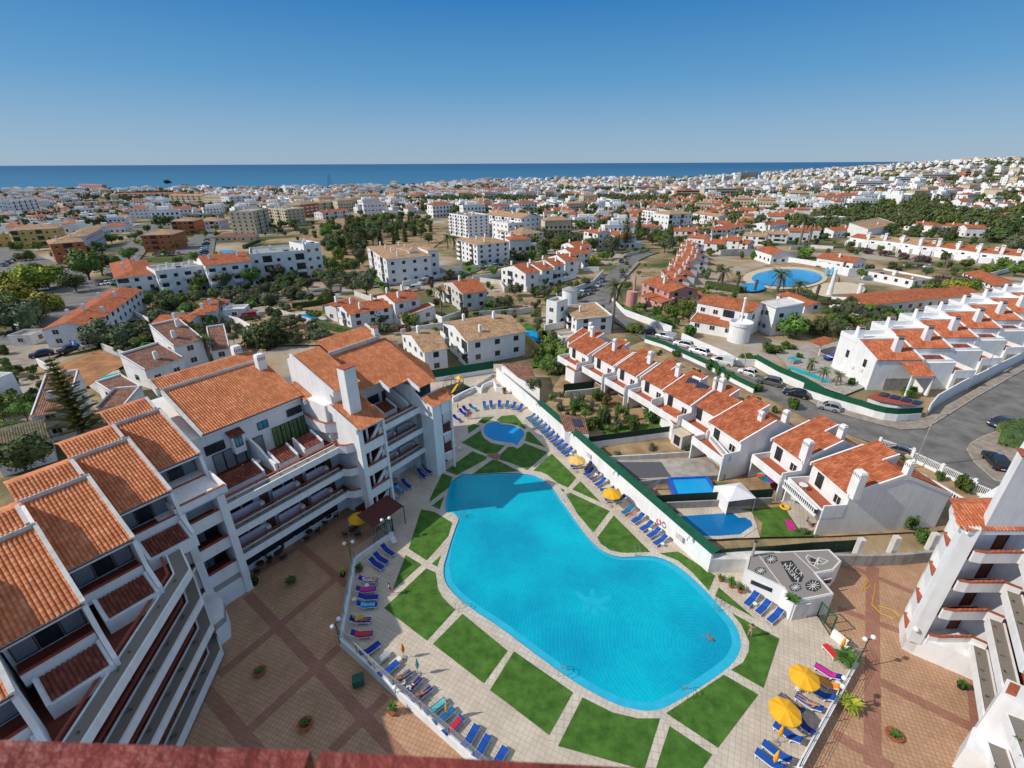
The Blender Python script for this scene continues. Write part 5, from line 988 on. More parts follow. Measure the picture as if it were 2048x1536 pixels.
def crown(kind,seed,mat,n=900,core='leaf_dark',ls=.085):
 rn=random.Random(seed);mb=MB();lobes=[]
 if kind=='round':
  for _ in range(13):
   a,e=rn.uniform(0,6.28),rn.uniform(-.35,1.0);k=rn.uniform(.35,.68);lobes.append(((k*math.cos(a)*math.cos(e),k*math.sin(a)*math.cos(e),.8+k*math.sin(e)*.9),rn.uniform(.27,.48)))
  lobes.append(((0,0,.8),.5))
 elif kind=='umbrella':
  for _ in range(14):a=rn.uniform(0,6.28);k=rn.uniform(.1,.85);lobes.append(((k*math.cos(a),k*math.sin(a),.9+rn.uniform(-.05,.12)-k*.12),rn.uniform(.2,.32)))
 elif kind=='cypress':
  for i in range(12):z=.2+i*.42;lobes.append(((rn.uniform(-.06,.06),rn.uniform(-.06,.06),z),.42*(1-(i/13)**2.0)+.08))
 elif kind=='bush':
  for _ in range(8):a=rn.uniform(0,6.28);k=rn.uniform(.1,.65);lobes.append(((k*math.cos(a),k*math.sin(a),rn.uniform(.25,.55)),rn.uniform(.25,.42)))
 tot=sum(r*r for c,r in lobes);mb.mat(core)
 for i,(c,r)in enumerate(lobes):blob(mb,c,r*.72,seed*31+i)  # inner blobs added to block light through the crown
 mb.mat(mat)
 for c,r in lobes:
  k=int(n*r*r/tot)
  for _ in range(k):
   v=Vector((rn.gauss(0,1),rn.gauss(0,1),rn.gauss(.35,1))).normalized();p=Vector(c)+v*r*rn.uniform(.72,1.12)
   if kind=='umbrella':p.z=c[2]+(p.z-c[2])*.55
   leafq(mb,p,v,ls*rn.uniform(.6,1.4),rn)
 return mb.mesh('crown')
def trunk_mesh(h=1.0,r=.07,seed=1,m='bark',limbs=4):
 rn=random.Random(seed);mb=MB().mat(m);mb.tube([(0,0,-.1),(rn.uniform(-.03,.03),rn.uniform(-.03,.03),h*.4),(rn.uniform(-.05,.05),0,h*.8)],r,7,r*.65)
 for i in range(limbs):a=i*6.28/limbs+rn.uniform(-.4,.4);mb.tube([(0,0,h*.35+i*.04),(.2*math.cos(a),.2*math.sin(a),h*.62),(.45*math.cos(a),.45*math.sin(a),h*.9)],r*.5,5,r*.2)
 return mb.mesh('trunk')
CR={}
for k,(kind,mat,n,ls)in dict(green=('round','leaf',1500,.075),dark=('round','leaf_dark',1500,.075),light=('round','leaf_light',1500,.08),olive=('round','leaf_olive',1300,.075),pine=('umbrella','leaf_dark',1300,.07),cypress=('cypress','leaf_dark',1100,.09),bush=('bush','leaf_bush',900,.09),drybush=('bush','leaf_olive',700,.09),purple=('bush','flower_purple',900,.08),redbush=('bush','flower_red',800,.08)).items():
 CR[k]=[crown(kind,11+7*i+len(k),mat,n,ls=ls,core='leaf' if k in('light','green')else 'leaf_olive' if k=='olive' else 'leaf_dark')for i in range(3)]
TRK=[trunk_mesh(1.0,.075,i)for i in range(3)]
LOWC={k:crown(a,5,b_,130,ls=.17)for k,(a,b_)in dict(green=('round','leaf'),dark=('round','leaf_dark'),olive=('round','leaf_olive'),pine=('umbrella','leaf_dark'),cypress=('cypress','leaf_dark')).items()}
TDESC=dict(green=('tree','leafy green tree'),dark=('evergreen_tree','dense dark green tree'),light=('plane_tree','bright yellow green tree'),olive=('olive_tree','grey green olive like tree'),pine=('pine_tree','dark flat topped pine'),cypress=('cypress_tree','slim dark cypress'),bush=('bush','green bush'),drybush=('bush','dull olive green bush'),purple=('bougainvillea','purple flowering bougainvillea'),redbush=('flowering_bush','reddish flowering bush'))
OCC=[]
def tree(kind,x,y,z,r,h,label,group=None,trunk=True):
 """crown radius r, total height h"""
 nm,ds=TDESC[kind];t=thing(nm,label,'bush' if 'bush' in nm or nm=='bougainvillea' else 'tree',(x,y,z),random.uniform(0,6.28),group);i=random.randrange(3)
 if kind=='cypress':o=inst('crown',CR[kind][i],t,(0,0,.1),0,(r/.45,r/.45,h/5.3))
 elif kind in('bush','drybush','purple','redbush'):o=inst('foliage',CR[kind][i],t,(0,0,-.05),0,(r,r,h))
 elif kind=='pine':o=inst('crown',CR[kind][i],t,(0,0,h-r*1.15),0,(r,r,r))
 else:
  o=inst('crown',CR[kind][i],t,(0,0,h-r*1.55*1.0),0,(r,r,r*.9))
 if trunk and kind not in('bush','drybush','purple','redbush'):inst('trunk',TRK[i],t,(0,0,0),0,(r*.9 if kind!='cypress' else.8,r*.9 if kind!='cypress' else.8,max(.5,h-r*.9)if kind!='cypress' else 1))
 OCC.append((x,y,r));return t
def frond(mb,az,el,L_,rn,m='palm_leaf'):
 mb.mat(m);d=Vector((math.cos(az),math.sin(az),0));sd_=Vector((-math.sin(az),math.cos(az),0));pts=[]
 for i in range(8):
  s_=i/7;e=el-1.9*s_*s_*.75;pts.append(d*(L_*s_*math.cos(el*.55)*(1-.12*s_))+Vector((0,0,L_*(math.sin(el)*s_-.62*s_*s_))))
 for i in range(7):
  a,b_=pts[i],pts[i+1]
  for s2 in(-1,1):
   for q in(0,.5):
    p=a+(b_-a)*q;w=L_*.17*(1-abs((i+q)/7-.45)*1.1);tip=p+sd_*s2*w+(b_-a).normalized()*w*.6-Vector((0,0,w*.45))
    mb.add([tuple(p),tuple(p+(b_-a)*.42),tuple(tip)])
def palm_meshes(seed,n=34,dry=True):
 rn=random.Random(seed);mb=MB()
 for i in range(n):frond(mb,i*2.4+rn.uniform(-.2,.2),rn.uniform(-.1,1.35),rn.uniform(.85,1.1),rn)
 if dry:
  for i in range(14):frond(mb,i*2.1,rn.uniform(-1.1,-.5),rn.uniform(.6,.85),rn,'leaf_dry')
 mb.mat('leaf_dry');blob(mb,(0,0,-.06),.13,seed);return mb.mesh('fronds')
PALM=[palm_meshes(i)for i in range(3)];tr_=MB().mat('bark_pale').tube([(0,0,-.3),(.01,0,.3),(-.01,.01,.65),(0,0,1)],1.25,9,.8).mesh('trunk')
def palm(x,y,z,h,r,label,thick=.22):
 t=thing('palm_tree',label,'palm tree',(x,y,z),random.uniform(0,6));inst('trunk',tr_,t,(0,0,0),0,(thick,thick,h));inst('fronds',random.choice(PALM),t,(0,0,h),0,(r,r,r));OCC.append((x,y,r));return t
def norfolk(x,y,z,h,r,label,seed=3):
 rn=random.Random(seed);t=thing('norfolk_pine',label,'tree',(x,y,z));MB().mat('bark').tube([(0,0,-.2),(.1,0,h*.5),(0,0,h)],.28,8,.04).obj('trunk',t)
 mb=MB();lv=int(h/.85)
 for i in range(lv):
  zz=h*.16+(h*.82)*i/lv;rr=r*(1-(i/lv)**1.15)+.35;k=6
  for j in range(k):
   a=j*6.283/k+i*.5+rn.uniform(-.1,.1);L_=rr*rn.uniform(.85,1.1);mb.mat('bark').tube([(0,0,zz),(L_*math.cos(a),L_*math.sin(a),zz+L_*.10)],.04,3,.015);mb.mat('leaf')
   m_=int(L_/.17)
   for q in range(1,m_+1):
    s_=q/m_;c=Vector((L_*s_*math.cos(a),L_*s_*math.sin(a),zz+L_*.10*s_+.05));wd_=.42*(1.1-s_*.55)
    for s2 in(-1,1):
     tt=c+Vector((-math.sin(a),math.cos(a),0))*s2*wd_+Vector((math.cos(a),math.sin(a),.35))*.2
     mb.add([tuple(c+Vector((0,0,.05))),tuple(tt+Vector((0,0,.1))),tuple(tt-Vector((math.cos(a)*.2,math.sin(a)*.2,.04))),tuple(c-Vector((math.cos(a)*.2,math.sin(a)*.2,.05)))])
     mb.add([tuple(c+Vector((0,0,.14))),tuple(c+(tt-c)*.7+Vector((0,0,.28))),tuple(c-Vector((math.cos(a)*.22,math.sin(a)*.22,.0)))])
 mb.obj('crown',t);return t
def hedge(pts,w,h,label,m='hedge',cat='hedge'):
 """trimmed hedge along world points (x,y,z)"""
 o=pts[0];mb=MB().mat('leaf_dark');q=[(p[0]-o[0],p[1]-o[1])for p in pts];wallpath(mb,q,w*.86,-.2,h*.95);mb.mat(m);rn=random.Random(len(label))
 for a,b_ in zip(q,q[1:]):
  L_=math.dist(a,b_);d=Vector(((b_[0]-a[0])/L_,(b_[1]-a[1])/L_));nn=Vector((-d.y,d.x));k=int(L_*(2*h+w)*16)
  for _ in range(min(k,2600)):
   u=rn.uniform(0,L_);s_=rn.random()*(2*h+w)
   if s_<h:off,zz,nv=-w/2,s_,(-nn.x,-nn.y,.3)
   elif s_<h+w:off,zz,nv=s_-h-w/2,h,(0,0,1)
   else:off,zz,nv=w/2,s_-h-w,(nn.x,nn.y,.3)
   leafq(mb,(a[0]+d.x*u+nn.x*off+rn.gauss(0,.05),a[1]+d.y*u+nn.y*off+rn.gauss(0,.05),zz+rn.gauss(0,.06)),nv,rn.uniform(.07,.15),rn)
 return mb.obj('hedge',loc=o,label=label,cat=cat)
 # streets and yards near the complex
def sheet(name,pts,z,mat):
 pl=[W(x,y,z)for x,y in pts];mb=MB().mat(mat);tri_poly(mb,pl,z);return mb.obj(name,kind='structure')
def strip(name,L_,R_,mat,lift=.1,sub=4):
 """ribbon over the terrain between two pixel polylines"""
 mb=MB().mat(mat);rows=[]
 for i in range(len(L_)-1):
  for k in range(sub+(1 if i==len(L_)-2 else 0)):
   t_=k/sub;a=(L_[i][0]+(L_[i+1][0]-L_[i][0])*t_,L_[i][1]+(L_[i+1][1]-L_[i][1])*t_);b_=(R_[i][0]+(R_[i+1][0]-R_[i][0])*t_,R_[i][1]+(R_[i+1][1]-R_[i][1])*t_)
   rows.append([at(a[0]+(b_[0]-a[0])*j/4,a[1]+(b_[1]-a[1])*j/4,lift)for j in range(5)])
 vs=[p for r_ in rows for p in r_];mb.raw(vs,[(i*5+j,i*5+j+1,(i+1)*5+j+1,(i+1)*5+j)for i in range(len(rows)-1)for j in range(4)])
 return mb.obj(name,kind='structure')
street=[(1290,681),(1372,722),(1436,758),(1535,796),(1602,830),(1665,850),(1702,871),(1740,884),(1834,922),(1930,973),(1990,989),(2200,1090),(2200,660),(2048,740),(1946,796),(1870,846),(1850,855),(1805,856),(1759,846),(1674,822),(1634,806),(1577,776),(1481,746),(1417,716),(1337,676),(1290,655),(1255,636),(1233,614),(1222,595),(1195,612),(1222,638),(1250,656)]
sheet('street',street,.0,'asphalt')
strip('street',[(1150,606),(1187,584),(1207,562),(1222,540),(1250,520),(1272,507),(1290,500)],[(1250,640),(1226,600),(1232,572),(1252,546),(1275,522),(1300,510),(1320,504)],'asphalt',.12)
strip('pavement',[(1226,600),(1232,572),(1252,546),(1275,522)],[(1231,602),(1238,574),(1258,548),(1280,524)],'paving',.2)
def kerbed(pts,z1=.13,mat='paving',name='pavement'):
 pl=[W(x,y,z1)for x,y in pts];mb=MB().mat(mat);tri_poly(mb,pl,z1);mb.mat('concrete')
 for i in range(len(pl)):p,q=pl[i],pl[(i+1)%len(pl)];mb.add([(*p,-.1),(*q,-.1),(*q,z1),(*p,z1)])
 wallpath(mb,pl,.18,z1-.05,z1+.02,True);return mb.obj(name,kind='structure')
kerbed([(1290,647),(1337,666),(1417,706),(1481,738),(1577,770),(1634,800),(1674,816),(1759,838),(1805,845),(1842,841),(1946,782),(2100,690),(2100,708),(1946,797),(1868,846),(1850,856),(1805,858),(1759,848),(1674,824),(1634,808),(1577,778),(1481,748),(1417,718),(1337,677),(1290,656)])
kerbed([(1934,899),(1942,886),(1968,872),(2060,840),(2200,900),(2200,1060),(2048,975),(1990,960),(1950,925)])
for n_,pts,m_,z_ in[('yard',[(1130,740),(1290,681),(1372,722),(1440,760),(1535,796),(1665,850),(1702,871),(1834,922),(1990,989),(1905,1060),(1660,1072),(1430,1075),(1090,800)],'soil',-.06),('tiled_patio',[(1340,1010),(1500,1010),(1520,1075),(1420,1078)],'deck',.0),('lawn',[(1480,1018),(1580,1012),(1612,1060),(1640,1072),(1520,1074),(1525,1045),(1500,1022)],'lawn',.03),('concrete_slab',[(1225,920),(1330,918),(1420,915),(1445,955),(1330,960),(1262,958)],'concrete',.02),('dark_screed',[(1232,924),(1322,924),(1342,953),(1262,957)],'gravel_dark',.06),('artificial_lawn',[(1412,966),(1450,965),(1480,998),(1430,998)],'turf',.03),('lawn',[(1195,855),(1330,845),(1345,862),(1220,875)],'lawn',.03),('tiled_patio',[(1270,790),(1310,780),(1330,800),(1280,812)],'planter_red',.03),('garden_lawn',[(1085,660),(1120,690),(1150,720),(1060,735),(1080,700)],'lawn',.03),('tiled_patio',[(1560,1000),(1610,1000),(1645,1060),(1600,1062)],'coping',.05)]:sheet(n_,pts,z_,m_)
def wall(tag,pts,h,label,m='white',w=.2,z=0,name='garden_wall',cat='wall',terrain=False):
 p=[at(*P(tag,*q))if terrain else(*W(*P(tag,*q),z),z)for q in pts];o=p[0];zz=[q[2]-o[2]for q in p]
 return wallpath(MB().mat(m),[(q[0]-o[0],q[1]-o[1])for q in p],w,lambda i:zz[i]-.3,lambda i:zz[i]+h).obj(name,loc=o,label=label,cat=cat)
def meshwall(tag,pts,h1,h2,label,m2='green_mesh',terrain=False,m1='white'):
 p=[at(*P(tag,*q))if terrain else(*W(*P(tag,*q),0),0)for q in pts];o=p[0];t=thing('mesh_fence',label,'fence',o);q=[(a[0]-o[0],a[1]-o[1])for a in p];zz=[a[2]-o[2]for a in p]
 wallpath(MB().mat(m1),q,.2,lambda i:zz[i]-.3,lambda i:zz[i]+h1).obj('low_wall',t);wallpath(MB().mat(m2),q,.05,lambda i:zz[i]+h1,lambda i:zz[i]+h2).obj('mesh_screen',t)
 mb=MB().mat('green_metal')
 for a,b_ in zip(q,q[1:]):
  L_=math.dist(a,b_);k=max(1,int(L_/2.6))
  for i in range(k+1):MB().mat('green_metal').cyl(0,0,h1,h2+.05,.04,n=6).obj('post',t,loc=(a[0]+(b_[0]-a[0])*i/k,a[1]+(b_[1]-a[1])*i/k,zz[0]))
 return t
meshwall('B',[(455,262),(600,250),(830,235),(1050,215),(1380,195)],.7,2.4,'dark green mesh fence with green posts behind the mosaic roof','dark_mesh',m1='grey_wall')
wall('Q',[(140,625),(300,628),(450,622),(620,605)],1.5,'long rough grey retaining wall behind the sunny brown plaza','grey_wall',.35,PLZ)
for i,(x,y)in enumerate([(250,585),(405,575),(575,560)]):
 X_,Y_=W(*P('Q',x,y),.6);MB().mat('white_old').box(-.3,.3,-.3,.3,.6,3.0).obj('pillar',loc=(X_,Y_,0),label='tall pale fence pillar on the rough wall, %s from the mosaic roof'%ORD[i],cat='pillar')
wall('J',[(560,1255),(640,1245),(1290,1215)],1.0,'grey block wall with dark mesh between the two backyard pools','grey_wall');wall('J',[(560,1238),(1290,1196)],1.9,'dark green screen above the block wall between the backyard pools','dark_mesh',.06)
wall('J',[(400,1110),(620,1085),(1000,1060)],.8,'low grey garden wall above the blue frame pool','grey_wall');wall('J',[(230,945),(520,930),(890,905)],.7,'low white topped garden wall beside the dry plot','white_old')
meshwall('J',[(140,865),(400,830),(690,790)],1.0,2.0,'white wall with dark green mesh along the dry plot','dark_mesh');wall('J',[(0,545),(150,530),(300,505)],1.2,'old grey garden wall with dark mesh near the small tree','white_old');wall('J',[(-10,522),(180,500)],1.9,'dark green privacy mesh near the playground houses','dark_mesh',.06)
meshwall('J',[(500,200),(620,240),(760,305),(900,370),(1060,460),(1180,520)],.8,1.8,'white garden wall with green mesh on the house side of the street')
meshwall('J',[(1190,345),(1330,425),(1480,490),(1600,560)],1.3,2.5,'long white wall with green mesh opposite the parked cars, upper part')
meshwall('K',[(200,800),(400,868),(560,915),(650,945),(720,962),(800,970),(870,968),(950,962)],1.4,2.5,'curved white corner wall topped with green mesh at the street junction')
wall('J',[(730,175),(850,230),(1000,295),(1080,340),(1190,345)],1.3,'white street wall with railing panels in front of the white villa')
# terraced houses in the middle
def townhouse(Pp,Qp,ang,D,ze,zr,label,dr=.5,chim=(),raised=True,balcony=True,wins=2,g=0,bd=2.4,group=None):
 Pw,Qw=W(*Pp,ze),W(*Qp,ze);xd=Vector((math.sin(R(ang)),-math.cos(R(ang))));w=math.dist(Pw,Qw)+(1.2 if label[:5]=='white' and 'near' not in label and 'curved' not in label else.3);og=Vector(Qw)-xd*w
 t=thing('terraced_house',label,'house',(og.x,og.y,g),R(ang-90),group);h=ze-g;hr=zr-g;ir=D*dr;hb=h-.9
 mb=MB().mat('white').extr([(.35,-.4),(D,-.4),(D,hb),(ir,hr-.12),(.35,h-.1)],'x',.05,w-.05);mb.obj('wall',t)
 mb=MB().mat('tile_red');s_=(hr-h)/ir
 if raised:
  m_=w*.52;e2=ir+1.7;z2=h+s_*e2
  mb.tiles([(0,0,h),(m_,0,h),(m_,e2,z2),(0,e2,z2)],cw=.3,rl=.5);mb.tiles([(m_,0,h),(w,0,h),(w,ir,hr),(m_,ir,hr)],cw=.3,rl=.5)
 else:mb.tiles([(0,0,h),(w,0,h),(w,ir,hr),(0,ir,hr)],cw=.3,rl=.5)
 if raised:zb2=hr-(hr-hb)*1.75/(D-ir);mb.tiles([(w,D+.15,hb),(m_,D+.15,hb),(m_,ir,hr-.05),(w,ir,hr-.05)],cw=.3,rl=.5);mb.tiles([(m_,D+.15,hb),(0,D+.15,hb),(0,e2,zb2),(m_,e2,zb2)],cw=.3,rl=.5)
 else:mb.tiles([(w,D+.15,hb),(0,D+.15,hb),(0,ir,hr-.05),(w,ir,hr-.05)],cw=.3,rl=.5)
 mb.obj('roof',t)
 mb=MB().mat('white')
 for x in(.06,w-.06):mb.extr([(-.05,h-.28),(ir,hr-.28),(ir,hr+.14),(-.05,h+.14)],'x',x-.09,x+.09)
 mb.extr([(ir,hr-.3),(D+.1,hb-.2),(D+.1,hb+.12),(ir,hr+.14)],'x',w-.15,w+.03)
 if raised:mb.extr([(ir,hr-.2),(e2+.1,hr-(hr-hb)*1.7/(D-ir)-.2),(e2+.1,z2-.16),(ir,hr-.14)],'x',.02,m_-.02);mb.extr([(-.05,h-.2),(e2,z2-.25),(e2,z2+.13),(-.05,h+.13)],'x',m_-.08,m_+.08)if 0 else mb.extr([(ir-.2,hr-.3),(e2,z2-.25),(e2,z2+.13),(ir-.2,hr+.1)],'x',m_-.09,m_+.09)
 mb.obj('parapet',t)
 for(cx,cy,cw_,ch)in chim:
  zb=h+s_*cy if cy<ir else hr-(hr-hb)*(cy-ir)/(D-ir)
  chimney_on(t,cx*w,cy,zb-.5,cw_,cw_*.8,ch+.5)
 for k in range(wins):window(t,w*(k+.55)/wins,.33,3.3 if h>5 else 1.2,1.1,1.2 if k else 1.9,n=2,glass='glass_dark',frame='white' if k else 'frame_dark')
 window(t,w*.4,.33,.1,1.8,2.0,glass='glass_dark',n=2)
 if balcony:
  MB().mat('planter_red').box(.2,w-.2,-bd,.35,2.65,2.8).obj('balcony_floor',t)
  mb=MB().mat('white');wallpath(mb,[(.1,.3),(.1,-bd),(w-.1,-bd)],.16,2.5,3.7);mb.box(w-.18,w-.02,-bd,.3,2.5,4.3);mb.obj('balcony_parapet',t)
  [MB().mat('white').box(xa,xa+.2,-bd,.35,-.3,2.6).obj('side_wall',t)for xa in(.05,w-.25)]
 return t
GT='terraced houses between the gardens and the street'
TH=[('h0',('J',80,180),('J',100,228),32,9.5,5.5,7.3,'small white terraced house, farthest from the camera in the middle row',[(.5,4.5,.8,1.8)],False),('h1',('J',100,225),('J',140,287),28,10,5.5,7.4,'white terraced house, second from the far end of the middle row',[(.3,4.6,.8,2.0)],True),('h2',('J',262,288),('J',305,354),28,9.5,5.5,7.4,'white terraced house with twin chimneys, third from the far end of the middle row',[(.4,3.2,.8,2.2),(.3,6.5,.6,1.8)],True),('h3',('J',340,368),('J',450,422),28,9.5,5.5,7.4,'white terraced house, fourth from the far end, with a notched roof edge',[(.8,3.8,.8,2.1)],True),('h4',('J',467,452),('J',620,504),27,9,5.5,7.4,'white terraced house, fifth from the far end, with a large sunny roof',[(.85,3.6,.8,2.1)],True),('h5',('J',697,513),('J',790,604),26,9.5,5.5,7.4,'white terraced house with black solar water panels on its roof',[(.9,5.2,.5,2.0)],True),('h6',('J',872,595),('J',980,692),24,9.5,5.5,7.3,'white terraced house beside the largest one with a white pergola behind',[(.2,4.6,.9,2.0)],True),('h7',('J',985,695),('J',1100,832),20,12,5.7,7.9,'largest white terraced house with long balustrade balcony above the concrete slab',[(.75,4.6,.7,1.2),(.85,8.5,.8,1.9)],True),('h8',('K',20,1090),('K',205,1227),13,11.5,5.7,7.9,'white terraced house with a tall curved chimney above the coloured parasol',[(.95,.5,1.0,2.6),(.8,6.2,.8,1.9)],True),('h9',('K',270,1243),('K',500,1442),5,13,5.7,8.0,'nearest white terraced house with a long grey shaded gable wall',[(1.0,.6,1.1,2.9),(.95,6.5,.7,1.7)],True)]
for k,a,b_,ang,D,ze,zr,lb,ch,ra in TH:
 t=townhouse(P(*a),P(*b_),ang,D,ze,zr,lb,.48,ch,ra,k not in('h0',),group=GT)
 if k=='h5':
  for j in range(2):MB().mat('solar').raw([(0,0,0),(1.9,0,0),(1.9,1.0,.75),(0,1.0,.75)],[(0,1,2,3)]).obj('solar_panel',t,loc=(1.6+2.1*j,3.2,6.9),rot=.2)
  MB().mat('white').tube([(2.0,4.4,7.9),(3.6,4.6,7.9)],.25,10).obj('water_tank',t)
 if k in('h8','h9'):MB().mat('cream').lathe(0,0,[(.001,.0),(.2,.03),(.42,.14)],16).obj('satellite_dish',t,loc=(2.2,10.5 if k=='h9' else 9,7.3),rot=(R(70),0,R(200)))
 if k in('h7','h9'):
  mb=MB().mat('frame_dark')
  for j in range(9):mb.box(.35,.365,0,0,0,0)
def shed_house(tag,pts,h,z_lo,label,roofm='tile_red',name='outbuilding',wallm='white',geo=True,slope=.25):
 p=[W(*P(tag,*q),h)for q in pts];o=p[0];q=[(a[0]-o[0],a[1]-o[1])for a in p];t=thing(name,label,'building',(*o,0))
 slab(MB().mat(wallm),q,-.3,h-.08).obj('wall',t)
 zs=[h+.02,h+.02,h+.02+slope*2,h+.02+slope*2];MB().mat(roofm).tiles([(*q[i],zs[i])for i in range(4)],geo,.3,.5).obj('roof',t);return t
shed_house('I',[(1425,815),(1590,900),(1520,725),(1300,722)][0:4],2.6,0,'low building with brown red roof right behind the long white wall','tile_brown',geo=False)
shed_house('J',[(600,610),(680,715),(750,700),(680,595)],3.0,0,'red tiled annex in front of the terraced house with solar panels');shed_house('J',[(5,355),(60,385),(130,375),(95,310)],2.8,0,'small red tiled annex beside the leafy tree at the end of the middle row')
shed_house('J',[(0,760),(150,780),(120,690),(-40,668)],2.6,0,'lean-to with brown roof and solar panels behind the long white wall','tile_brown',geo=False);MB().mat('solar').raw([(*W(*P('J',*p),2.95),2.95+.12*(i>1))for i,p in enumerate([(55,725),(115,730),(100,688),(38,684)])],[(0,1,2,3)]).obj('solar_panel',label='black solar panels lying on the lean-to roof',cat='solar panel')
x_,y_=W(*P('J',725,845),0);t=thing('shed','small pale garden shed beside the red striped steps','shed',(x_,y_,0),R(27));MB().mat('white_old').box(-1,1.4,-1,1.2,0,2.2).obj('wall',t);MB().mat('cream').box(-1.1,1.5,-1.1,1.3,2.2,2.3).obj('roof',t);MB().mat('glass_dark').box(-1.02,-1.001,-.6,.6,.3,1.9).obj('door',t)
sheet_pool=[W(*P('J',*p))for p in[(705,1293),(880,1283),(1055,1272),(1090,1302),(1130,1300),(1170,1325),(1180,1355),(1140,1380),(1100,1410),(960,1420),(835,1422)]]
tri_poly(MB().mat('water_dark'),sheet_pool,.03).obj('backyard_pool_water',kind='structure');wallpath(MB().mat('coping'),offset(sheet_pool,.22),.5,.0,.06,True).obj('backyard_pool_coping',kind='structure')
fp=[W(*P('J',*p))for p in[(650,1090),(880,1080),(945,1185),(690,1195)]];o=fp[0];q=[(a[0]-o[0],a[1]-o[1])for a in fp]
t=thing('frame_pool','rectangular blue above ground frame pool in the backyard','pool',(*o,0));wallpath(MB().mat('blue_paint'),q,.3,0,1.0,True).obj('pool_wall',t);tri_poly(MB().mat('water_kid'),offset(q,-.1),.82).obj('water',t)
gz=W(*P('J',1070,1120),2.6);t=thing('gazebo','white fabric gazebo tent on the artificial lawn','gazebo',(*gz,0),R(10))
MB().mat('white_fabric').raw([(-1.9,-1.6,2.1),(1.9,-1.6,2.1),(1.9,1.6,2.1),(-1.9,1.6,2.1),(0,0,3.0)],[(0,1,4),(1,2,4),(2,3,4),(3,0,4)]).obj('roof',t);MB().mat('white_fabric').raw([(-1.9,-1.6,.1),(-1.9,1.6,.1),(-1.9,1.6,2.1),(-1.9,-1.6,2.1)],[(0,1,2,3)]).obj('curtain',t)
for a,b_ in((-1.85,-1.55),(1.85,-1.55),(1.85,1.55),(-1.85,1.55)):MB().mat('white').cyl(0,0,0,2.1,.04,n=6).obj('pole',t,loc=(a,b_,0))
px_,py_=W(*P('J',1268,1035),2.3);t=thing('parasol','multicoloured striped parasol beside the terraced houses','parasol',(px_,py_,0));MB().mat('metal').cyl(0,0,0,2.3,.025,n=6).obj('pole',t);mb=MB()
for k in range(8):mb.mat(['magenta','blue_fabric','teal_fabric','red_fabric','green_metal','sea_fabric','magenta','yellow_fabric'][k]).add([(0,0,2.35),(1.25*math.cos(k*.785),1.25*math.sin(k*.785),1.95),(1.25*math.cos(k*.785+.785),1.25*math.sin(k*.785+.785),1.95)])
mb.obj('canopy',t)
MB().mat('white_fabric').raw([(*W(*P('J',*p),z),z)for p,z in[((470,1125),.3),(((560,1115)),.1),((612,1055),2.0)]],[(0,1,2)]).obj('shade_sail',label='white triangular shade sail left of the blue frame pool',cat='shade sail')
MB().mat('yellow_fabric').tube([(*(Vector(W(*P('J',1378,1240)))+Vector((.5*math.cos(k*.7),.5*math.sin(k*.7)))),.1)for k in range(10)],.14,7).obj('swim_ring',label='bright yellow inflatable ring on the brown patio',cat='swim ring')
MB().mat('magenta').raw([(*W(*P('J',*p),.05),.06)for p in[(1378,1315),(1420,1318),(1448,1378),(1405,1384)]],[(0,1,2,3)]).obj('towel',label='purple and pink towel lying on the lawn by the dark blue pool',cat='towel')
for i,(x,y)in enumerate([(1495,1095),(1440,1190)]):table(*W(*P('J',x,y),3.5 if i==0 else.5),'white round table %s'%['on the balcony of the nearest terraced house','on the patio under the nearest balcony'][i],.5,.72,'plastic',2.8 if i==0 else 0)
def picket(tag,a,b_,label,h=1.5,step=.18,m='white',z=0,base=.35,name='picket_fence',posts=3.0,terrain=False):
 p,q=(at(*P(tag,*a)),at(*P(tag,*b_)))if terrain else((*W(*P(tag,*a),z),z),(*W(*P(tag,*b_),z),z));L_=math.dist(p[:2],q[:2]);t=thing(name,label,'fence',p,math.atan2(q[1]-p[1],q[0]-p[0]))
 MB().mat('white').box(0,L_,-.1,.1,-.2,base).obj('low_wall',t);mb=MB().mat(m)
 for i in range(int(L_/step)):mb.box(i*step,i*step+.06,-.02,.02,base,h)
 mb.box(0,L_,-.03,.03,h-.2,h-.12);mb.obj('bars',t)
 for i in range(int(L_/posts)+1):MB().mat('white').box(-.18,.18,-.18,.18,-.2,h+.15).obj('pillar',t,loc=(i*L_/max(1,int(L_/posts)),0,0))
picket('K',(690,1130),(900,1200),'white gate of vertical bars with a car behind it near the street junction');picket('K',(900,1215),(1290,1400),'white picket fence between balustrade and street, beside the rounded hedge');picket('K',(1290,1420),(1480,1500),'white barred gate with pillars near the right building')
def balustrade(tag,a,b_,z,label,zz=0):
 p,q=W(*P(tag,*a),z),W(*P(tag,*b_),z);L_=math.dist(p,q);t=thing('balustrade',label,'balustrade',(*p,z-1.0),math.atan2(q[1]-p[1],q[0]-p[0]))
 mb=MB().mat('white').box(0,L_,-.11,.11,.86,1.0).box(0,L_,-.11,.11,-.15,.12);mb.obj('rails',t);mb=MB().mat('white')
 for i in range(int(L_/.3)):mb.lathe(.15+i*.3,0,[(.06,.12),(.09,.3),(.045,.5),(.07,.7),(.06,.86)],7)
 mb.obj('balusters',t);MB().mat('frame_dark').box(0,L_,.14,.16,.1,.88).obj('backing',t)
balustrade('K',(940,1285),(1275,1480),3.6,'white balustrade beside the roof of the nearest terraced house');balustrade('K',(95,1340),(305,1530),3.9,'white balustrade on the balcony of the nearest terraced house');balustrade('J',(912,775),(1035,915),3.9,'white balustrade on the balcony of the largest terraced house')
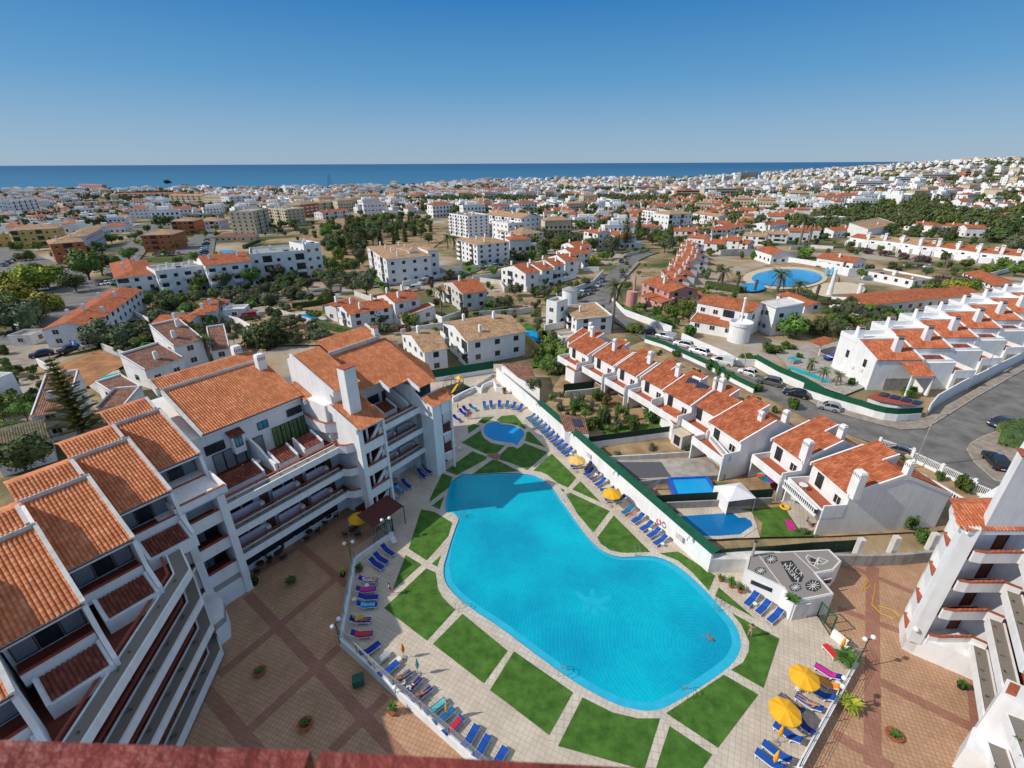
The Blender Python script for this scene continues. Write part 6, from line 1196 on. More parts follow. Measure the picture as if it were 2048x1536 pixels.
# right hand terraces with slab chimneys
def rowhouse(x,y,z,rot,label,first=False):
 t=thing('row_house',label,'house',(x,y,z),rot,'row houses with slab chimneys at the right')
 MB().mat('white').extr([(0,-.5),(11,-.5),(11,7.2),(6.4,7.6),(5.9,7.7),(0,5.8)],'x',.1,9.4).obj('wall',t)
 mb=MB().mat('tile_red');mb.tiles([(.2,-.15,5.95),(8.9,-.15,5.95),(8.9,5.9,7.9),(.2,5.9,7.9)],cw=.3,rl=.5);mb.obj('roof',t)
 mb=MB().mat('white');mb.extr([(-.2,5.6),(6,7.6),(6,8.15),(-.2,6.15)],'x',8.9,9.2);mb.extr([(-.2,5.6),(6,7.6),(6,8.15),(-.2,6.15)],'x',.0,.2);wallpath(mb,[(.1,11),(.1,6.1),(9.4,6.1),(9.4,11),(.1,11)],.2,7.2,8.1);mb.obj('parapet',t)
 for cx,cy,h_ in((5.4,2.6,2.6),(2.2,8.8,2.6)):
  mb=MB().mat('white').raw([(cx-.65,cy-.6,6.2),(cx+.65,cy-.6,6.2),(cx+.65,cy+.6,6.2),(cx-.65,cy+.6,6.2),(cx-.65,cy-.45,6.2+h_+1),(cx+.65,cy-.45,6.2+h_+1),(cx+.65,cy+.3,6.2+h_+1),(cx-.65,cy+.3,6.2+h_+1)],[(4,5,6,7),(0,1,5,4),(1,2,6,5),(2,3,7,6),(3,0,4,7)])
  mb.mat('planter_red').box(cx-.7,cx+.7,cy-.5,cy+.35,7.2+h_,7.28+h_).mat('frame_dark').box(cx-.5,cx+.5,cy-.52,cy-.44,6.7+h_,6.95+h_);mb.obj('chimney',t)
 if not first:
  MB().mat('white').extr([(-6,-.5),(.1,-.5),(.1,4.5),(-5.7,5.2),(-6,5.2)],'x',-2.0,5.0).obj('front_block',t)
  MB().mat('tile_dark').tiles([(-1.7,-4.9,4.85),(4.7,-4.9,4.85),(4.7,-2.6,5.35),(-1.7,-2.6,5.35)],cw=.3,rl=.5).obj('skylight_tiles',t);mb=MB().mat('white');wallpath(mb,[(-2.0,-5.1),(5.0,-5.1),(5.0,-2.3),(-2.0,-2.3),(-2.0,-5.1)],.2,4.6,5.5);mb.obj('block_parapet',t)
  mb=MB().mat('white').box(5.0,9.0,-6.5,0,-.5,2.9);mb.obj('garage',t);MB().mat('planter_red').box(5.2,8.8,-6.2,-.2,2.9,2.96).obj('terrace',t);mb=MB().mat('white');wallpath(mb,[(5.0,-6.4),(8.9,-6.4),(8.9,0)],.18,2.9,3.8);mb.obj('terrace_parapet',t);MB().mat('grey_wall').box(5.6,8.4,-6.56,-6.5,0,2.2).obj('garage_door',t)
  window(t,1.4,-6.03,.3,1.2,2,n=2);window(t,7.0,-.03,3.2,1.6,1.4,n=2)
 else:
  for a in(2.4,7.5):o=window(t,.07,a,3.6,.8,1.5,rot=-math.pi/2,n=1)
  MB().mat('grey_wall').box(3.0,8.2,-.2,.0,0,2.2).obj('garage_door',t);MB().mat('tile_red').tiles([(4.8,-3.6,4.1),(9.2,-3.6,4.1),(9.2,-.2,5.6),(4.8,-.2,5.6)],cw=.3,rl=.5).obj('porch_roof',t);MB().mat('white').box(4.9,5.2,-3.5,-3.2,0,4.1).box(4.9,9.2,-3.5,-3.3,3.7,4.1).box(8.9,9.2,-3.5,-.1,0,4.1).obj('porch',t)
  for a,b_ in((2.2,2.6),(4.5,2.2)):MB().mat('plastic').box(-.2,.1,a,a+.9,b_,b_+.6).obj('air_conditioner',t)
 return t
for k in range(9):
 rowhouse(68.9+10.75*k,83.0+6.35*k-.05*k*k,0,R(1),('white row house with satellite dish and plain end wall, nearest of the right terrace' if k==0 else 'white row house, %s in the right terrace from the plain end wall'%ORD[k]),k==0);OCC.append((73+10.75*k,86+6.35*k,9))
wall('K',[(1000,930),(1050,868),(1200,780),(1365,700)],2.2,'white garage front wall along the right street');wall('K',[(1365,700),(1520,625),(1626,570)],2.4,'white garage front wall farther up the right street')
t=thing('carport','carport with orange roof and dark solar panels behind the curved corner wall','carport',(*W(*P('K',800,850),2.4),0));q=[(W(*P('K',*p),2.4)[0]-t.location.x,W(*P('K',*p),2.4)[1]-t.location.y)for p in[(610,815),(700,780),(985,850),(950,868),(830,862),(700,840)]];tri_poly(MB().mat('fascia_red'),q,2.42).obj('roof',t);slab(MB().mat('white'),offset(q,-.4),0,2.35).obj('wall',t)
for i in range(4):MB().mat('solar').raw([(*(W(*P('K',x+70*i,y+17*i),2.7)[j]-(t.location.x,t.location.y)[j]for j in(0,1)),2.62)for x,y in((690,795),(748,808),(772,790),(718,776))],[(0,1,2,3)]).obj('solar_panel',t)
t=thing('canopy','small orange tiled canopy on a white post in the walled yard','canopy',(*W(*P('K',310,550),0),0));q=[[W(*P('K',*p),2.7)[j]-(t.location.x,t.location.y)[j]for j in(0,1)]for p in[(245,452),(318,490),(420,462),(350,425)]];MB().mat('tile_orange').tiles([(*a,2.7+.1*(i>1))for i,a in enumerate(q)],False).obj('roof',t);MB().mat('white').cyl(0,0,0,2.6,.12,n=8).obj('post',t)
sheet('yard_floor',[(1545,700),(1610,690),(1690,680),(1740,770),(1690,790),(1600,760)],.02,'concrete');sheet('small_pool',[(1572,735),(1582,732),(1665,762),(1655,766)],.05,'water_teal')
x_,y_=W(*P('K',145,590));t=thing('hot_tub','square hot tub with teal water in the walled yard','hot tub',(x_,y_,0),.4);MB().mat('grey_wall').box(-1.2,1.2,-1,1,0,.9).obj('shell',t);MB().mat('water_teal').box(-1,1,-.8,.8,.9,.93).obj('water',t)
x_,y_=W(*P('K',375,575));t=thing('table_tennis_table','blue table tennis table in the walled yard','table',(x_,y_,0),.3);MB().mat('blue_paint').box(-1.4,1.4,-.76,.76,.74,.78).obj('tabletop',t);MB().mat('white').box(-.02,.02,-.8,.8,.78,.92).obj('net',t);MB().mat('metal_dark').box(-.9,-.8,-.6,.6,0,.74).box(.8,.9,-.6,.6,0,.74).obj('legs',t)
def street_lamp(px,base,h,rot,label,terrain=False):
 p=at(*base)if terrain else(*W(*base,0),0);t=thing('street_lamp',label,'street lamp',p,rot);MB().mat('concrete').tube([(0,0,0),(0,0,h*.8),(.15,0,h*.93),(.7,0,h),(1.5,0,h+.05)],.09,8,.05).obj('pole',t);MB().mat('grey_wall').box(1.4,2.05,-.13,.13,h-.02,h+.12).obj('lamp_head',t);return t
street_lamp(0,(1826,935),8.6,R(8),'tall grey street lamp at the junction beside the nearest terraced house');street_lamp(0,(1965,757),7.5,R(10),'street lamp with curved arm in front of the right terrace');street_lamp(0,(1480,772),6.5,R(100),'slim street lamp between the parked cars and middle gardens')
street_lamp(0,(1218,540),7,R(60),'curved street lamp by the upper street',True);street_lamp(0,(515,700),7,R(60),'curved white street lamp behind the main roof ridge',True);street_lamp(0,(1772,520),7,R(0),'pale street lamp by the purple hedge',True)
# cars
def car_paint(name,col):
 m,n,l,b=nodes(name);b.inputs['Base Color'].default_value=c4(col);b.inputs['Roughness'].default_value=.28;b.inputs['Coat Weight'].default_value=.6;b.inputs['Coat Roughness'].default_value=.05;b.inputs['Metallic'].default_value=.15
for nm,c in dict(p_white=(.75,.75,.74),p_black=(.012,.013,.016),p_silver=(.42,.43,.44),p_grey=(.12,.125,.13),p_blue=(.03,.06,.16),p_red=(.35,.02,.02),p_darkblue=(.015,.025,.05)).items():car_paint(nm,c)
M('car_glass',(.015,.018,.022),.06,.2,2,spec=.8);M('tyre',(.02,.02,.02),.9,.2,10);M('lamp_red',(.4,.01,.01),.3);M('lamp_white',(.8,.8,.75),.2)
def loft(mb,secs):
 n=len(secs[0]);v=[p for s_ in secs for p in s_];f=[]
 for i in range(len(secs)-1):
  for k in range(n):f.append((i*n+k,(i+1)*n+k,(i+1)*n+(k+1)%n,i*n+(k+1)%n))
 f+=[tuple(range(n)),tuple((len(secs)-1)*n+k for k in range(n))[::-1]];mb.raw(v,f)
CSH=dict(suv=(4.6,1.85,1.68,[(-2.3,.62),(-2.15,.98),(-1.2,1.0),(1.3,1.02),(2.2,1.0),(2.3,.7)],[(-1.15,1.0),(-.35,1.62),(.6,1.68),(1.7,1.62),(2.2,1.02)]),hatch=(3.6,1.65,1.5,[(-1.8,.55),(-1.65,.85),(-.9,.9),(1.1,.95),(1.7,.92),(1.8,.6)],[(-1.0,.9),(-.3,1.42),(.5,1.5),(1.3,1.42),(1.72,.92)]),sedan=(4.5,1.8,1.45,[(-2.25,.55),(-2.1,.82),(-1.1,.88),(1.2,.95),(2.1,.95),(2.25,.6)],[(-1.1,.88),(-.2,1.40),(.5,1.45),(1.2,1.38),(1.9,.95)]),van=(4.9,1.85,1.85,[(-2.45,.6),(-2.3,.95),(-1.7,1.05),(1.3,1.1),(2.4,1.1),(2.45,.7)],[(-1.6,1.05),(-.9,1.75),(.4,1.85),(2.25,1.85),(2.42,1.1)]))
CARP={}
def make_car(kind,paint):
 L_,wd_,h,low,top=CSH[kind];hw=wd_/2;t=thing('car','x','car',(0,0,-40))
 mb=MB().mat(paint);secs=[]
 for x,z in low:
  k=.9 if abs(x)>L_/2-.05 else(.97 if abs(x)>L_/2-.2 else 1);zb=.30 if abs(x)>L_/2-.05 else.22
  secs.append([(x,-hw*k*.93,zb),(x,hw*k*.93,zb),(x,hw*k,z*.55),(x,hw*k*.99,z*.85),(x,hw*k*.88,z),(x,-hw*k*.88,z),(x,-hw*k*.99,z*.85),(x,-hw*k,z*.55)])
 loft(mb,secs);mb.obj('body',t,smooth=False)
 mb=MB().mat('car_glass');secs=[]
 for i,(x,z)in enumerate(top):
  kb,kt=.93,(.72 if 0<i<len(top)-1 else.88);b0=1.0*(low[2][1])-.03
  secs.append([(x,-hw*kb,b0),(x,hw*kb,b0),(x,hw*kt,max(z,b0+.02)-.03),(x,hw*(kt-.07),max(z,b0+.03)),(x,-hw*(kt-.07),max(z,b0+.03)),(x,-hw*kt,max(z,b0+.02)-.03)])
 loft(mb,secs);mb.obj('windows',t)
 mb=MB().mat(paint)
 xs=[p for p in top[1:-1]];mb.raw([(x,s_*hw*.70,z+.012)for x,z in xs for s_ in(-1,1)],[(2*i,2*i+2,2*i+3,2*i+1)for i in range(len(xs)-1)])
 for s_ in(-1,1):
  for(x,z),(x2,z2)in zip(top,top[1:]):mb.tube([(x,s_*hw*(.74 if 0<top.index((x,z))else.9),max(z,.9)-.01),(x2,s_*hw*(.74 if top.index((x2,z2))<len(top)-1 else.9),max(z2,.9)-.01)],.045,5)
  for xx in(.15,):mb.tube([(xx,s_*hw*.93,low[2][1]-.02),(xx+.05,s_*hw*.73,top[2][1]-.05)],.05,4)
 if kind=='van':mb.box(.3,2.38,-hw*.94,hw*.94,1.0,1.88)
 mb.obj('roof_panel',t)
 for x in(-L_/2+.82,L_/2-.82):
  for s_ in(-1,1):
   w_=MB().mat('tyre').raw(*_wheel(.33,.22)).obj('wheel',t,loc=(x,s_*(hw-.1),.33));MB().mat('metal').raw(*_wheel(.2,.235)).obj('rim',w_)
 for s_ in(-1,1):
  MB().mat('lamp_white').box(-L_/2-.005,-L_/2+.12,s_*hw*.62-.18,s_*hw*.62+.18,.58,.72).obj('headlight',t);MB().mat('lamp_red').box(L_/2-.1,L_/2+.005,s_*hw*.7-.14,s_*hw*.7+.14,.68,.85).obj('tail_light',t)
  MB().mat(paint).box(-.75,-.6,s_*(hw+.09)-.07,s_*(hw+.09)+.07,.95,1.08).obj('mirror',t)
 MB().mat('white').box(L_/2-.02,L_/2+.012,-.26,.26,.5,.6).obj('number_plate',t)
 return t
def _wheel(r,w,n=14):
 v=[(r*math.cos(2*math.pi*i/n),-w/2,r*math.sin(2*math.pi*i/n))for i in range(n)]+[(r*math.cos(2*math.pi*i/n),w/2,r*math.sin(2*math.pi*i/n))for i in range(n)]
 return v,[tuple(range(n)),tuple(range(n,2*n))[::-1]]+[(i,n+i,n+(i+1)%n,(i+1)%n)for i in range(n)]
def car(tag,front,back,kind,paint,label,group=None,terrain=False,lift=.02):
 """front / back: ground pixels of the two ends"""
 a,b_=P(tag,*front),P(tag,*back);p,q=(at(*a),at(*b_))if terrain else((*W(*a,0),0),(*W(*b_,0),0))
 loc=((p[0]+q[0])/2,(p[1]+q[1])/2,(p[2]+q[2])/2+lift+(.12 if terrain else 0));ang=math.atan2(q[1]-p[1],q[0]-p[0]);k=(kind,paint)
 if k not in CARP:CARP[k]=make_car(kind,paint);o=CARP[k];o.location=loc;o.rotation_euler=(0,0,ang);o['label']=label
 else:o=dup(CARP[k],loc,ang,label=label)
 if group:o['group']=group
 elif 'group' in o:del o['group']
 return o
GC='cars parked along the street'
for a in[(('J'),(590,172),(668,190),'van','p_silver','silver grey people carrier parked farthest up in the near row'),('J',(690,218),(790,240),'suv','p_white','white estate car with roof rails, upper one in the parked row'),('J',(795,262),(885,288),'suv','p_white','white older four by four behind the white estate car'),('J',(920,322),(1050,352),'van','p_white','white delivery van parked in the street row'),('J',(1092,392),(1190,418),'hatch','p_white','small white car with a red soft top'),('J',(1210,448),(1345,480),'suv','p_grey','dark grey pick up shaped car in the parked row'),('J',(1372,520),(1525,558),'sedan','p_black','black saloon car near the lower end of the parked row'),('K',(318,880),(425,905),'hatch','p_silver','small silver two door car, last in the row near the corner'),('J',(500,148),(545,150),'hatch','p_black','small black car at the top of the near parked row')]:car(*a[:5],a[5],GC)
car('K',(1370,1215),(1500,1275),'suv','p_black','black four by four on the cobbled island beside the big hedge');CARP[('suv','p_black')].rotation_euler=(0,0,R(-112));car('K',(1395,1010),(1520,985),'hatch','p_darkblue','dark blue car partly behind the big hedge at the junction');car('K',(720,1140),(890,1195),'sedan','p_grey','dark car behind the white barred gate')
ug='cars parked up the far street'
for i,(x,y,dx,dy,k,p_)in enumerate([(1030,825,25,-25,'suv','p_black'),(1060,800,20,-20,'hatch','p_black'),(1045,935,-15,25,'suv','p_grey'),(890,965,20,-22,'suv','p_grey'),(862,1000,20,-22,'sedan','p_silver'),(826,1030,20,-22,'hatch','p_black'),(790,1058,20,-20,'sedan','p_grey'),(740,1068,24,-18,'suv','p_white'),(712,1080,22,-16,'hatch','p_silver')]):
 car('G',(x-dx,y-dy),(x+dx,y+dy),k,p_,['black four by four','small black car','dark grey car','grey four by four','silver saloon','small dark car','grey saloon','white four by four','small silver car'][i]+' on the %s of the far street'%('upper end' if i<2 else 'right side' if i==2 else 'left side')+(', %s from the top'%ORD[i-3]if i>2 else ''),ug,True)
random.seed(5)
pk='cars parked in the car parks at the left'
def carrow(tag,a,b_,n,ang,desc):
 for i in range(n):
  t_=(i+.5)/n;x,y=a[0]+(b_[0]-a[0])*t_,a[1]+(b_[1]-a[1])*t_;p=at(*P(tag,x,y));k=random.choice(['suv','hatch','sedan']);c=random.choice(['p_white','p_grey','p_silver','p_black','p_blue'])
  key=(k,c)
  if key not in CARP:CARP[key]=make_car(k,c);o=CARP[key];o.location=(p[0],p[1],p[2]+.12);o.rotation_euler=(0,0,ang)
  else:o=dup(CARP[key],(p[0],p[1],p[2]+.12),ang)
  o['label']='%s %s car %s, %s'%({'p_white':'white','p_grey':'grey','p_silver':'silver','p_black':'black','p_blue':'blue'}[c],{'suv':'tall','hatch':'small','sedan':'long'}[k],desc,ORD[i%13]+' in line');o['group']=pk
carrow('E',(1560,850),(1590,690),10,R(20),'in the line beside the dark car park');carrow('E',(20,900),(110,850),5,R(150),'in the left car park');carrow('E',(1180,812),(1380,800),6,R(100),'behind the teal roofed block');carrow('E',(1600,1110),(1960,1080),8,R(100),'under the trees below the long white block');carrow('E',(760,1040),(900,1025),4,R(80),'in the shade of the big trees');carrow('E',(0,960),(60,970),2,R(150),'at the left edge');carrow('E',(1400,750),(1420,700),4,R(20),'on the left of the dark car park')
carrow('F',(30,1000),(600,940),9,R(110),'below the far white block');carrow('G',(320,745),(420,700),4,R(30),'beside the white flats');carrow('G',(20,880),(150,850),4,R(30),'in the lane left of the terraces');carrow('F',(1760,870),(1890,840),3,R(20),'below the tan roofed flats');carrow('F',(840,500),(960,510),4,R(10),'near the low white walls by the scrub');carrow('H',(1240,820),(1430,830),3,R(0),'under the bougainvillea pergola')
car('Z',(232,305),(310,290),'sedan','p_black','black car parked below the white wall with the blue sign',pk,True);car('Z',(410,280),(490,262),'suv','p_black','black four by four right of the blue parking sign',pk,True);car('Z',(545,250),(600,235),'suv','p_white','white car half behind the olive trees',pk,True);car('F',(640,990),(700,960),'van','p_white','white van in front of the dry meadow',pk,True)if 0 else None
for i,(tg,a,b_,c)in enumerate([('F',(1230,1030),(1310,1020),'p_white'),('F',(1300,990),(1380,965),'p_silver')]):car(tg,a,b_,'van',c,'%s van behind the red roofed house'%['white','silver'][i],pk,True)
car('Z',(1545,60),(1630,50),'van','p_red','red van standing in the scrub at the left',pk,True)
# middle distance buildings
def solve(A,B,C,base):
 """eave corners A (left), B (right), C (back right) and the ground pixel below B"""
 g=at(*base);best=(1e9,3)
 z=g[2]+2.0
 while z<g[2]+32:
  p=P2(g[0],g[1],z);e=abs(p[1]-B[1]);
  if e<best[0]:best=(e,z)
  z+=.1
 z=best[1];a,b_,c=[Vector(W(*q,z))for q in(A,B,C)];return a,b_,c,z,g[2]
def chim_small(t,x,y,z,s_=.8,h=2.0):chimney_on(t,x,y,z-.3,s_,s_*.7,h,slots=False)
def building(tag,A,B,C,base,label,roof='hip',wallm='white',roofm='tile_orange',floors=None,nwin=None,chim=2,name='house',cat='house',group=None,baseA=False,pane=None,over=.35,balcony=False,minD=5,winm='glass_dark',slope=.28,shade='frame_dark'):
 A,B,C=P(tag,*A),P(tag,*B),P(tag,*C);base=P(tag,*base)
 if baseA:
  g=at(*base);best=(1e9,3);z=g[2]+2
  while z<g[2]+32:
   e=abs(P2(g[0],g[1],z)[1]-A[1]);best=min(best,(e,z));z+=.1
  z=best[1];a,b_,c=[Vector(W(*q,z))for q in(A,B,C)];gz=g[2]
 else:a,b_,c,z,gz=solve(A,B,C,base)
 w=(b_-a).length;xd=(b_-a)/w;yd=Vector((-xd.y,xd.x));D=max(minD,abs((c-b_).dot(yd)));h=z-gz
 if math.hypot(a.x,a.y)>210:D=min(D,17 if name=='apartment_building' else 12)
 t=thing(name,label,cat,(a.x,a.y,gz),math.atan2(xd.y,xd.x),group);dist=a.length;OCC.append((*(a+xd*w/2+yd*D/2),max(w,D)*.55))
 fl=floors or max(1,round(h/3.0));fh=h/fl
 MB().mat(wallm).box(0,w,0,D,-1.5,h).obj('wall',t)
 mb=MB();o=over;geo=False;mb.mat(roofm);hr=0
 if roof=='hip':
  m_=min(w,D)/2;hr=m_*slope
  if w>=D:r1,r2=(D/2,D/2),(w-D/2,D/2)
  else:r1,r2=(w/2,w/2),(w/2,D-w/2)
  e=[(-o,-o),(w+o,-o),(w+o,D+o),(-o,D+o)];zz=h+.02
  E_=[(*p,zz)for p in e];R1,R2=(*r1,zz+hr),(*r2,zz+hr)
  if w>=D:mb.tiles([E_[0],E_[1],R2,R1],geo,.3,.5).tiles([E_[1],E_[2],R2],geo,.3,.5).tiles([E_[2],E_[3],R1,R2],geo,.3,.5).tiles([E_[3],E_[0],R1],geo,.3,.5)
  else:mb.tiles([E_[0],E_[1],R1],geo,.3,.5).tiles([E_[1],E_[2],R2,R1],geo,.3,.5).tiles([E_[2],E_[3],R2],geo,.3,.5).tiles([E_[3],E_[0],R1,R2],geo,.3,.5)
  mb.mat('white').box(-o+.05,w+o-.05,-o+.05,D+o-.05,h-.18,h)
 elif roof=='gx':
  hr=D/2*slope;mb.tiles([(-o,-o,h),(w+o,-o,h),(w+o,D/2,h+hr),(-o,D/2,h+hr)],geo,.3,.5).tiles([(w+o,D+o,h),(-o,D+o,h),(-o,D/2,h+hr),(w+o,D/2,h+hr)],geo,.3,.5)
  mb.mat(wallm).extr([(0,h-.05),(D,h-.05),(D/2,h+hr-.06)],'x',.0,.2).extr([(0,h-.05),(D,h-.05),(D/2,h+hr-.06)],'x',w-.2,w)
 elif roof=='gy':
  hr=w/2*slope;mb.tiles([(-o,D+o,h),(-o,-o,h),(w/2,-o,h+hr),(w/2,D+o,h+hr)],geo,.3,.5).tiles([(w+o,-o,h),(w+o,D+o,h),(w/2,D+o,h+hr),(w/2,-o,h+hr)],geo,.3,.5)
  mb.mat(wallm).extr([(0,h-.05),(w,h-.05),(w/2,h+hr-.06)],'y',.0,.2).extr([(0,h-.05),(w,h-.05),(w/2,h+hr-.06)],'y',D-.2,D)
 elif roof=='shed':
  hr=min(D*slope,3);mb.tiles([(-.1,-o,h),(w+.1,-o,h),(w+.1,D,h+hr),(-.1,D,h+hr)],geo,.3,.5)
  mb.mat(wallm).extr([(0,h-.1),(D,h-.1),(D,h+hr+.25),(0,h+.2)],'x',0,.2).extr([(0,h-.1),(D,h-.1),(D,h+hr+.25),(0,h+.2)],'x',w-.2,w)
  mb.box(0,w,D-.25,D,h-.1,h+hr+.3)
 else:
  mb.box(.2,w-.2,.2,D-.2,h,h+.03).mat(wallm);wallpath(mb,[(.12,.12),(w-.12,.12),(w-.12,D-.12),(.12,D-.12)],.22,h,h+.7,True)
 mb.obj('roof',t)
 for i in range(chim):
  x,y=w*(i+.6)/(chim+.2),D*(.3+.4*(i%2));k_=(min(y,D-y)if roof!='gy' else min(x,w-x))*slope if roof not in('flat','shed')else(y*slope if roof=='shed' else 0);chim_small(t,x,y,h+min(hr,k_),.75,1.8)
 pn=dist<170 if pane is None else pane;FL_=name=='apartment_building' or(fl>1 and w>9);nw=nwin or max(1,int(w/3.4));nd=max(1,int(D/3.8));bal=None
 rnb=random.Random(len(label));fn_=FL_ and rnb.random()<.9;lg={i for i in range(nw)if(i+len(label))%3==0}if(fn_ and nw>2 and not balcony)else set()
 if roof=='flat' and w>6:
  mb=MB().mat('white')
  for _ in range(int(w/6)):x_,y_,s_=rnb.uniform(1,w-2),rnb.uniform(1,max(1.2,D-2)),rnb.uniform(.5,1.3);mb.box(x_,x_+s_,y_,y_+s_,h,h+rnb.uniform(.6,1.8))
  mb.mat('solar');x_=rnb.uniform(1,w-3);mb.raw([(x_,1.2,h+.2),(x_+1.8,1.2,h+.2),(x_+1.8,2.2,h+1.0),(x_,2.2,h+1.0)],[(0,1,2,3)]);mb.obj('roof_equipment',t)
 elif dist<260 and w>4:
  x_,y_=w*rnb.uniform(.2,.8),D*.3;mb=MB().mat('metal').tube([(x_,y_,h),(x_,y_,h+3.2)],.03,4).tube([(x_-.5,y_,h+3.0),(x_+.5,y_,h+3.0)],.02,4).tube([(x_-.35,y_,h+2.7),(x_+.35,y_,h+2.7)],.02,4);mb.obj('aerial',t)
 for i in lg:
  x=w*(i+.5)/nw;ww=w/nw*.42
  for f_ in range(fl):o=MB().mat('glass_dark').box(x-ww,x+ww,-.04,.1,f_*fh+.1,f_*fh+fh-.45).mat(wallm).box(x-ww-.1,x+ww+.1,-.9,-.78,f_*fh-.05,f_*fh+.95).box(x-ww-.1,x+ww+.1,-.9,0,f_*fh-.12,f_*fh+.03).obj('balcony',t)  # flat dark panel paints the shade of the balcony recess
 for f_ in range(fl):
  for i in range(nw):
   if i in lg:continue
   x=w*(i+.5)/nw;zz=f_*fh+(.9 if not balcony or i%2 else.15)
   big=balcony and i%2==0
   window(t,x,-.02,zz,min(2.0,w/nw*.6)if big else min(1.3,w/nw*.5),min(fh-.8,2.0 if big else 1.2),n=2 if pn else 1,pane=pn,frame='white' if pn else 'glass_dark',glass=winm)if pn else dark_win(t,x,-.03,zz,min(2.0,w/nw*.6)if big else 1.2,2.0 if big else 1.15,0)
   if big and f_:MB().mat('white').box(x-1.5,x+1.5,-1.1,0,zz-.3,zz+.75).obj('balcony',t)
  for i in range(nd):
   y=D*(i+.5)/nd
   dark_win(t,w+.03,y,f_*fh+.9,1.2,1.15,math.pi/2)
   dark_win(t,-.03,y,f_*fh+.9,1.2,1.15,-math.pi/2)
 return t
_dw={}
def dark_win(t,x,y,z,w,h,rot):
 k=(round(w,1),round(h,1))
 if k not in _dw:_dw[k]=MB().mat('glass_dark').box(-w/2,w/2,-.03,.05,0,h).mat('white').box(-w/2-.08,w/2+.08,-.09,.05,-.1,0).mesh('window')
 inst('window',_dw[k],t,(x,y,z),rot)
Bd=building
FL='apartment_building'
Bd('E',(320,1385),(700,1350),(1170,1068),(770,1480),'long white apartment block with blue parking sign on its end wall','gy',chim=5,name=FL,cat='apartments',balcony=False,floors=2)
Bd('E',(885,985),(1190,950),(1150,840),(1215,1130),'white flats with small red roof at the left end of the teal roofed block','hip',chim=2,name=FL,cat='apartments',floors=3)
Bd('E',(1195,945),(1570,895),(1500,862),(1600,1085),'white flats with teal flat roof, left middle','flat',roofm='glass_teal' if 0 else 'grey_wall',chim=4,name=FL,cat='apartments',floors=3,balcony=True)
Bd('E',(1575,890),(1925,850),(1880,800),(1950,1055),'white flats with pinkish roof terrace above the parked cars','gx',chim=3,name=FL,cat='apartments',floors=3,balcony=True)
Bd('F',(70,775),(470,745),(440,700),(490,950),'white flats with teal roof and rows of small square windows','flat',roofm='grey_wall',chim=4,name=FL,cat='apartments',floors=3,nwin=5)
Bd('F',(465,705),(585,690),(545,660),(612,930),'tall blank white stair block at the right end of the white flats','flat',roofm='grey_wall',chim=2,name=FL,cat='apartments',floors=4,nwin=2)
Bd('E',(380,722),(640,700),(660,655),(655,850),'orange and white flats with cream roof beside the big trees','hip','orange_wall','tile_tan',chim=2,name=FL,cat='apartments',floors=3)
Bd('E',(655,660),(780,600),(690,580),(800,725),'pale grey flats with tan roof behind the orange ones','hip','lilac','tile_tan',chim=2,name=FL,cat='apartments')
Bd('E',(70,620),(440,600),(420,575),(450,735),'yellow apartment block with tan roof at the left','hip','yellow_wall','tile_tan',chim=4,name=FL,cat='apartments',floors=3)
Bd('E',(-60,660),(70,650),(60,610),(90,740),'lower yellow block at the left edge','flat','yellow_wall','concrete',chim=1,name=FL,cat='apartments')
Bd('E',(1078,655),(1320,648),(1335,600),(1350,770),'orange flats with cream roof beside the dark car park','hip','orange_wall','tile_tan',chim=2,name=FL,cat='apartments',floors=3)
Bd('E',(1310,548),(1480,545),(1470,515),(1480,650),'orange walled block with flat cream roof behind the car park','hip','orange_wall','tile_tan',chim=1,name=FL,cat='apartments')
Bd('E',(1485,548),(1680,545),(1620,510),(1690,610),'pale pink block right of the orange walled block','hip','lilac','tile_tan',chim=2,name=FL,cat='apartments')
Bd('E',(80,395),(275,375),(240,350),(300,500),'tall white apartment block at the left, right wing','flat','white','concrete',chim=2,name=FL,cat='apartments',floors=5)
Bd('E',(-80,395),(75,385),(40,355),(100,520),'tall white apartment block at the left edge','flat','white','concrete',chim=2,name=FL,cat='apartments',floors=5,balcony=True)
Bd('E',(275,395),(375,385),(350,360),(380,470),'tall white apartment block, third from the left edge','flat','white','concrete',chim=1,name=FL,cat='apartments',floors=4)
Bd('E',(480,412),(735,398),(700,380),(740,470),'long beige block with flat roof, left part','flat','cream','concrete',chim=2,name=FL,cat='apartments',floors=3)
Bd('E',(740,400),(935,388),(915,372),(945,450),'long beige block with flat roof, right part','flat','cream','concrete',chim=2,name=FL,cat='apartments',floors=3)
Bd('E',(1295,350),(1545,352),(1540,335),(1550,425),'long tan apartment block with many windows, left half','gx','cream','tile_tan',chim=4,name=FL,cat='apartments',floors=4)
Bd('E',(1550,360),(1750,365),(1740,345),(1755,430),'long tan apartment block with many windows, right half','gx','cream','tile_tan',chim=3,name=FL,cat='apartments',floors=4)
Bd('E',(1755,362),(1925,350),(1900,335),(1930,430),'white flats with blue grey balconies right of the tan block','flat','white','concrete',chim=1,name=FL,cat='apartments',floors=4)
Bd('E',(1400,500),(1680,495),(1750,440),(1690,545),'supermarket hall with wide flat grey roof','flat','grey_wall','concrete',chim=0,name='hall',cat='hall')
Bd('E',(640,442),(900,432),(890,415),(905,470),'low houses with red roof and white arches left of the roundabout','gx',chim=3)
Bd('E',(985,455),(1125,450),(1110,425),(1130,525),'white house with pale red roof beside the round pine','hip',chim=2)
Bd('E',(720,495),(930,490),(920,470),(935,525),'low white workshop with curved roofs','flat','white','concrete',chim=0)
Bd('E',(270,515),(420,500),(410,485),(430,560),'white house with red roof below the tall white blocks','hip',chim=2)
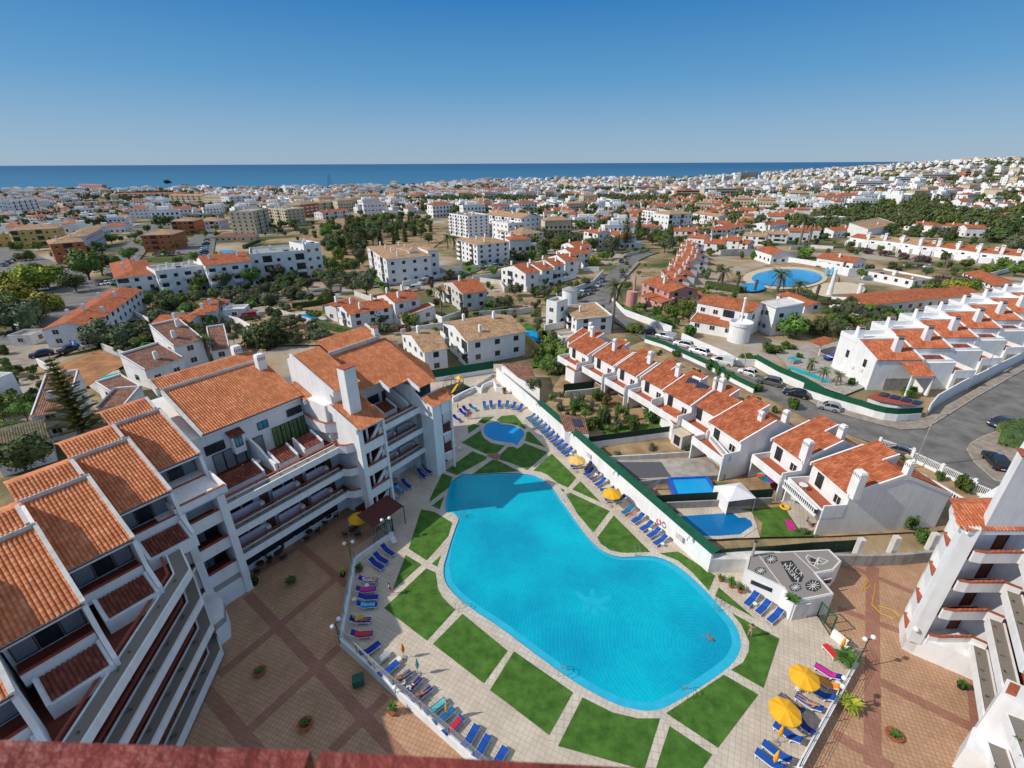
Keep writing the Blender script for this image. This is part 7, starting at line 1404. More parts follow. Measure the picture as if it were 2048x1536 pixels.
Bd('E',(600,262),(780,268),(770,252),(790,305),'dark red hotel block on the shore','flat','pink','fascia_red',chim=1,name='hotel',cat='hotel',floors=4)
Bd('E',(895,338),(1440,330),(1420,312),(1445,365),'very long building with straight red roof','gx','white',chim=0)
Bd('E',(1640,668),(1820,662),(1815,630),(1825,700),'low pavilion with brown roof beside the dark car park','hip','cream','tile_brown',chim=0);Bd('E',(1830,665),(1960,660),(1955,632),(1965,700),'low restaurant pavilion with brown roof above the small blue pool','hip','cream','tile_brown',chim=0)
Bd('E',(1420,1280),(1565,1275),(1560,1160),(1580,1340),'small red roofed house in the scrub, left part','gy',chim=1);Bd('E',(1570,1245),(1660,1235),(1655,1155),(1680,1320),'small white house with pointed gable and arch in the scrub','gx',chim=1)
Bd('E',(1160,1338),(1430,1342),(1415,1265),(1435,1375),'low wing with red tiled roof left of the small house','gx',chim=1)
Bd('E',(1710,1245),(1880,1235),(1875,1205),(1885,1290),'long white shed with pale sheet roof beside the red van','flat','white','white_old',chim=0,name='shed',cat='shed')
Bd('E',(60,1445),(240,1440),(250,1395),(250,1500),'small petrol kiosk with flat roof at the left','flat','white_old','concrete',chim=0,name='kiosk',cat='kiosk')
Bd('Z',(925,385),(1170,302),(1105,245),(1200,405),'white house with brown tiled roof and pool just behind the main building','shed',roofm='tile_brown',chim=1,baseA=False);Bd('Z',(1110,232),(1300,182),(1245,112),(1360,330),'white house with brown roof beside the short palm','shed',roofm='tile_brown',chim=2)
Bd('Z',(195,680),(430,640),(370,510),(470,800),'white house with brown roof behind the tall conifer','shed',roofm='tile_brown',chim=1);Bd('Z',(-60,920),(300,820),(205,710),(345,950),'white house with mossy green brown roof and yellow window frames','gx',roofm='tile_moss',chim=0)
Bd('Z',(740,545),(905,490),(850,420),(910,560),'low brown roofed wing beside the teal pool','shed',roofm='tile_brown',chim=0,slope=.12);Bd('Z',(620,620),(800,605),(700,530),(800,700),'brown roofed wing behind the conifer','shed',roofm='tile_brown',chim=0,slope=.12)
Bd('Z',(1350,260),(1470,240),(1380,175),(1480,310),'garage with brown roof right of the short palm','shed',roofm='tile_brown',chim=0);Bd('Z',(-40,470),(90,420),(20,380),(95,540),'white house corner at the left edge','flat',roofm='concrete',chim=0)
Bd('F',(90,455),(205,430),(200,395),(215,585),'beige apartment block with roof pergola and red chimneys, left face','flat','cream','concrete',chim=3,name=FL,cat='apartments',floors=6)
Bd('F',(205,430),(340,440),(330,385),(350,555),'beige apartment block, blank right part','flat','cream','concrete',chim=5,name=FL,cat='apartments',floors=5)
Bd('F',(345,425),(440,405),(430,375),(445,520),'beige and orange block with balconies','flat','cream','tile_tan',chim=2,name=FL,cat='apartments',floors=4,balcony=True);Bd('F',(440,400),(570,385),(560,365),(575,480),'orange block with terrace roof','hip','orange_wall','tile_tan',chim=2,name=FL,cat='apartments',floors=4,balcony=True);Bd('F',(570,388),(695,378),(690,360),(700,450),'pale green block with terrace roof','hip','green_wall','tile_tan',chim=2,name=FL,cat='apartments',floors=3)
Bd('F',(600,460),(790,440),(770,415),(795,490),'low white houses with red roof left of the scrub hill','gx',chim=2);Bd('F',(900,390),(1060,385),(1050,350),(1065,480),'white three storey flats above the scrub','flat','white','tile_orange',chim=2,name=FL,cat='apartments',floors=3,balcony=True);Bd('F',(1060,455),(1180,450),(1170,435),(1185,500),'low white building with red edge above the scrub','flat',chim=1)
Bd('F',(930,708),(1070,800),(1600,752),(1105,985),'white apartment block with tan roofs and many chimneys in the centre','hip',roofm='tile_tan',chim=7,name=FL,cat='apartments',floors=3,slope=.12,nwin=6)
t=Bd('F',(1240,742),(1300,735),(1295,700),(1315,940),'round windowed tower of the central apartment block, left one','hip',roofm='tile_tan',chim=0,name='tower',cat='tower',floors=3,nwin=1);Bd('F',(1375,735),(1450,728),(1440,695),(1460,925),'round windowed tower of the central apartment block, right one','hip',roofm='tile_tan',chim=0,name='tower',cat='tower',floors=3,nwin=1)
Bd('F',(1590,655),(1735,695),(1885,600),(1745,845),'white apartment block with tan roof and rows of chimneys right of centre','hip',roofm='tile_tan',chim=5,name=FL,cat='apartments',floors=4,slope=.2)
Bd('F',(1530,470),(1665,490),(1800,465),(1680,640),'white apartment block with arched balconies and roof pergola','flat',roofm='tile_tan',chim=5,name=FL,cat='apartments',floors=6,balcony=True);Bd('G',(45,470),(300,500),(330,455),(310,640),'white flats with tan roof and chimneys right of the arched block','gx',roofm='tile_tan',chim=4,name=FL,cat='apartments',floors=4)
Bd('G',(205,545),(320,535),(310,490),(330,680),'white stair block with tan roof beside the small trees','flat',roofm='white_old',chim=2,name=FL,cat='apartments',floors=4);Bd('G',(125,590),(300,620),(290,570),(305,710),'white flats with tan roof in front of the stair block','hip',roofm='tile_tan',chim=1,name=FL,cat='apartments',floors=3)
Bd('F',(700,1145),(805,1205),(1060,1120),(815,1315),'white house with red roofs above the trimmed hedge','gy',chim=3,floors=2,minD=8);Bd('F',(615,1135),(700,1150),(830,1095),(720,1260),'lower white wing with dark solar tank on its red roof','gy',chim=1,floors=1);Bd('F',(1000,1062),(1130,1115),(1300,1075),(1190,1262),'white house with big gable and red roof beside the two vans','gy',chim=3,floors=2)
Bd('F',(1140,1195),(1195,1225),(1400,1165),(1200,1270),'red tiled porch in front of the big white gable','shed',chim=0,floors=1,slope=.15);Bd('F',(1490,965),(1630,1050),(1785,1018),(1645,1175),'old house with bright orange roof and weathered beige walls','gy','white_old','tile_orange',chim=1,floors=2,slope=.22);Bd('F',(1425,1010),(1490,1040),(1550,1010),(1490,1110),'small weathered annex of the old house','shed','white_old','tile_orange',chim=0,floors=1)
TG='tan roofed houses behind the play area'
Bd('I',(545,482),(715,625),(895,605),(738,790),'smaller white house with tan tiled roof and solar tank','gy',roofm='tile_tan',chim=1,floors=2,group=TG);Bd('I',(855,398),(1042,540),(1440,440),(1045,720),'larger white house with tan tiled roof and green shutters','gy','white','tile_tan',chim=3,floors=2,group=TG,slope=.22)
Bd('I',(215,545),(260,580),(500,520),(260,640),'low tan roofed building behind the main roof','gy',roofm='tile_tan',chim=1,floors=1);Bd('I',(-50,600),(20,640),(130,590),(20,680),'small tan roof seen over the main roof','gy',roofm='tile_tan',chim=0,floors=1)
Bd('I',(1770,275),(1872,378),(2100,330),(1880,490),'white villa with flat cream roof above the curved blue pool','shed',roofm='tile_tan',chim=1,floors=2,slope=.05);Bd('I',(1640,245),(1720,262),(1765,240),(1730,440),'narrow white wing of the cream roofed villa','flat',roofm='concrete',chim=0,floors=2);Bd('I',(1710,500),(1760,535),(1880,500),(1765,570),'low white annex with flat cream roof beside the curved blue pool','flat',roofm='cream',chim=0,floors=1)
t=thing('round_tower','round white chimney tower beside the cream roofed villa','tower',at(*P('I',1810,330)));MB().mat('white').cyl(0,0,-1,7.2,2.2,n=22).obj('wall',t,smooth=False);MB().mat('grey_wall').lathe(0,0,[(2.4,7.2),(.001,8.2)],22).obj('roof',t)
for nm,pts,m_ in[('curved_pool_water',[(1450,460),(1520,455),(1600,480),(1625,520),(1600,550),(1540,535),(1480,495)],'water_kid'),('garden_lawn',[(1440,420),(1560,410),(1710,500),(1650,510),(1520,450),(1450,455)],'lawn')]:sheet(nm,[P('I',*p)for p in pts],.06 if 'water' in nm else.03,m_)
wall('I',[(1445,500),(1530,560),(1600,640)],1.4,'yellow retaining wall below the curved blue pool','yellow_wall');sheet('teal_pool',[P('Z',*p)for p in[(595,440),(750,402),(765,415),(640,460)]],.08,'water_teal');sheet('pool_terrace',[P('Z',*p)for p in[(520,450),(760,380),(790,430),(690,540),(640,540)]],.04,'coping')
for i,(A,B,C,b_)in enumerate([((155,860),(335,905),(400,880),(345,1030)),((300,845),(455,880),(515,860),(462,985)),((400,815),(545,850),(600,835),(552,950)),((500,780),(625,815),(690,795),(632,910)),((560,735),(680,765),(745,735),(690,850)),((590,690),(700,715),(755,690),(705,800))]):
 Bd('G',A,B,C,b_,'white terraced house left of the far street, %s from the near end'%ORD[i],'gy',chim=2,floors=2,group='terraced houses left of the far street',slope=.3)
Bd('G',(760,592),(862,612),(1050,635),(872,732),'white house pair with red roof and projecting bays','gx',chim=3,floors=3,minD=9);Bd('G',(880,610),(1050,632),(1060,590),(1050,700),'right half of the white house with projecting bays','gx',chim=2,floors=2)
Bd('G',(1190,445),(1380,470),(1480,400),(1300,570),'white flats with many roof terraces and tan roof','flat',roofm='tile_tan',chim=5,name=FL,cat='apartments',floors=4,balcony=True);Bd('G',(1385,472),(1555,462),(1520,430),(1460,580),'white flats with tan hipped roof beside the roof terraces','hip',roofm='tile_tan',chim=1,name=FL,cat='apartments',floors=3);Bd('G',(1560,460),(1740,490),(1840,420),(1700,560),'wide white house with tan roof right of the flats','gx',roofm='tile_tan',chim=2,floors=2)
Bd('G',(1420,590),(1560,595),(1550,550),(1560,660),'white terrace with red roofs above the big trees, left end','gx',chim=2,floors=2);Bd('G',(1560,590),(1700,590),(1690,545),(1700,640),'white terrace with red roofs above the big trees, middle','gx',chim=2,floors=2);Bd('G',(1700,585),(1840,580),(1800,545),(1840,640),'white terrace with red roofs above the big trees, right end','gx',chim=2,floors=2)
Bd('G',(1520,640),(1640,650),(1640,610),(1650,740),'white house with red roof and roof terrace, left of the walled pool','gx',chim=2,floors=2);Bd('G',(1640,680),(1780,690),(1790,640),(1790,760),'white house with two red gables near the walled pool','gx',chim=2,floors=2);Bd('G',(1850,680),(1960,690),(1950,640),(1960,740),'white house with red roof left of the round palm','gx',chim=1,floors=2)
for i,(A,B,C,b_)in enumerate([((1330,880),(1400,960),(1500,930),(1410,1010)),((1370,850),(1430,925),(1540,895),(1440,980)),((1385,815),(1460,870),(1560,850),(1465,930)),((1410,790),(1480,830),(1610,800),(1485,890)),((1440,750),(1510,785),(1620,760),(1515,840)),((1460,710),(1530,745),(1600,720),(1535,800)),((1470,680),(1530,700),(1580,680),(1535,750))]):
 Bd('G',A,B,C,b_,'red roofed terraced house right of the far street, %s from the pink villa'%ORD[i],'gx',chim=3,floors=2,group='terraced houses right of the far street',slope=.3)
Bd('G',(1190,965),(1385,1042),(1530,1000),(1400,1150),'pink villa with red roof and slim round chimney','gx','pink','tile_orange',chim=1,floors=2,name='villa',cat='villa');Bd('G',(1180,1065),(1330,1120),(1350,1085),(1335,1160),'red tiled porch of the pink villa','shed','pink','tile_orange',chim=0,floors=1,slope=.15);Bd('G',(1520,1080),(1640,1060),(1600,1020),(1640,1110),'low red roofed wing right of the pink villa','gx','white',chim=0,floors=1)
x,y,z=at(*P('G',1105,1140));t=thing('round_tower','round pink tower with tall slim chimney beside the pink villa','tower',(x,y,z));MB().mat('pink').cyl(0,0,-1,4.6,1.7,n=20).obj('wall',t);MB().mat('pink').cyl(.5,.3,4.0,9.5,.42,.34,12).obj('chimney',t)
Bd('G',(1560,1135),(1902,1215),(2010,1120),(1890,1400),'white villa with long red porch roof beside the street','gx',chim=1,floors=2,name='villa',cat='villa',slope=.22)if 0 else None
Bd('H',(-150,1060),(205,1130),(330,1075),(212,1290),'white villa with red roof beside the street','gx',chim=0,floors=2,name='villa',cat='villa',slope=.22,minD=8);Bd('H',(-200,1180),(110,1235),(120,1200),(115,1300),'long red tiled porch of the white villa','shed',chim=0,floors=1,slope=.2)
x,y,z=at(*P('H',180,1335));t=thing('round_tower','short round white tower with terrace beside the villa','tower',(x-1.0,y+2.6,z));MB().mat('white').cyl(0,0,-1,3.9,2.5,n=26).obj('wall',t);mb=MB().mat('white');wallpath(mb,[(2.6*math.cos(k*.2618),2.6*math.sin(k*.2618))for k in range(24)],.2,3.9,4.7,True);mb.obj('parapet',t)
MB().mat('white').cyl(0,0,3,9.6,.34,.28,10).ball((0,0,9.7),.4,10).obj('chimney',t,loc=(1.0,2.4,0));Bd('H',(280,1060),(380,1100),(460,1050),(385,1280),'tall curved white wing of the villa with grey roof','shed',roofm='white_old',chim=0,floors=2,slope=.1);Bd('H',(385,1010),(575,1085),(640,1050),(590,1120),'low red roofed wings behind the villa','gx',chim=0,floors=1)
Bd('H',(755,1018),(980,1082),(1500,945),(990,1150),'very long low building with orange roof beside the bathing complex','gy',roofm='tile_orange',chim=0,floors=1,slope=.22,over=.2);x,y,z=at(*P('H',735,1010));t=thing('round_chimney','conical white chimney at the corner of the long orange roof','chimney',(x,y,z));MB().mat('white').cyl(0,0,0,8.5,.9,.45,14).ball((0,0,8.5),.5,10).obj('chimney',t)
x,y,z=at(*P('H',920,1050));t=thing('round_chimney','squat round white chimney on the long orange roof','chimney',(x,y,z));MB().mat('white').cyl(0,0,0,5.4,.8,.6,14).cyl(0,0,5.4,5.6,.8,n=14).obj('chimney',t)
Bd('H',(955,855),(1300,925),(1450,905),(1310,950),'white building with arched gate and flat brown roof at the bathing complex','flat',roofm='soil',chim=0,floors=1);Bd('H',(655,760),(900,795),(955,770),(905,850),'small red roofed building with conical chimney in the white wall','gx',chim=1,floors=1);Bd('H',(240,705),(350,740),(500,720),(360,800),'curved white building with red roof at the bathing complex','gx',chim=0,floors=1)
Bd('H',(1640,860),(1850,950),(1920,900),(1860,960),'brown red roofed hall behind the purple flowers','gx',roofm='tile_orange',chim=0,floors=1)
wall('H',[(0,745),(110,740),(225,740)],3.0,'grey white wall left of the bathing complex','white_old',terrain=True);wall('H',[(455,800),(545,815),(700,840),(860,880),(960,880)],3.0,'long white wall behind the round blue pool',terrain=True)
def ell(tag,cx,cy,rx,ry,lift,mat,name,n=36):
 pts=[at(*P(tag,cx+rx*math.cos(2*math.pi*i/n),cy+ry*math.sin(2*math.pi*i/n)),lift)for i in range(n)];z=sum(p[2]for p in pts)/n;tri_poly(MB().mat(mat),[(p[0],p[1])for p in pts],z).obj(name,kind='structure')
ell('H',470,905,330,100,.10,'soil','pool_terrace');ell('H',440,895,285,66,.35,'cream','pool_surround');ell('H',450,893,235,50,.6,'water_kid','round_pool_water');ell('H',215,958,90,26,.5,'water_kid','small_round_pool_water');ell('H',800,975,180,45,.2,'cream','paved_terrace')
t=thing('water_slide','pair of light blue water slides at the round pool','slide',at(*P('H',710,880)));
for k in(0,2.2):MB().mat('lightblue').tube([(k,0,3.2),(k-.8,-1.5,1.6),(k-2.0,-3.2,.6)],.5,7).obj('chute',t)
rg='row houses with paired chimneys at the upper right'
pr=[at(*P('H',x,y))for x,y in[(862,672),(985,690),(1095,700),(1210,715),(1330,735),(1450,745),(1580,765),(1720,785),(1870,800),(2020,815),(2180,835)]]
for i in range(len(pr)-1):
 a,b_=Vector(pr[i]),Vector(pr[i+1]);L_=(b_-a).length;t=thing('row_house','white row house with paired slab chimneys, %s from the left in the upper right row'%ORD[i],'house',tuple(a),math.atan2(b_.y-a.y,b_.x-a.x),rg);OCC.append((*(a+(b_-a)/2).xy,8))
 MB().mat('white').box(0,L_,0,9,-1.5,4.6).obj('wall',t);mb=MB().mat('tile_orange' if i in(0,4,5,6,7,8,9)else 'tile_tan');mb.tiles([(0,-.3,4.6),(L_,-.3,4.6),(L_,5.5,6.4),(0,5.5,6.4)],False,.3,.5).tiles([(L_,9.2,4.8),(0,9.2,4.8),(0,5.5,6.4),(L_,5.5,6.4)],False,.3,.5);mb.obj('roof',t)
 MB().mat('white').extr([(-3.0,-1),(0,-1),(0,3.6),(-3.0,2.0)],'x',.2,.6).extr([(-2.2,-1),(0,-1),(0,2.6),(-2.2,2.4)],'x',.6,L_*.7).obj('front_block',t)
 for cx,cy,hh in((L_*.97,.4,3.6),(L_*.7,3.4,2.2)):MB().mat('white').box(cx-.7,cx+.7,cy-.6,cy+.6,3.0 if cy<1 else 5,5.0+hh).mat('frame_dark').box(cx-.4,cx+.4,cy-.62,cy-.58,4.3+hh,4.6+hh).obj('chimney',t)
 dark_win(t,L_*.3,-.03,2.0,1.6,1.4,0)
Bd('H',(1520,545),(1690,555),(1680,500),(1700,600),'white house with red roof above the paired chimneys, left','gx',chim=2,floors=1);Bd('H',(1730,530),(1860,540),(1850,500),(1870,580),'white house with red roof above the paired chimneys, right','gx',chim=1,floors=1);Bd('H',(1250,525),(1440,545),(1400,505),(1445,590),'white house with round chimney and red roof','hip',chim=1,floors=1);Bd('H',(1840,465),(1950,470),(1940,440),(1955,510),'white terraces and red roof near the right edge','gx',chim=2,floors=1);Bd('H',(1000,570),(1190,530),(1160,500),(1200,590),'white house with long tan sloping roof','shed',roofm='tile_tan',chim=1,floors=1)
Bd('H',(560,500),(850,490),(800,460),(850,530),'wide flat white villa behind the tall palms','flat',roofm='concrete',chim=1,floors=1);Bd('H',(340,540),(470,520),(440,495),(475,590),'small white house with red roof left of the tall palms','gx',chim=1,floors=2);Bd('H',(45,555),(220,545),(190,515),(225,600),'white house with orange roof left of the palms','gx',chim=1,floors=2);Bd('H',(160,610),(310,620),(330,590),(315,680),'row of small houses with tan roofs, left','gx',roofm='tile_tan',chim=2,floors=2);Bd('H',(320,600),(460,605),(480,575),(465,660),'row of small houses with tan roofs, right','gx',roofm='tile_tan',chim=2,floors=2);Bd('H',(0,640),(130,650),(150,600),(135,710),'white house with two red gables, lower left of the palms','gx',chim=2,floors=2);Bd('H',(770,580),(980,565),(960,540),(985,610),'low house with long red roof behind the bathing complex','gx',chim=1,floors=1)
Bd('F',(1330,1290),(1440,1300),(1430,1280),(1440,1330),'tiny gate house','flat',chim=0)if 0 else None
strip('road',[(-20,690),(40,640),(110,600),(170,575)],[(60,720),(90,690),(150,640),(230,590)],'asphalt',.1);strip('road',[(-20,475),(100,520),(200,560),(260,590)],[(-20,580),(60,590),(150,600),(230,620)],'asphalt',.1);strip('road',[(205,545),(240,500),(270,450)],[(245,560),(290,505),(330,440)],'asphalt',.13);strip('car_park',[(345,505),(380,480),(400,455)],[(425,515),(430,485),(430,455)],'asphalt',.15);strip('road',[(120,640),(400,610),(520,595),(680,570)],[(125,655),(400,628),(520,610),(680,582)],'asphalt',.12)
strip('road',[(700,545),(900,530),(1000,500),(1080,470)],[(740,575),(920,555),(1020,515),(1090,480)],'asphalt',.12);strip('petrol_station_yard',[(-20,700),(60,680),(120,680)],[(-20,760),(70,730),(140,700)],'paving',.12)
strip('dry_meadow',[(480,690),(520,640),(560,600)],[(780,690),(760,640),(690,610)],'soil',.06);strip('dry_meadow',[(520,560),(620,460),(640,430)],[(780,560),(900,470),(840,430)],'soil',.06,8);strip('building_plot',[(90,740),(150,720),(200,700)],[(170,775),(220,745),(260,725)],'soil_red',.1)
MB().mat('blue_paint').box(0,1.6,-.06,-.02,0,1.4).mat('white').box(.55,.75,-.09,-.065,.2,1.2).box(.75,1.1,-.09,-.065,1.05,1.2).box(.75,1.1,-.09,-.065,.65,.78).box(1.0,1.15,-.09,-.065,.7,1.15).obj('parking_sign',loc=(*W(*P('Z',452,212),2.4),1.8),rot=R(-10),label='blue parking sign with white letter P on the white end wall',cat='sign')
# trees one can tell apart   (kind, view, ground pixel, crown radius, height, words)
random.seed(21)
TR=[('light','E',290,1090,8,11,'in the big clump beside the left car park'),('light','E',120,1180,7,9,'lower left of the big clump'),('green','E',380,1060,7.5,11,'right part of the big clump'),('light','E',370,1230,5.5,7,'nearest the small car park'),('green','E',690,1000,8,13,'tall one in front of the orange flats'),('dark','E',590,1090,5,8,'between the big clump and the white cars'),('olive','E',120,1400,8,11,'at the left edge above the kiosk'),('green','E',20,1330,7,10,'at the far left edge'),('dark','E',790,960,6,10,'right behind the tall one'),('light','E',30,1080,6,8,'left edge of the clump'),('green','E',230,1330,6,8,'bottom of the big clump'),('green','E',860,720,4.5,7,'on the street corner by the grey flats'),('green','E',1000,860,4.5,8,'left of the orange and cream block'),('green','E',1150,770,4.5,7,'in front of the orange and cream block'),('light','E',1060,730,2.5,4,'small one by the blue parking bay'),('green','E',750,770,4,6,'under the grey flats'),('green','E',300,770,4,6,'in front of the yellow block, right'),('green','E',130,770,4.5,6,'in front of the yellow block, left'),('green','E',200,850,4.5,6,'in the middle of the left car park'),('green','E',870,900,4,6,'right of the tall one by the parked cars'),('green','E',1375,880,3,4.5,'behind the teal roofed block'),('green','E',1500,850,3,5,'at the corner of the dark car park'),('light','E',1680,850,3.5,5,'in the row behind the white flats, left'),('light','E',1850,830,3,4,'in the row behind the white flats, right'),('green','E',1270,760,2,3.5,'small one at the foot of the orange block'),('green','E',1540,1100,4.2,8,'in front of the white flats, left'),('olive','E',1740,1090,4.2,8,'in front of the white flats, middle'),('green','E',1945,1060,4.2,8.5,'in front of the white flats, right'),('green','F',110,990,3.6,7.5,'before the small square windows, left'),('olive','F',280,975,4,8,'before the small square windows, middle'),('green','F',465,950,3.3,6.5,'before the blank stair block'),('olive','E',860,1500,6.2,7.5,'large one beside the blue parking sign'),('olive','E',1150,1450,4.5,5,'right of the large one by the parking sign'),('green','E',1080,1500,2.5,3,'small bright one by the parking sign'),('dark','E',1290,1230,4.5,5,'left of the small red roofed house'),('olive','E',1230,1300,4,4,'in front of the dark one by the red wing'),('olive','F',60,1130,4,4.5,'at the edge of the dry meadow, left'),('olive','F',220,1130,3.8,4.5,'at the edge of the dry meadow, middle'),('olive','F',390,1080,4.3,5,'at the edge of the dry meadow, right'),('dark','F',660,1080,2.2,3,'small one on the dry meadow'),('olive','F',180,1050,3.5,4,'behind the meadow trees'),('olive','F',800,1000,4.5,6,'left of the grey tree on the meadow'),('olive','F',930,1060,4.8,8,'tall grey green one beside the central flats'),('green','F',700,930,5,7,'beside the blank stair block'),('green','F',640,860,4.5,6,'behind the stair block'),('green','F',900,850,3.5,6,'bright one on the lawn left of the central flats'),('light','F',730,800,4,5,'yellowish one left of the lawn'),('green','F',770,870,4,5,'between lawn and meadow'),('dark','F',200,1420,6.5,6.5,'large dark one on the dry plot behind the main roof'),('olive','F',370,1300,3,4,'left of the bare tree'),('olive','F',590,1370,4,3.2,'low one right of the bare tree'),('olive','F',400,1400,2.6,3,'low one below the bare tree'),('green','F',1380,680,3.8,6,'light one right of the central flats'),('green','F',1340,610,3.5,5,'behind the light one right of the central flats'),('dark','F',1000,1260,3.4,4.5,'in front of the white red roofed house'),('green','F',1240,1270,3.0,3.5,'in front of the big gable'),('olive','G',250,1060,3.4,4.8,'by the near end of the left terraces'),('olive','G',475,1090,3.2,5,'round one beside the terraces'),('olive','G',180,1140,3,4,'lower left of the terraces'),('green','G',85,1160,2,3,'small one by the old house'),('green','G',430,680,3.8,6,'by the white stair block'),('dark','G',600,690,4.6,6,'round one at the car park entrance, left'),('dark','G',680,660,4,5.5,'round one at the car park entrance, right'),('green','G',480,740,3,4,'left of the terraces end'),('olive','G',300,800,4,4.5,'behind the left terraces'),('olive','G',220,850,4,4,'second behind the left terraces'),('green','G',380,780,3,4,'third behind the left terraces'),('green','G',900,800,3.5,5,'by the upper street lamp, left'),('light','G',830,840,3.4,4.5,'yellow green one on the street slope'),('dark','G',960,790,3,4.5,'by the upper street lamp, right'),('dark','G',1260,690,5.5,8,'in the big group behind the street, left'),('green','G',1330,700,5.5,8,'in the big group behind the street, right'),('dark','G',1200,650,5,8,'in the big group behind the street, back left'),('dark','G',1370,660,4.5,7,'in the big group behind the street, back right'),('green','G',1290,640,5,7,'in the big group behind the street, back'),('green','G',1075,1020,2.2,3.4,'beside the pink villa drive'),('green','G',1420,1190,3.5,4,'in front of the pink villa, left'),('green','G',1510,1170,3.5,4,'in front of the pink villa, right'),('green','G',1130,1330,2.6,3,'round dark one at the top of the middle row'),('green','G',1620,1310,1.8,3,'small round one in front of the white villa porch'),('green','G',1330,1250,2.5,2.5,'on the villa garden slope'),('green','G',1680,770,3,4,'beside the yellow wall house'),('green','H',470,1290,4.8,6.3,'large round one right of the round white tower'),('dark','H',600,1090,2.4,4,'small dark one beside the conical chimney'),('green','H',700,1215,2.5,3.1,'in the green belt below the long orange roof, first'),('dark','H',800,1245,2.5,3.1,'in the green belt below the long orange roof, second'),('green','H',900,1215,2.6,3.4,'in the green belt below the long orange roof, third'),('green','H',1000,1225,2.4,3.1,'in the green belt below the long orange roof, fourth'),('olive','H',900,1280,4,3.5,'olive one behind the row houses, first'),('olive','H',1040,1250,3.6,3.5,'olive one behind the row houses, second'),('green','H',1200,1185,2.6,3.7,'in the green belt, near the middle chimneys'),('dark','H',1330,1165,2.5,3.4,'behind the middle chimneys'),('green','H',1430,1060,4.5,7,'in front of the purple flowers, left'),('light','H',1570,1040,5,8,'in front of the purple flowers, tall one'),('green','H',1660,1000,4,6,'in front of the purple flowers, right'),('dark','H',650,1270,3,4,'near the round white tower wall'),('green','H',575,760,4.5,6,'round one by the white wall of the bathing complex'),('green','H',310,690,3.5,5,'left of the tall dead palm leaves'),('dark','H',700,640,3.4,5,'behind the red roofed building'),('green','H',190,690,3,4,'near the two gabled houses'),('dark','H',1150,610,6,9,'round one left of the upper right row'),('dark','H',1300,615,6,6.5,'round one behind the paired chimneys'),('olive','H',1530,620,7,8,'wide one behind the paired chimneys'),('dark','H',1840,650,9,11,'large one near the right edge, left'),('dark','H',1960,600,10,13,'large one near the right edge, right'),('olive','H',1990,690,8,8,'low one near the right edge'),('green','H',1650,830,3.5,5,'behind the purple hedge, right'),('green','H',1800,860,3.5,4.5,'beside the brown red hall'),('green','H',1980,880,4,6,'near the right edge above the chimneys'),('green','H',1900,830,3.5,5,'second above the right chimneys'),('dark','Z',180,1040,4.2,6.5,'lush one beside the mossy roof'),('green','Z',30,660,3.5,4,'at the left edge behind the conifer'),('green','I',1790,700,3.6,4.5,'in the garden at the end of the middle row'),('green','I',1680,640,3.4,4.5,'broad one in the garden at the end of the middle row'),('dark','I',1540,950,1.9,3.8,'trimmed one rising over the long wall'),('green','I',1650,770,2.4,3.5,'lower one in the garden at the end of the middle row')]
for i,(k,tg,x,y,r,h,wds)in enumerate(TR):
 tree(k,*at(*P(tag:=tg,x,y)),r,h,TDESC[k][1].replace(' like','')+' '+wds)
for tg,x,y,r,h,w_ in[('J',250,600,1.5,2.5,'reddish shrub on the terracotta patio'),]:tree('redbush',*at(*P(tg,x,y)),r,h,w_)
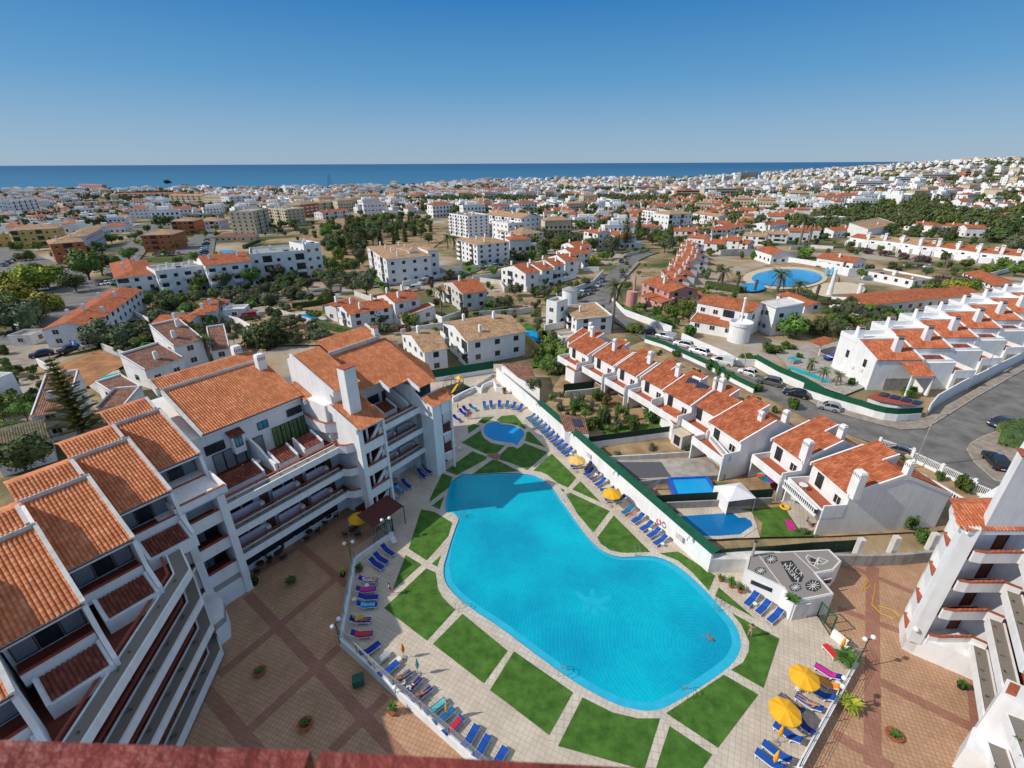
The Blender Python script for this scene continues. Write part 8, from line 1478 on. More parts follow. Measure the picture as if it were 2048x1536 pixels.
BU=[('bush','J',430,730,2.0,2.2,'wide green shrub at the end of the small lawn'),('bush','J',540,700,2.4,2.6,'dense green shrub beside the red annex'),('bush','J',210,560,1.8,2.0,'leafy shrub in the first long garden, middle'),('bush','J',60,610,2.2,1.8,'leafy shrub in the first long garden, left'),('bush','J',130,640,1.8,1.6,'leafy shrub in the first long garden, front'),('redbush','J',270,520,1.5,2.3,'reddish brown shrub beside the terracotta patio'),('drybush','J',540,870,1.0,.8,'dry shrub on the bare plot'),('drybush','J',330,905,.8,.6,'small dry shrub on the bare plot'),('bush','J',770,880,.9,1.1,'small shrub by the striped steps'),('bush','J',700,290,1.4,1.6,'shrub behind the mesh of the street wall, upper'),('bush','J',905,370,1.8,2.6,'dark shrub in a front garden of the middle row'),('bush','J',960,400,1.4,2.0,'second dark shrub in a front garden'),('bush','J',1020,430,1.4,1.8,'third shrub in a front garden'),('bush','J',1215,505,1.4,1.4,'green shrub beside the white pergola'),('bush','J',1440,620,1.2,2.2,'shrub in the front garden of the largest house'),('bush','K',150,870,1.1,1.8,'shrub below the blue road sign'),('bush','Q',470,460,1.25,2.3,'clipped round bush behind the mesh fence, upper'),('bush','Q',540,510,1.25,2.0,'clipped round bush behind the mesh fence, lower'),('bush','Q',700,430,.7,1.2,'small bush behind the right building'),('bush','K',1210,1400,1.45,2.4,'clipped dome shaped bush behind the balustrade'),('bush','K',1090,1340,.9,1.5,'small clipped bush behind the balustrade'),('bush','K',850,1230,.8,.9,'shrub behind the white street wall'),('bush','K',880,800,1.9,2.2,'spiky shrub behind the solar carport'),('bush','K',250,640,.9,1.8,'small palm like shrub left in the walled yard'),('bush','K',520,730,1.1,1.6,'shrub at the foot of the plain end wall'),('bush','K',180,560,1.0,1.2,'shrub beside the hot tub'),('bush','J',1150,310,2.4,1.6,'broad green shrubbery above the street wall, left'),('bush','J',1280,260,3.0,2.0,'broad green shrubbery above the street wall, middle'),('bush','J',1400,240,2.6,1.6,'broad green shrubbery above the street wall, right'),('redbush','G',265,1190,2.0,1.8,'pink flowering shrub by the small road, left'),('bush','G',340,1170,1.6,1.4,'white flecked shrub by the small road'),('redbush','G',400,1150,2.0,2.0,'pink flowering shrub by the small road, right'),('redbush','G',565,1020,1.6,2.4,'dark red shrub in the garden left of the parked cars'),('redbush','G',705,1000,1.7,2.6,'dark red shrub nearest the parked cars'),('light','G',655,1040,1.4,2.4,'x'),('redbush','F',1080,1320,2.6,1.6,'flowering hedge below the red roofed houses, left'),('redbush','F',1160,1310,2.4,1.6,'flowering hedge below the red roofed houses, right'),('purple','H',1000,730,4,3.2,'purple bougainvillea on the pergola, left'),('purple','H',1120,745,4,3.2,'purple bougainvillea on the pergola, middle'),('purple','H',1240,765,4,3.2,'dark red bougainvillea on the pergola, right'),('purple','H',1360,785,4,3.4,'dark red bougainvillea at the end of the pergola'),('redbush','H',880,720,3.6,2.8,'faded bougainvillea at the left end of the pergola'),('purple','H',1620,960,4.2,5,'bright purple bougainvillea beside the brown red hall'),('purple','H',1500,950,4.5,4.5,'purple grey bougainvillea beside the arched gate building'),('bush','H',1700,870,4.2,3,'green pergola plants right of the bare tree, first'),('bush','H',1850,850,5,3,'green pergola plants right of the bare tree, second'),('redbush','H',1200,840,3.2,1.4,'low orange flowering shrub in the car court'),('bush','H',480,790,2,1.6,'shrub at the curve of the white wall'),('bush','H',660,835,1.6,1.6,'shrub before the long white wall'),('bush','G',1020,1150,1.6,1.0,'low shrub on the pink villa bank, first'),('bush','G',1180,1200,2,1.2,'low shrub on the pink villa bank, second'),('bush','G',1250,1230,2.2,1.4,'low shrub on the pink villa bank, third'),('bush','G',1360,1290,2.4,1.6,'shrub beside the green street gate'),('drybush','I',380,480,3.2,3.5,'dull tree below the red roofed porch'),('bush','I',1130,340,2,1.2,'hedge plant below the stairs of the old house'),('bush','I',1200,300,2.4,1.0,'green patch beside the outdoor stair'),('drybush','J',1480,1390,.9,.7,'small shrub at the patio edge by the dark pool'),('bush','I',1560,660,2.0,2.2,'green shrub beside the yellow wall, left'),('bush','I',1600,720,2.4,2.6,'green shrub below the yellow wall'),('bush','I',1760,780,2.0,2.0,'green shrub left of the small red annex')]
for k,tg,x,y,r,h,wds in BU:
 if wds=='x':continue
 tree(k,*at(*P(tg,x,y)),r,h,wds)
for i,(x,y)in enumerate([(215,730),(245,720),(320,700),(385,690),(272,715)]):tree('cypress',*at(*P('J',x,y)),.42,3.4 if i<4 else 2.2,'slim cypress in the small garden, %s from the left'%ORD[[0,1,3,4,2][i]])
for i,(tg,x,y,r,h)in enumerate([('G',450,620,1.9,12),('G',1150,640,2.2,15),('F',915,660,2.0,13),('F',860,690,2,12),('F',1150,660,1.8,10),('F',960,650,1.8,11),('F',790,700,2.0,12),('F',830,700,2,13),('F',880,700,2.2,12),('F',1395,600,1.6,9)]):tree('cypress',*at(*P(tg,x,y)),r,h,'dark cypress, %s'%['beside the white stair block','behind the tall conifer on the far street','in the scrub behind the central flats, tall one','in the scrub, left of the tall one','in the scrub, standing alone at the right','in the scrub, right of the tall one','in the scrub at the left end','in the scrub, second from the left end','in the scrub, in the middle group','left of the arched balconies'][i])
for tg,x,y,h,r,th,lb in[('G',965,1310,11.5,4.0,.38,'tall fan palm beside the street bend'),('F',1475,1230,8.2,2.4,.25,'tall slim palm in front of the old house'),('Z',1350,330,5.2,2.6,.4,'short palm with thick trunk behind the main roof'),('G',1770,960,4.2,4.6,.6,'round date palm left of the bathing complex'),('H',385,985,6.0,4.8,.55,'date palm in front of the round pool, left'),('H',515,1015,3.8,4.2,.5,'date palm in front of the round pool, right'),('H',530,690,16,5.5,.7,'giant palm with hanging dead leaves, left'),('H',590,690,15,5.2,.7,'giant palm with hanging dead leaves, right'),('H',305,620,11,4.2,.5,'palm left of the giant palms'),('G',665,610,7,4.4,.5,'palm above the car park entrance'),('F',1520,720,6.5,3.6,.4,'palm beside the central flats, left'),('F',1565,725,6,3.6,.4,'palm beside the central flats, right'),('G',1395,570,6,3.2,.35,'palm before the roof terraces'),('K',250,660,2.6,1.5,.14,'young palm in the walled yard, left'),('K',330,720,2.6,1.6,.14,'young palm in the walled yard, middle'),('K',420,740,2.4,1.6,.14,'young palm in the walled yard, right'),('H',1540,400,10,6,.6,'palm in the dark wood at the right'),('H',1860,390,10,5,.5,'palm on the right hillside')]:palm(*at(*P(tg,x,y)),h,r,lb,th)
norfolk(*at(*P('Z',560,850),0),15,3.6,'tall layered norfolk pine behind the stepped roofs at the left');norfolk(*at(*P('G',1060,720)),20,4.4,'tall layered norfolk pine on the far street',5)
def bare(x,y,z,h,lb,seed=1,m='bark_pale'):
 rn=random.Random(seed);mb=MB().mat(m)
 def br(p,d,L_,r,k):
  q=p+d*L_;mb.tube([tuple(p),tuple(p+d*L_*.5+Vector((rn.gauss(0,.05),rn.gauss(0,.05),0))*L_),tuple(q)],r,4,r*.6)
  if k:
   for _ in range(3 if k>1 else 4):br(q if rn.random()<.6 else p+d*L_*.6,(d+Vector((rn.gauss(0,.55),rn.gauss(0,.55),rn.uniform(-.1,.35)))).normalized(),L_*rn.uniform(.6,.8),r*.55,k-1)
 br(Vector((0,0,0)),Vector((0,0,1)),h*.3,h*.03,5);t=thing('bare_tree',lb,'tree',(x,y,z));mb.obj('branches',t)
bare(*at(*P('F',480,1390)),6.5,'leafless grey tree on the dry plot');bare(*at(*P('H',1510,850)),8,'leafless grey tree beside the bougainvillea',4)
for i,(tg,x,y,h)in enumerate([('H',115,950,4),('H',232,985,4),('H',640,1045,5),('H',820,865,5)]):MB().mat('bark').tube([(0,0,-.3),(.1,0,h*.5),(.25,0,h)],.45,9,.5).obj('palm_stump',loc=at(*P(tg,x,y)),label='cut off palm trunk by the round pool, %s from the left'%ORD[i],cat='tree trunk')
def ph(tag,pts):return[at(*P(tag,*p))for p in pts]
hedge(ph('F',[(580,1290),(700,1320),(900,1365)]),1.8,1.7,'long bright trimmed hedge on the dry plot');hedge(ph('F',[(385,1160),(540,1140),(690,1110)]),1.4,1.8,'dark hedge behind the small light blue pool');hedge(ph('F',[(1165,965),(1375,940)]),1.4,1.5,'low hedge in front of the central flats');hedge(ph('F',[(1640,850),(1800,800),(1900,760)]),1.6,1.4,'low hedge below the tan roofed flats');hedge(ph('F',[(30,720),(145,680)]),1.8,2.0,'hedge in front of the restaurant pavilion')
hedge(ph('G',[(0,1210),(200,1180)]),1.5,1.5,'hedge by the small road below the old house');hedge(ph('G',[(1650,1000),(1902,1040)]),2.2,2.2,'clipped hedge right of the pink villa');hedge(ph('G',[(1190,1210),(1420,1300)]),1.2,1.1,'hedge along the villa bank above the street');hedge([(*W(*P('K',*p)),0)for p in[(1460,1090),(1530,1110),(1660,1130)]],4.2,2.0,'large dense rounded hedge on the island between the two dark cars');hedge([(*W(*P('K',*p)),0)for p in[(1500,1060),(1660,1040)]],3.4,1.9,'back part of the large hedge on the island')
hedge(ph('H',[(0,960),(70,975),(170,990)]),2,1.8,'hedge left of the small round pool')
# scrub hill and woods: individual shrubs
random.seed(31)
sg='shrubs on the dry scrub hill';nth=0
def inpoly(x,y,poly):
 c=False
 for i in range(len(poly)):
  a,b_=poly[i],poly[i-1]
  if(a[1]>y)!=(b_[1]>y)and x<(b_[0]-a[0])*(y-a[1])/(b_[1]-a[1])+a[0]:c=not c
 return c
def scatter(poly,n,kinds,r0,r1,label,group,hf=1.1,gap=.8,near=True):
 xs=[p[0]for p in poly];ys=[p[1]for p in poly];k=0;tries=0
 while k<n and tries<n*30:
  tries+=1;x,y=random.uniform(min(xs),max(xs)),random.uniform(min(ys),max(ys))
  if not inpoly(x,y,poly)or(1480<x<1700 and 525<y<600):continue
  p=at(x,y);r=random.uniform(r0,r1);kd=random.choice(kinds);r*=.42 if kd=='cypress' else 1
  if any((p[0]-o[0])**2+(p[1]-o[1])**2<((r+o[2])*gap)**2 for o in OCC):continue
  tree(kd,*p,r,r*2*hf if kd!='cypress' else r*6,label[kd]if isinstance(label,dict)else label,group);k+=1
LS={'dark':'dark tree in the wood on the scrub hill','olive':'grey green tree in the wood on the scrub hill','green':'green tree in the wood on the scrub hill','drybush':'low dull shrub on the scrub hill','cypress':'slim dark cypress in the wood on the scrub hill'}
scatter([(650,470),(700,440),(830,440),(850,480),(735,500),(730,540),(660,520)],85,['dark','dark','olive','green','cypress'],3.0,4.6,LS,sg,1.25,.52)
scatter([(700,430),(740,440),(860,445),(860,470),(700,470)],40,['dark','olive','green'],2.5,4,LS,sg,1.1,.55);scatter([(520,470),(560,420),(700,430),(650,500),(560,470)],36,['drybush','olive','drybush'],1.4,3.0,LS,sg,.8,.8);scatter([(535,440),(600,440),(600,462),(535,462)],8,['dark','green'],2.5,4,LS,sg,1.1,.7)
LG={k:'tree or shrub in the green belt right of the long orange roof' for k in('green','dark','olive')}
scatter([(1630,625),(1740,612),(1900,570),(1950,590),(1760,660),(1660,680)],34,['green','dark','olive'],1.3,2.3,LG,'green belt below the long orange roof',1.1,.7)
LD={'drybush':'low grey green shrub on the dry meadow','bush':'low green shrub on the dry meadow','olive':'small olive tree on the dry meadow'}
scatter([(440,600),(560,590),(640,640),(640,690),(520,700),(470,660)],26,['drybush','olive','drybush'],1.0,2.0,LD,'shrubs on the dry meadow',.7,.9);scatter([(60,740),(120,760),(170,800),(100,820),(60,790)],16,['drybush','bush'],.8,1.6,{'drybush':'low dry shrub on the slope left of the conifer','bush':'low green shrub on the slope left of the conifer'},'shrubs left of the conifer',.7,.8);scatter([(330,590),(500,560),(540,590),(420,640),(350,630)],20,['drybush','olive','green'],1.2,2.6,{'drybush':'shrub between the white flats and the small red roofed house','olive':'olive tree between the white flats and the small red roofed house','green':'green tree between the white flats and the small red roofed house'},'plants below the white flats',.9,.8)
GB={'bush':'green garden bush','drybush':'dull green garden bush','olive':'small grey green garden tree','green':'small green garden tree','redbush':'reddish garden bush','dark':'small dark garden tree'}
for nm,poly,n_,ks,r0,r1 in[('left of the central flats',[(560,600),(700,530),(760,580),(640,620)],14,['green','olive','dark'],1.8,3.6),('around the red roofed houses',[(640,640),(660,560),(1000,540),(1040,600),(880,680)],34,['bush','green','drybush','redbush'],.8,2.0),('beside the cream roofed villa',[(960,640),(1080,560),(1190,610),(1220,640),(1080,700)],30,['bush','olive','redbush','green'],.8,1.9),('left of the far street',[(980,560),(1100,540),(1190,570),(1100,610)],14,['olive','bush','green'],1.0,2.2),('between the two rows of the far street',[(1180,560),(1250,490),(1330,500),(1270,560)],16,['bush','green'],.8,1.8),('beside the pink villa',[(1250,620),(1420,580),(1500,600),(1400,680),(1300,640)],26,['bush','green','bush'],.9,2.0),('around the bathing complex',[(1400,560),(1500,500),(1640,480),(1900,520),(1950,580),(1700,560)],34,['bush','green','dark','drybush'],1.0,2.4),('behind the main building',[(220,720),(280,640),(480,620),(640,640),(660,690),(480,700)],40,['bush','olive','drybush','green'],1.0,2.4),('at the left below the white flats',[(230,600),(340,580),(560,560),(660,560),(560,600),(300,640)],30,['green','olive','dark'],1.5,2.8),('behind the walled yard',[(1560,660),(1700,650),(1780,620),(1700,680)],16,['green','bush','dark'],1.2,2.2),('around the orange and cream blocks',[(100,520),(250,470),(420,440),(470,470),(300,520)],26,['green','green','dark'],2.0,3.6),('in front gardens of the middle row',[(1290,690),(1370,730),(1440,770),(1560,820),(1530,830),(1400,770),(1300,710)],14,['bush','bush','redbush'],.5,1.0),('in the long gardens by the wall',[(1090,800),(1130,790),(1300,850),(1280,870),(1150,860)],20,['bush','green','drybush'],.6,1.3),('on the left slope',[(0,700),(60,760),(100,830),(20,900),(0,880)],18,['bush','green'],1.0,2.0),('below the central flats',[(880,560),(1000,520),(1080,480),(1110,490),(1020,545),(940,570)],18,['green','bush','olive'],1.2,2.4),('right of the far street',[(1280,480),(1440,440),(1560,450),(1500,500),(1400,540)],26,['green','dark','bush'],1.6,3.4),('near the upper right row',[(1600,470),(1720,450),(1980,470),(2048,500),(2048,540),(1700,500)],30,['green','dark','bush'],1.6,3.2)]:
 scatter(poly,n_,ks,r0,r1,{k:v+' '+nm for k,v in GB.items()},'garden plants '+nm,.95,.8)
gw=0
for tg,pts in[('F',[(840,1060),(1000,1120)]),('F',[(1190,990),(1400,950),(1600,900)]),('F',[(1180,1350),(1480,1300)]),('F',[(205,1175),(580,1290)]),('F',[(1300,1180),(1480,1260),(1620,1210)]),('F',[(1700,950),(1902,920)]),('G',[(0,960),(150,980),(180,1040)]),('G',[(340,1030),(600,960),(700,930)]),('G',[(560,1060),(700,1030),(830,980),(900,900)]),('G',[(1060,780),(1240,740)]),('G',[(950,1100),(1050,1200),(1130,1230),(1400,1330)]),('G',[(470,1320),(620,1290)]),('I',[(1130,350),(1440,330),(1540,310)]),('G',[(700,780),(760,880),(870,880)]),('H',[(470,700),(600,690),(760,700)]),('H',[(0,700),(150,705)]),('E',[(1420,1120),(1350,1180)]),('E',[(1000,1250),(1150,1330)]),('Z',[(660,250),(840,320)]),('Z',[(250,350),(460,470)]),('E',[(1990,1420),(1840,1330),(1720,1300)]),('E',[(1180,1150),(1400,1140)]),('H',[(1640,930),(1950,850)])]:
 wall(tg,pts,1.5,'low white garden wall, %s'%['below the dry meadow','in front of the central flats','behind the tan roofed houses','along the small blue pool','round the old house','right of the old house','at the near end of the left terraces','in front of the left terraces','beside the cars on the far street','at the top of the far street','curving round the pink villa bank','by the curved blue pool','below the old house','beside the yellow green tree','behind the bathing complex','left of the walled pool','right of the white flats','by the dark tree','with green top at the building plot','left of the building plot','beside the red van','under the small teal pool','behind the brown red hall'][gw],'white_old' if gw%3==0 else 'white',.25,terrain=True,name='garden_wall');gw+=1
for nm,tg,pts,m_ in[('small_pool_water','F',[(415,1215),(490,1200),(605,1245),(570,1255),(500,1248)],'water_kid'),('pool_terrace','F',[(400,1200),(520,1180),(640,1235),(600,1265),(480,1255)],'coping'),('small_pool_water','E',[(1700,775),(1800,770),(1800,788),(1710,795)],'water_kid'),('small_pool_water','G',[(1635,1065),(1700,1060),(1725,1080),(1660,1092)],'water_teal'),('garden_lawn','F',[(560,1180),(640,1170),(640,1200),(590,1205)],'lawn'),('garden_lawn','F',[(980,920),(1100,1020),(1050,1040),(985,960)],'lawn'),('garden_lawn','F',[(1620,850),(1750,860),(1700,900),(1630,880)],'lawn'),('garden_lawn','G',[(960,1100),(1150,1180),(1130,1220),(1010,1170)],'lawn')]:
 q=[at(*P(tg,*p),.14 if 'water' in nm else.07)for p in pts];z_=max(p[2]for p in q)-(.0 if 'water' in nm else.02);tri_poly(MB().mat(m_),[(p[0],p[1])for p in q],z_).obj(nm,kind='structure')
 # the town towards the sea
random.seed(77)
FT=[('far_house','white','tile_orange','white house with red tiled roof'),('far_house','white','tile_orange','white house with red roof and terrace'),('far_house','white','tile_tan','white house with tan roof'),('far_flats','white','white_old','white flat roofed apartment block'),('far_flats','cream','tile_tan','cream apartment block with tan roof'),('far_house','cream','tile_orange','cream house with red roof'),('far_flats','white','tile_orange','white apartment block with red roof'),('far_house','white','concrete','white cubic house with flat roof'),('far_flats','yellow_wall','tile_tan','yellow ochre apartment block')]
def far_mesh(mb,kind,tf=None):
 old=mb.tf
 if tf:mb.tf=tf
 nm,wm,rm,_=FT[kind];fl=nm=='far_flats';rn=random.Random(kind*13+5)
 w,d,h=(20,11,9.5+2*(kind%3))if fl else(10.5,8.5,5.6)
 mb.mat(wm).box(-w/2,w/2,-d/2,d/2,-4,h);mb.mat(rm)
 if rm in('white_old','concrete'):mb.box(-w/2+.4,w/2-.4,-d/2+.4,d/2-.4,h,h+.06).mat(wm).box(-w/2,w/2,-d/2,-d/2+.4,h,h+.8).box(-w/4,w/8,0,d/2-.5,h,h+2.4)
 elif kind in(0,5):
  zz=h+d*.2;mb.tiles([(-w/2-.4,-d/2-.4,h),(w/2+.4,-d/2-.4,h),(w/2+.4,0,zz),(-w/2-.4,0,zz)],False).tiles([(w/2+.4,d/2+.4,h),(-w/2-.4,d/2+.4,h),(-w/2-.4,0,zz),(w/2+.4,0,zz)],False).mat(wm).extr([(-d/2,h),(d/2,h),(0,zz-.1)],'x',-w/2,-w/2+.2).extr([(-d/2,h),(d/2,h),(0,zz-.1)],'x',w/2-.2,w/2)
 else:
  q=[(-w/2-.5,-d/2-.5),(w/2+.5,-d/2-.5),(w/2+.5,d/2+.5),(-w/2-.5,d/2+.5)];zz=h+d*.17;a,b_=(-w/2+d/2,0,zz),(w/2-d/2,0,zz);E_=[(*p,h)for p in q]
  mb.tiles([E_[0],E_[1],b_,a],False).tiles([E_[1],E_[2],b_],False).tiles([E_[2],E_[3],a,b_],False).tiles([E_[3],E_[0],a],False)
 if kind==1:mb.mat(wm).box(w/2,w/2+4,-d/2,d/4,-4,3.2)
 mb.mat('white').box(-w/4-.6,-w/4+.6,d/6,d/6+.9,h,h+2.9)
 if fl or kind==0:mb.box(w/4-.6,w/4+.6,d/6,d/6+.9,h,h+2.9)
 mb.mat('glass_dark');nf=int(h/2.9);nx=int(w/3.2)
 for f_ in range(nf):
  for i in range(nx):
   x=-w/2+w*(i+.5)/nx;z0=.8+f_*2.9;mb.add([(x-.75,-d/2-.04,z0),(x+.75,-d/2-.04,z0),(x+.75,-d/2-.04,z0+1.5),(x-.75,-d/2-.04,z0+1.5)])
  for s_ in(-1,1):
   for y in(-d/4,d/4):mb.add([(s_*(w/2+.04),y-.6,.8+f_*2.9),(s_*(w/2+.04),y+.6,.8+f_*2.9),(s_*(w/2+.04),y+.6,2.1+f_*2.9),(s_*(w/2+.04),y-.6,2.1+f_*2.9)])
  if fl:mb.mat(wm);mb.box(-w/2,w/2,-d/2-1.1,-d/2,f_*2.9-.1,f_*2.9+.75)if f_ else None;mb.mat('glass_dark')
 mb.tf=old
FM=[]
for i in range(len(FT)):mb=MB();far_mesh(mb,i);FM.append(mb.mesh(FT[i][0]))
cells={}
def put(x,y,r):
 cells.setdefault((int(x//30),int(y//30)),[]).append((x,y,r))
def free(x,y,r,k=.95):
 cx,cy=int(x//30),int(y//30)
 for i in(-1,0,1):
  for j in(-1,0,1):
   for a,b_,q in cells.get((cx+i,cy+j),()):
    if(a-x)**2+(b_-y)**2<((q+r)*k)**2:return False
 return True
for o in OCC:put(*o)
YL=[(-200,470),(200,470),(440,445),(520,432),(700,425),(860,428),(1000,480),(1060,520),(1200,520),(1440,500),(1500,490),(1700,475),(2300,480)]
NOB=[[(325,530),(345,440),(480,430),(490,530)],[(190,600),(200,540),(265,440),(335,430),(300,510),(250,600)],[(-50,600),(-50,470),(110,480),(250,600)],[(520,470),(560,420),(700,425),(1000,440),(1000,480)],[(1140,620),(1200,540),(1270,490),(1340,495),(1260,560),(1220,640)],[(1370,485),(1740,485),(1760,640),(1370,640)],[(1000,500),(1110,460),(1130,440),(1080,440),(980,500)]]
def ylim(x):
 for(a,p),(b_,q)in zip(YL,YL[1:]):
  if x<=b_:return p+(q-p)*(x-a)/(b_-a)
 return 440
cand=[]
for _ in range(26000):
 az=random.uniform(-54,54);c=coast(az);rmax=min(c-45,4200);u=random.random();r=190+(rmax-190)*u**(1.25 if rmax<2200 else 1.9)
 x,y=r*math.sin(R(az)),r*math.cos(R(az));z=ground(x,y)-.35;px,py=P2(x,y,z)
 if px<-120 or px>2170 or py>ylim(px)or(py>420 and any(inpoly(px,py,q)for q in NOB)):continue
 cand.append((r,x,y,z,px,py,az))
cand.sort()
from mathutils import noise as mn
houses=[];trees_=[]
for r,x,y,z,px,py,az in cand:
 nz=mn.noise(Vector((x*.0042,y*.0042,3.1)));dens=nz+(.0 if r<1500 else-.05)
 hill=sm(26,45,az)*sm(330,900,r)
 if nz<(-.26+.06*hill):
  if free(x,y,5,.8):trees_.append((r,x,y,z));put(x,y,4.5)
  continue
 if random.random()<.20+.14*hill:
  if free(x,y,4,.8):trees_.append((r,x,y,z));put(x,y,4)
  continue
 n2=mn.noise(Vector((x*.006+40,y*.006,1)));big=n2>.12
 if px>1250 and px<1500 and r<900:k=random.choice([0,1,4,4,5,6,8]if big else[0,1,5,0,2])
 elif r>1500:k=random.choice([2,4,3,3,7,7,3,0])
 else:k=random.choice([3,4,6,3,3]if big else[0,0,1,2,7,7,3])
 rad=11 if FT[k][0]=='far_flats' else 6.6
 if not free(x,y,rad,.98):continue
 base=R(20+60*mn.noise(Vector((x*.002,y*.002,9))));houses.append((r,x,y,z,k,base+random.choice([0,math.pi/2])*(random.random()<.3)+random.uniform(-.08,.08),random.uniform(.85,1.15)));put(x,y,rad)
def sector(x,y):
 px=P2(x,y,ground(x,y))[0];return['far left','left','left of centre','centre','right of centre','right','far right'][max(0,min(6,int(px/2048*7)))]
NH=285
for r,x,y,z,k,a,s_ in houses[:NH]:
 o=bpy.data.objects.new('town_house' if FT[k][0]=='far_house' else 'apartment_block',FM[k]);COL.objects.link(o);o.location=(x,y,z);o.rotation_euler=(0,0,a);o.scale=(s_,s_,s_*random.uniform(.9,1.2))
 sec=sector(x,y);props(o,'%s, distant town, %s, %s rows'%(FT[k][3],sec,'nearer' if r<420 else 'farther'),'house' if FT[k][0]=='far_house' else 'apartments','distant town %s %s %s'%(FT[k][3],sec,'near' if r<420 else 'far'))
mb=MB()
for r,x,y,z,k,a,s_ in houses[NH:]:
 ca,sa,sz=math.cos(a),math.sin(a),s_*random.uniform(.9,1.25)
 far_mesh(mb,k,lambda X,Y,Z:(x+(X*ca-Y*sa)*s_,y+(X*sa+Y*ca)*s_,z+Z*sz))
mb.obj('distant_town',label='mass of white houses with red and tan roofs reaching the shore',cat='town',kind='stuff')
NT=60
for i,(r,x,y,z)in enumerate(trees_[:NT]):
 k=random.choice(['green','dark','dark','olive','pine','cypress']if r>320 else['green','dark','olive']);q=random.uniform(3.4,5.2);o=thing(TDESC[k][0],'%s among the distant houses, %s of the view'%(TDESC[k][1].replace(' like',''),sector(x,y)),'tree',(x,y,z),random.uniform(0,6),'distant %s %s'%(k,sector(x,y)))
 if k=='cypress':inst('crown',CR[k][i%3],o,(0,0,0),0,(3,3,1.9))
 else:inst('crown',CR[k][i%3],o,(0,0,1.0 if k!='pine' else 3.5),0,(q,q,q));inst('trunk',TRK[i%3],o,(0,0,0),0,(q,q,5))
mb=MB();rn=random.Random(9)
lows={k:[tuple(v.co)for v in me.vertices]for k,me in LOWC.items()};lowf={k:[(tuple(p.vertices),me.materials[p.material_index].name)for p in me.polygons]for k,me in LOWC.items()}
for r,x,y,z in trees_[NT:]:
 k=rn.choice(['green','dark','dark','olive','pine']);q=rn.uniform(3.6,6.5);i0=len(mb.v);ca,sa=math.cos(r),math.sin(r);mb.v+=[(x+(a*ca-b_*sa)*q,y+(a*sa+b_*ca)*q,z+c*q+(1 if k!='pine' else 3))for a,b_,c in lows[k]]
 for f_,m_ in lowf[k]:mb.mat(m_);mb.f.append(tuple(i0+j for j in f_));mb.mi.append(mb.cur);mb.uv.append(None)
mb.obj('distant_trees',label='dark tree clumps scattered through the distant town',cat='trees',kind='stuff')
print('houses',len(houses),'trees',len(trees_),'occ',len(OCC))
for tg,x,y,w,d,h,wm,fl,lb in[('H',190,235,60,20,30,'grey_wall',8,'large dark grey hotel slab near the sea'),('H',50,240,30,18,22,'white',6,'white hotel block left of the dark hotel slab'),('H',1040,290,70,16,16,'white',5,'large white terraced hotel on the right hillside'),('H',1260,250,60,14,14,'white',4,'white modern hotel with dark window bands'),('H',1470,225,70,12,12,'white_old',3,'long white modern building before the orange house'),('H',1660,215,14,10,14,'orange_wall',3,'bright orange yellow house on the right hillside'),('G',1520,340,45,14,14,'orange_wall',3,'orange and white hotel block in the centre right'),('G',1750,340,60,16,16,'cream',4,'large cream apartment block right of the orange one'),('G',870,280,60,14,9,'pink',3,'long red roofed block in the middle distance'),('G',1220,300,60,14,14,'pink',4,'long pink block in the middle distance')]:
 p=at(*P(tg,x,y+14));t=thing('hotel',lb,'hotel',p,R(random.uniform(-12,12)));MB().mat(wm).box(-w/2,w/2,0,d,-4,h).obj('wall',t);MB().mat('concrete').box(-w/2+.5,w/2-.5,.5,d-.5,h,h+.2).mat(wm).box(-w/8,w/8,d*.3,d*.8,h,h+3).obj('roof',t)
 for f_ in range(fl):MB().mat('glass_dark').box(-w/2+1,w/2-1,-.06,.0,h*(f_+.25)/fl,h*(f_+.7)/fl).obj('window_band',t);MB().mat('white').box(-w/2,w/2,-1.2,0,h*(f_+.02)/fl,h*(f_+.2)/fl).obj('balcony',t)
x,y,z=at(*P('F',660,255));t=thing('pylon','thin dark metal mast group standing against the sea','mast',(x,y,z));mb=MB().mat('metal_dark')
for i in range(3):mb.tube([(i*5-6,0,0),(i*1.5-2,0,34-5*abs(i-1))],.5,4,.2)
mb.tube([(-9,0,0),(-2,0,33)],.4,4).tube([(9,0,0),(1,0,33)],.4,4);mb.obj('mast',t)
for i,(tg,x,y,q)in enumerate([('E',1290,262,16),('E',1420,290,11),('E',1740,320,14),('E',1810,325,14),('E',560,330,14),('E',390,320,9),('E',1600,305,7),('E',1280,262,12)]):
 p=at(*P(tg,x,y));o=thing('pine_tree','dark round pine silhouetted against the sea, %s from the left'%ORD[[3,4,6,7,1,0,5,2][i]],'tree',p,i,None);inst('crown',CR['dark'][i%3],o,(0,0,0),0,(q,q,q*.6));inst('trunk',TRK[0],o,(0,0,0),0,(q,q,q*.6))
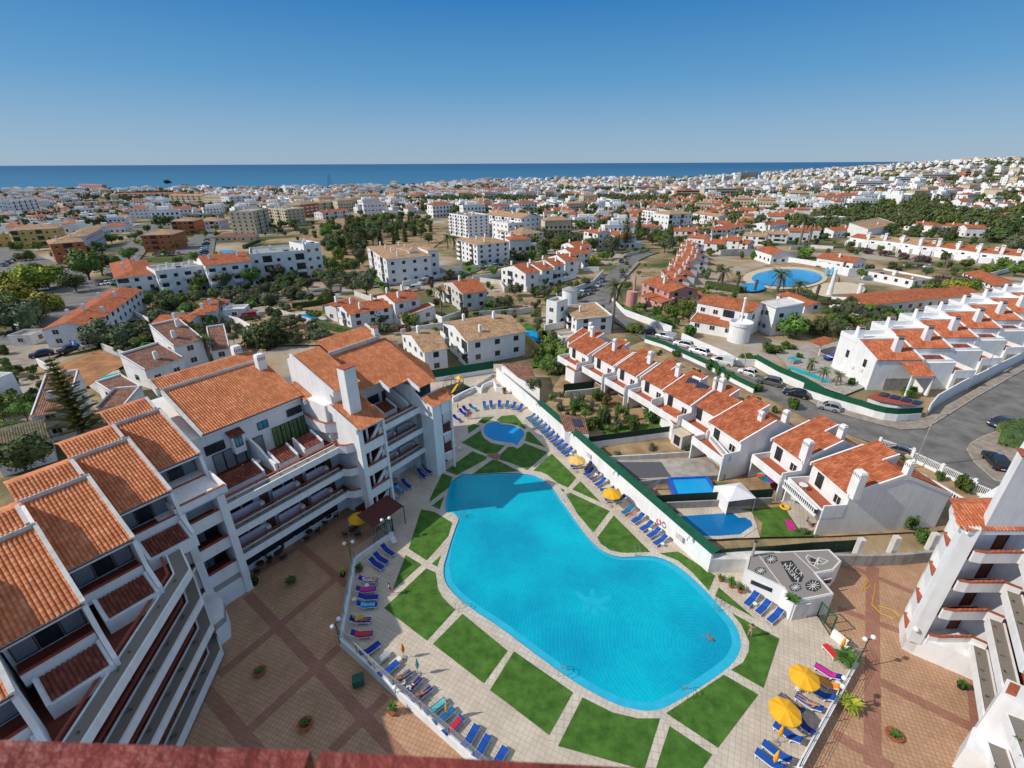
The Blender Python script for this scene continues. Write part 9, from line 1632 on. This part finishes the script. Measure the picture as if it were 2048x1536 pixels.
 # people
def skin_obj(name,pts,edges,rad,mat,parent,sub=1,root=0):
 me=bpy.data.meshes.new(name);me.from_pydata(pts,edges,[]);o=bpy.data.objects.new(name,me);COL.objects.link(o);o.parent=parent;me.materials.append(MT[mat])
 sk_=o.modifiers.new('skin','SKIN');sk_.use_smooth_shade=True;layer=me.skin_vertices[0]if me.skin_vertices else None
 if layer is None:
  bm=bmesh.new();bm.from_mesh(me);bm.verts.layers.skin.verify();bm.to_mesh(me);bm.free();layer=me.skin_vertices[0]
 for i,r in enumerate(rad):layer.data[i].radius=(r[0],r[1])if isinstance(r,tuple)else(r,r);layer.data[i].use_root=(i==root)
 if sub:s_=o.modifiers.new('sub','SUBSURF');s_.levels=sub;s_.render_levels=sub
 return o
def limb(a,b_,k):return tuple(a[i]+(b_[i]-a[i])*k for i in range(3))
def person(loc,rot,label,joints,skin='skin',hair='hair',hairlen=.12,top=None,bottom=None,trunks=True,group=None):
 """joints: dict of body positions in metres; one continuous body grown on a skeleton"""
 J_=dict(joints);t=thing('person',label,'person',loc,rot,group);ids={};pts=[];rad=[];ed=[]
 def v(n_,p,r):ids[n_]=len(pts);pts.append(tuple(p));rad.append(r);return ids[n_]
 def e(a,b_):ed.append((ids[a],ids[b_]))
 pel,che,nek,hea=J_['pelvis'],J_['chest'],J_['neck'],J_['head']
 v('pel',pel,(.15,.11));v('wai',limb(pel,che,.45),(.125,.09));v('che',che,(.155,.105));v('nek',nek,.055);v('hd0',limb(nek,hea,.5),.065);v('hd1',hea,(.085,.10));v('hd2',limb(nek,hea,1.55),.07)
 e('pel','wai');e('wai','che');e('che','nek');e('nek','hd0');e('hd0','hd1');e('hd1','hd2')
 for s_ in 'LR':
  sh,el,wr=J_['sh'+s_],J_['el'+s_],J_['wr'+s_];v('sh'+s_,sh,.055);v('el'+s_,el,.038);v('wr'+s_,wr,.024);d=(Vector(wr)-Vector(el)).normalized();v('pa'+s_,tuple(Vector(wr)+d*.06),(.034,.018));e('che','sh'+s_);e('sh'+s_,'el'+s_);e('el'+s_,'wr'+s_);e('wr'+s_,'pa'+s_)
  side=d.cross(Vector((0,0,1)));side=side.normalized()if side.length>.05 else Vector((1,0,0))
  for q in range(4):n_='f%d%s'%(q,s_);v(n_,tuple(Vector(wr)+d*(.15+.012*(1-abs(q-1.3)))+side*(q-1.5)*.021),.008);e('pa'+s_,n_)
  n_='th'+s_;v(n_,tuple(Vector(wr)+d*.075+side*.06),.010);e('pa'+s_,n_)
  hp,kn,an=J_['hp'+s_],J_['kn'+s_],J_['an'+s_];toe=J_.get('to'+s_,(an[0],an[1]-.16,an[2]-.03));v('hp'+s_,hp,.085);v('kn'+s_,kn,.055);v('ca'+s_,limb(kn,an,.3),.055);v('an'+s_,an,.034);v('to'+s_,toe,.03);e('pel','hp'+s_);e('hp'+s_,'kn'+s_);e('kn'+s_,'ca'+s_);e('ca'+s_,'an'+s_);e('an'+s_,'to'+s_)
 skin_obj('body',pts,ed,rad,skin,t)
 up=(Vector(hea)-Vector(nek)).normalized();back=Vector(J_.get('back',(0,1,0)));c=Vector(hea)
 skin_obj('hair',[tuple(c+up*.09+back*.01),tuple(c+up*.04+back*.055),tuple(c-up*hairlen+back*.075)],[(0,1),(1,2)],[(.088,.095),(.09,.06),(.05,.035)],hair,t)
 f_=-back;sd2=up.cross(back).normalized();MB().mat('skin').ball(tuple(c+f_*.105),.014,6).obj('nose',t)
 for s_ in(-1,1):MB().mat('frame_dark').ball(tuple(c+f_*.095+sd2*.035*s_+up*.02),.010,6).obj('eye',t)
 MB().mat('red_fabric').ball(tuple(c+f_*.095-up*.045),.014,6,.5).obj('mouth',t)
 if bottom:skin_obj('trunks',[limb(pel,che,.12),pel,limb(J_['hpL'],J_['knL'],.38),limb(J_['hpR'],J_['knR'],.38),J_['hpL'],J_['hpR']],[(0,1),(1,4),(4,2),(1,5),(5,3)],[(.15,.115),(.165,.125),.085,.085,.098,.098],bottom,t,root=1)
 if top:skin_obj('shirt',[limb(pel,che,.2),limb(pel,che,.5),che,limb(che,nek,.55),J_['shL'],J_['shR'],limb(J_['shL'],J_['elL'],.5),limb(J_['shR'],J_['elR'],.5)],[(0,1),(1,2),(2,3),(2,4),(2,5),(4,6),(5,7)],[(.15,.115),(.145,.108),(.17,.12),.07,.068,.068,.055,.055],top,t,root=2)
 return t
STAND=dict(pelvis=(0,0,.95),chest=(0,.02,1.30),neck=(0,.01,1.47),head=(0,-.01,1.60),shL=(-.19,.02,1.40),elL=(-.27,.03,1.12),wrL=(-.25,-.06,.88),shR=(.19,.02,1.40),elR=(.26,.03,1.12),wrR=(.25,-.05,.88),hpL=(-.10,0,.90),knL=(-.11,-.02,.49),anL=(-.12,.02,.07),hpR=(.10,0,.90),knR=(.11,-.03,.49),anR=(.12,.0,.07))
def pose(**k):d=dict(STAND);d.update(k);return d
LIE=dict(pelvis=(0,0,.50),chest=(.38,0,.66),neck=(.58,0,.80),head=(.69,0,.88),back=(.6,0,-.8),shL=(.42,.2,.68),elL=(.2,.34,.52),wrL=(-.02,.30,.50),shR=(.42,-.2,.68),elR=(.2,-.34,.52),wrR=(0,-.28,.50),hpL=(-.04,.10,.49),knL=(-.46,.12,.56),anL=(-.86,.11,.47),toL=(-.94,.12,.58),hpR=(-.04,-.10,.49),knR=(-.46,-.12,.50),anR=(-.86,-.12,.47),toR=(-.94,-.12,.58))
SIT=pose(pelvis=(0,0,.52),chest=(0,.03,.88),neck=(0,.02,1.05),head=(0,-.02,1.18),shL=(-.19,.03,.98),elL=(-.26,-.08,.74),wrL=(-.16,-.30,.70),shR=(.19,.03,.98),elR=(.26,-.08,.74),wrR=(.16,-.30,.70),hpL=(-.10,-.02,.50),knL=(-.14,-.44,.50),anL=(-.14,-.46,.07),hpR=(.10,-.02,.50),knR=(.14,-.44,.50),anR=(.14,-.44,.07))
def pp_(tag,x,y,z=0):return(*W(*P(tag,x,y),z),z)
person(pp_('B',690,705,.03),R(150),'woman in a pinkish bikini standing on the turf beside the pool',pose(elL=(-.32,-.05,1.28),wrL=(-.12,-.16,1.50),elR=(.32,-.05,1.26),wrR=(.10,-.16,1.48)),top=None,bottom='pink_floral')
SWIM=dict(pelvis=(0,0,-.12),chest=(.1,-.34,-.06),neck=(.12,-.50,.0),head=(.12,-.60,.06),back=(0,.2,.98),shL=(-.1,-.36,-.05),elL=(-.38,-.45,-.06),wrL=(-.60,-.58,-.05),shR=(.30,-.36,-.05),elR=(.55,-.28,-.08),wrR=(.78,-.35,-.06),hpL=(-.08,.08,-.12),knL=(-.32,.34,-.08),anL=(-.58,.46,-.10),toL=(-.70,.50,-.10),hpR=(.1,.08,-.12),knR=(.34,.30,-.08),anR=(.40,.62,-.10),toR=(.42,.74,-.10))
person(pp_('B',435,705,-.04),R(20),'swimmer in red trunks stretched out in the big pool',SWIM,'skin_dark',bottom='red_fabric').scale=(.8,.8,.8)
person(pp_('A',293,455,0),R(200),'person in a pink towel standing beside the navy loungers, left of two',pose(),top='magenta',bottom='magenta');person(pp_('A',310,450,0),R(170),'person in red swimwear standing beside the navy loungers, right of two',pose(elR=(.30,-.1,1.15),wrR=(.2,-.25,1.3)),bottom='red_fabric')
person(pp_('C',1205,440,0),R(100),'person with a pink patterned towel and blue bag walking past the left turf',pose(anL=(-.12,.25,.10),anR=(.12,-.25,.07),knR=(.11,-.18,.5)),top='pink_floral',bottom='blue_fabric')
def lie(tag,foot,head,label,**k):
 a,b_=W(*P(tag,*foot),.4),W(*P(tag,*head),.6);c=((a[0]+b_[0])/2,(a[1]+b_[1])/2,.035);return person(c,math.atan2(b_[1]-a[1],b_[0]-a[0]),label,LIE,**k)
lie('C',(1328,930),(1215,1002),'sunbather in green trunks lying on a lounger by the left parapet',bottom='green_metal');lie('C',(1385,975),(1298,1058),'sunbather in a white swimsuit lying on a lounger by the left parapet',skin='skin_dark',top='white_fabric',bottom='white_fabric')
lie('A',(1510,1215),(1600,1160),'sunbather in blue trunks lying below the lower yellow umbrella of the long wall',skin='skin',bottom='blue_fabric');lie('B',(880,1075),(1030,1185),'sunbather partly under the lower open umbrella by the right parapet',bottom='blue_fabric',skin='skin_dark')
lie('A',(1400,1090),(1500,1045),'sunbather in dark swimwear at the edge of the yellow umbrella halfway down the long wall',bottom='frame_dark',skin='skin_dark');lie('A',(1200,845),(1235,790),'sunbather beside the faded yellow umbrella by the long wall',bottom='red_fabric',skin='skin_dark')
person(pp_('C',957,30,PLZ),R(220),'man in a white shirt sitting at the cafe table under the shaded yellow umbrella',SIT,top='white_fabric',bottom='navy_fabric')
x_,y_,z_=ml(12.9,.9,9.45);person((x_,y_,z_),AX+R(0),'person in a red football shirt standing at the gallery corner left of the stair tower',pose(elL=(-.30,-.05,1.2),wrL=(-.2,-.3,1.22),elR=(.30,-.05,1.2),wrR=(.2,-.3,1.22)),top='red_fabric',bottom='navy_fabric')
person(pp_('J',1510,1350,.05),R(60),'person with a blue towel sitting on the brown patio beside the yellow ring',SIT,top='blue_fabric',bottom='white_fabric')
lie('A',(1230,918),(1300,868),'sunbather in a white swimsuit on the middle lounger between the two yellow umbrellas',top='white_fabric',bottom='white_fabric');lie('C',(1455,1028),(1345,1108),'sunbather in orange trunks near the shaft of shadow by the left parapet',bottom='orange_fabric')
lie('C',(1075,602),(955,595),'person resting in the shade beside the folded pale yellow umbrella',top='yellow_fabric',bottom='navy_fabric');lie('B',(985,1078),(1145,1168),'sunbather in teal trunks between the two open umbrellas',bottom='teal_fabric');lie('D',(0,0),(0,0),'x')if 0 else None
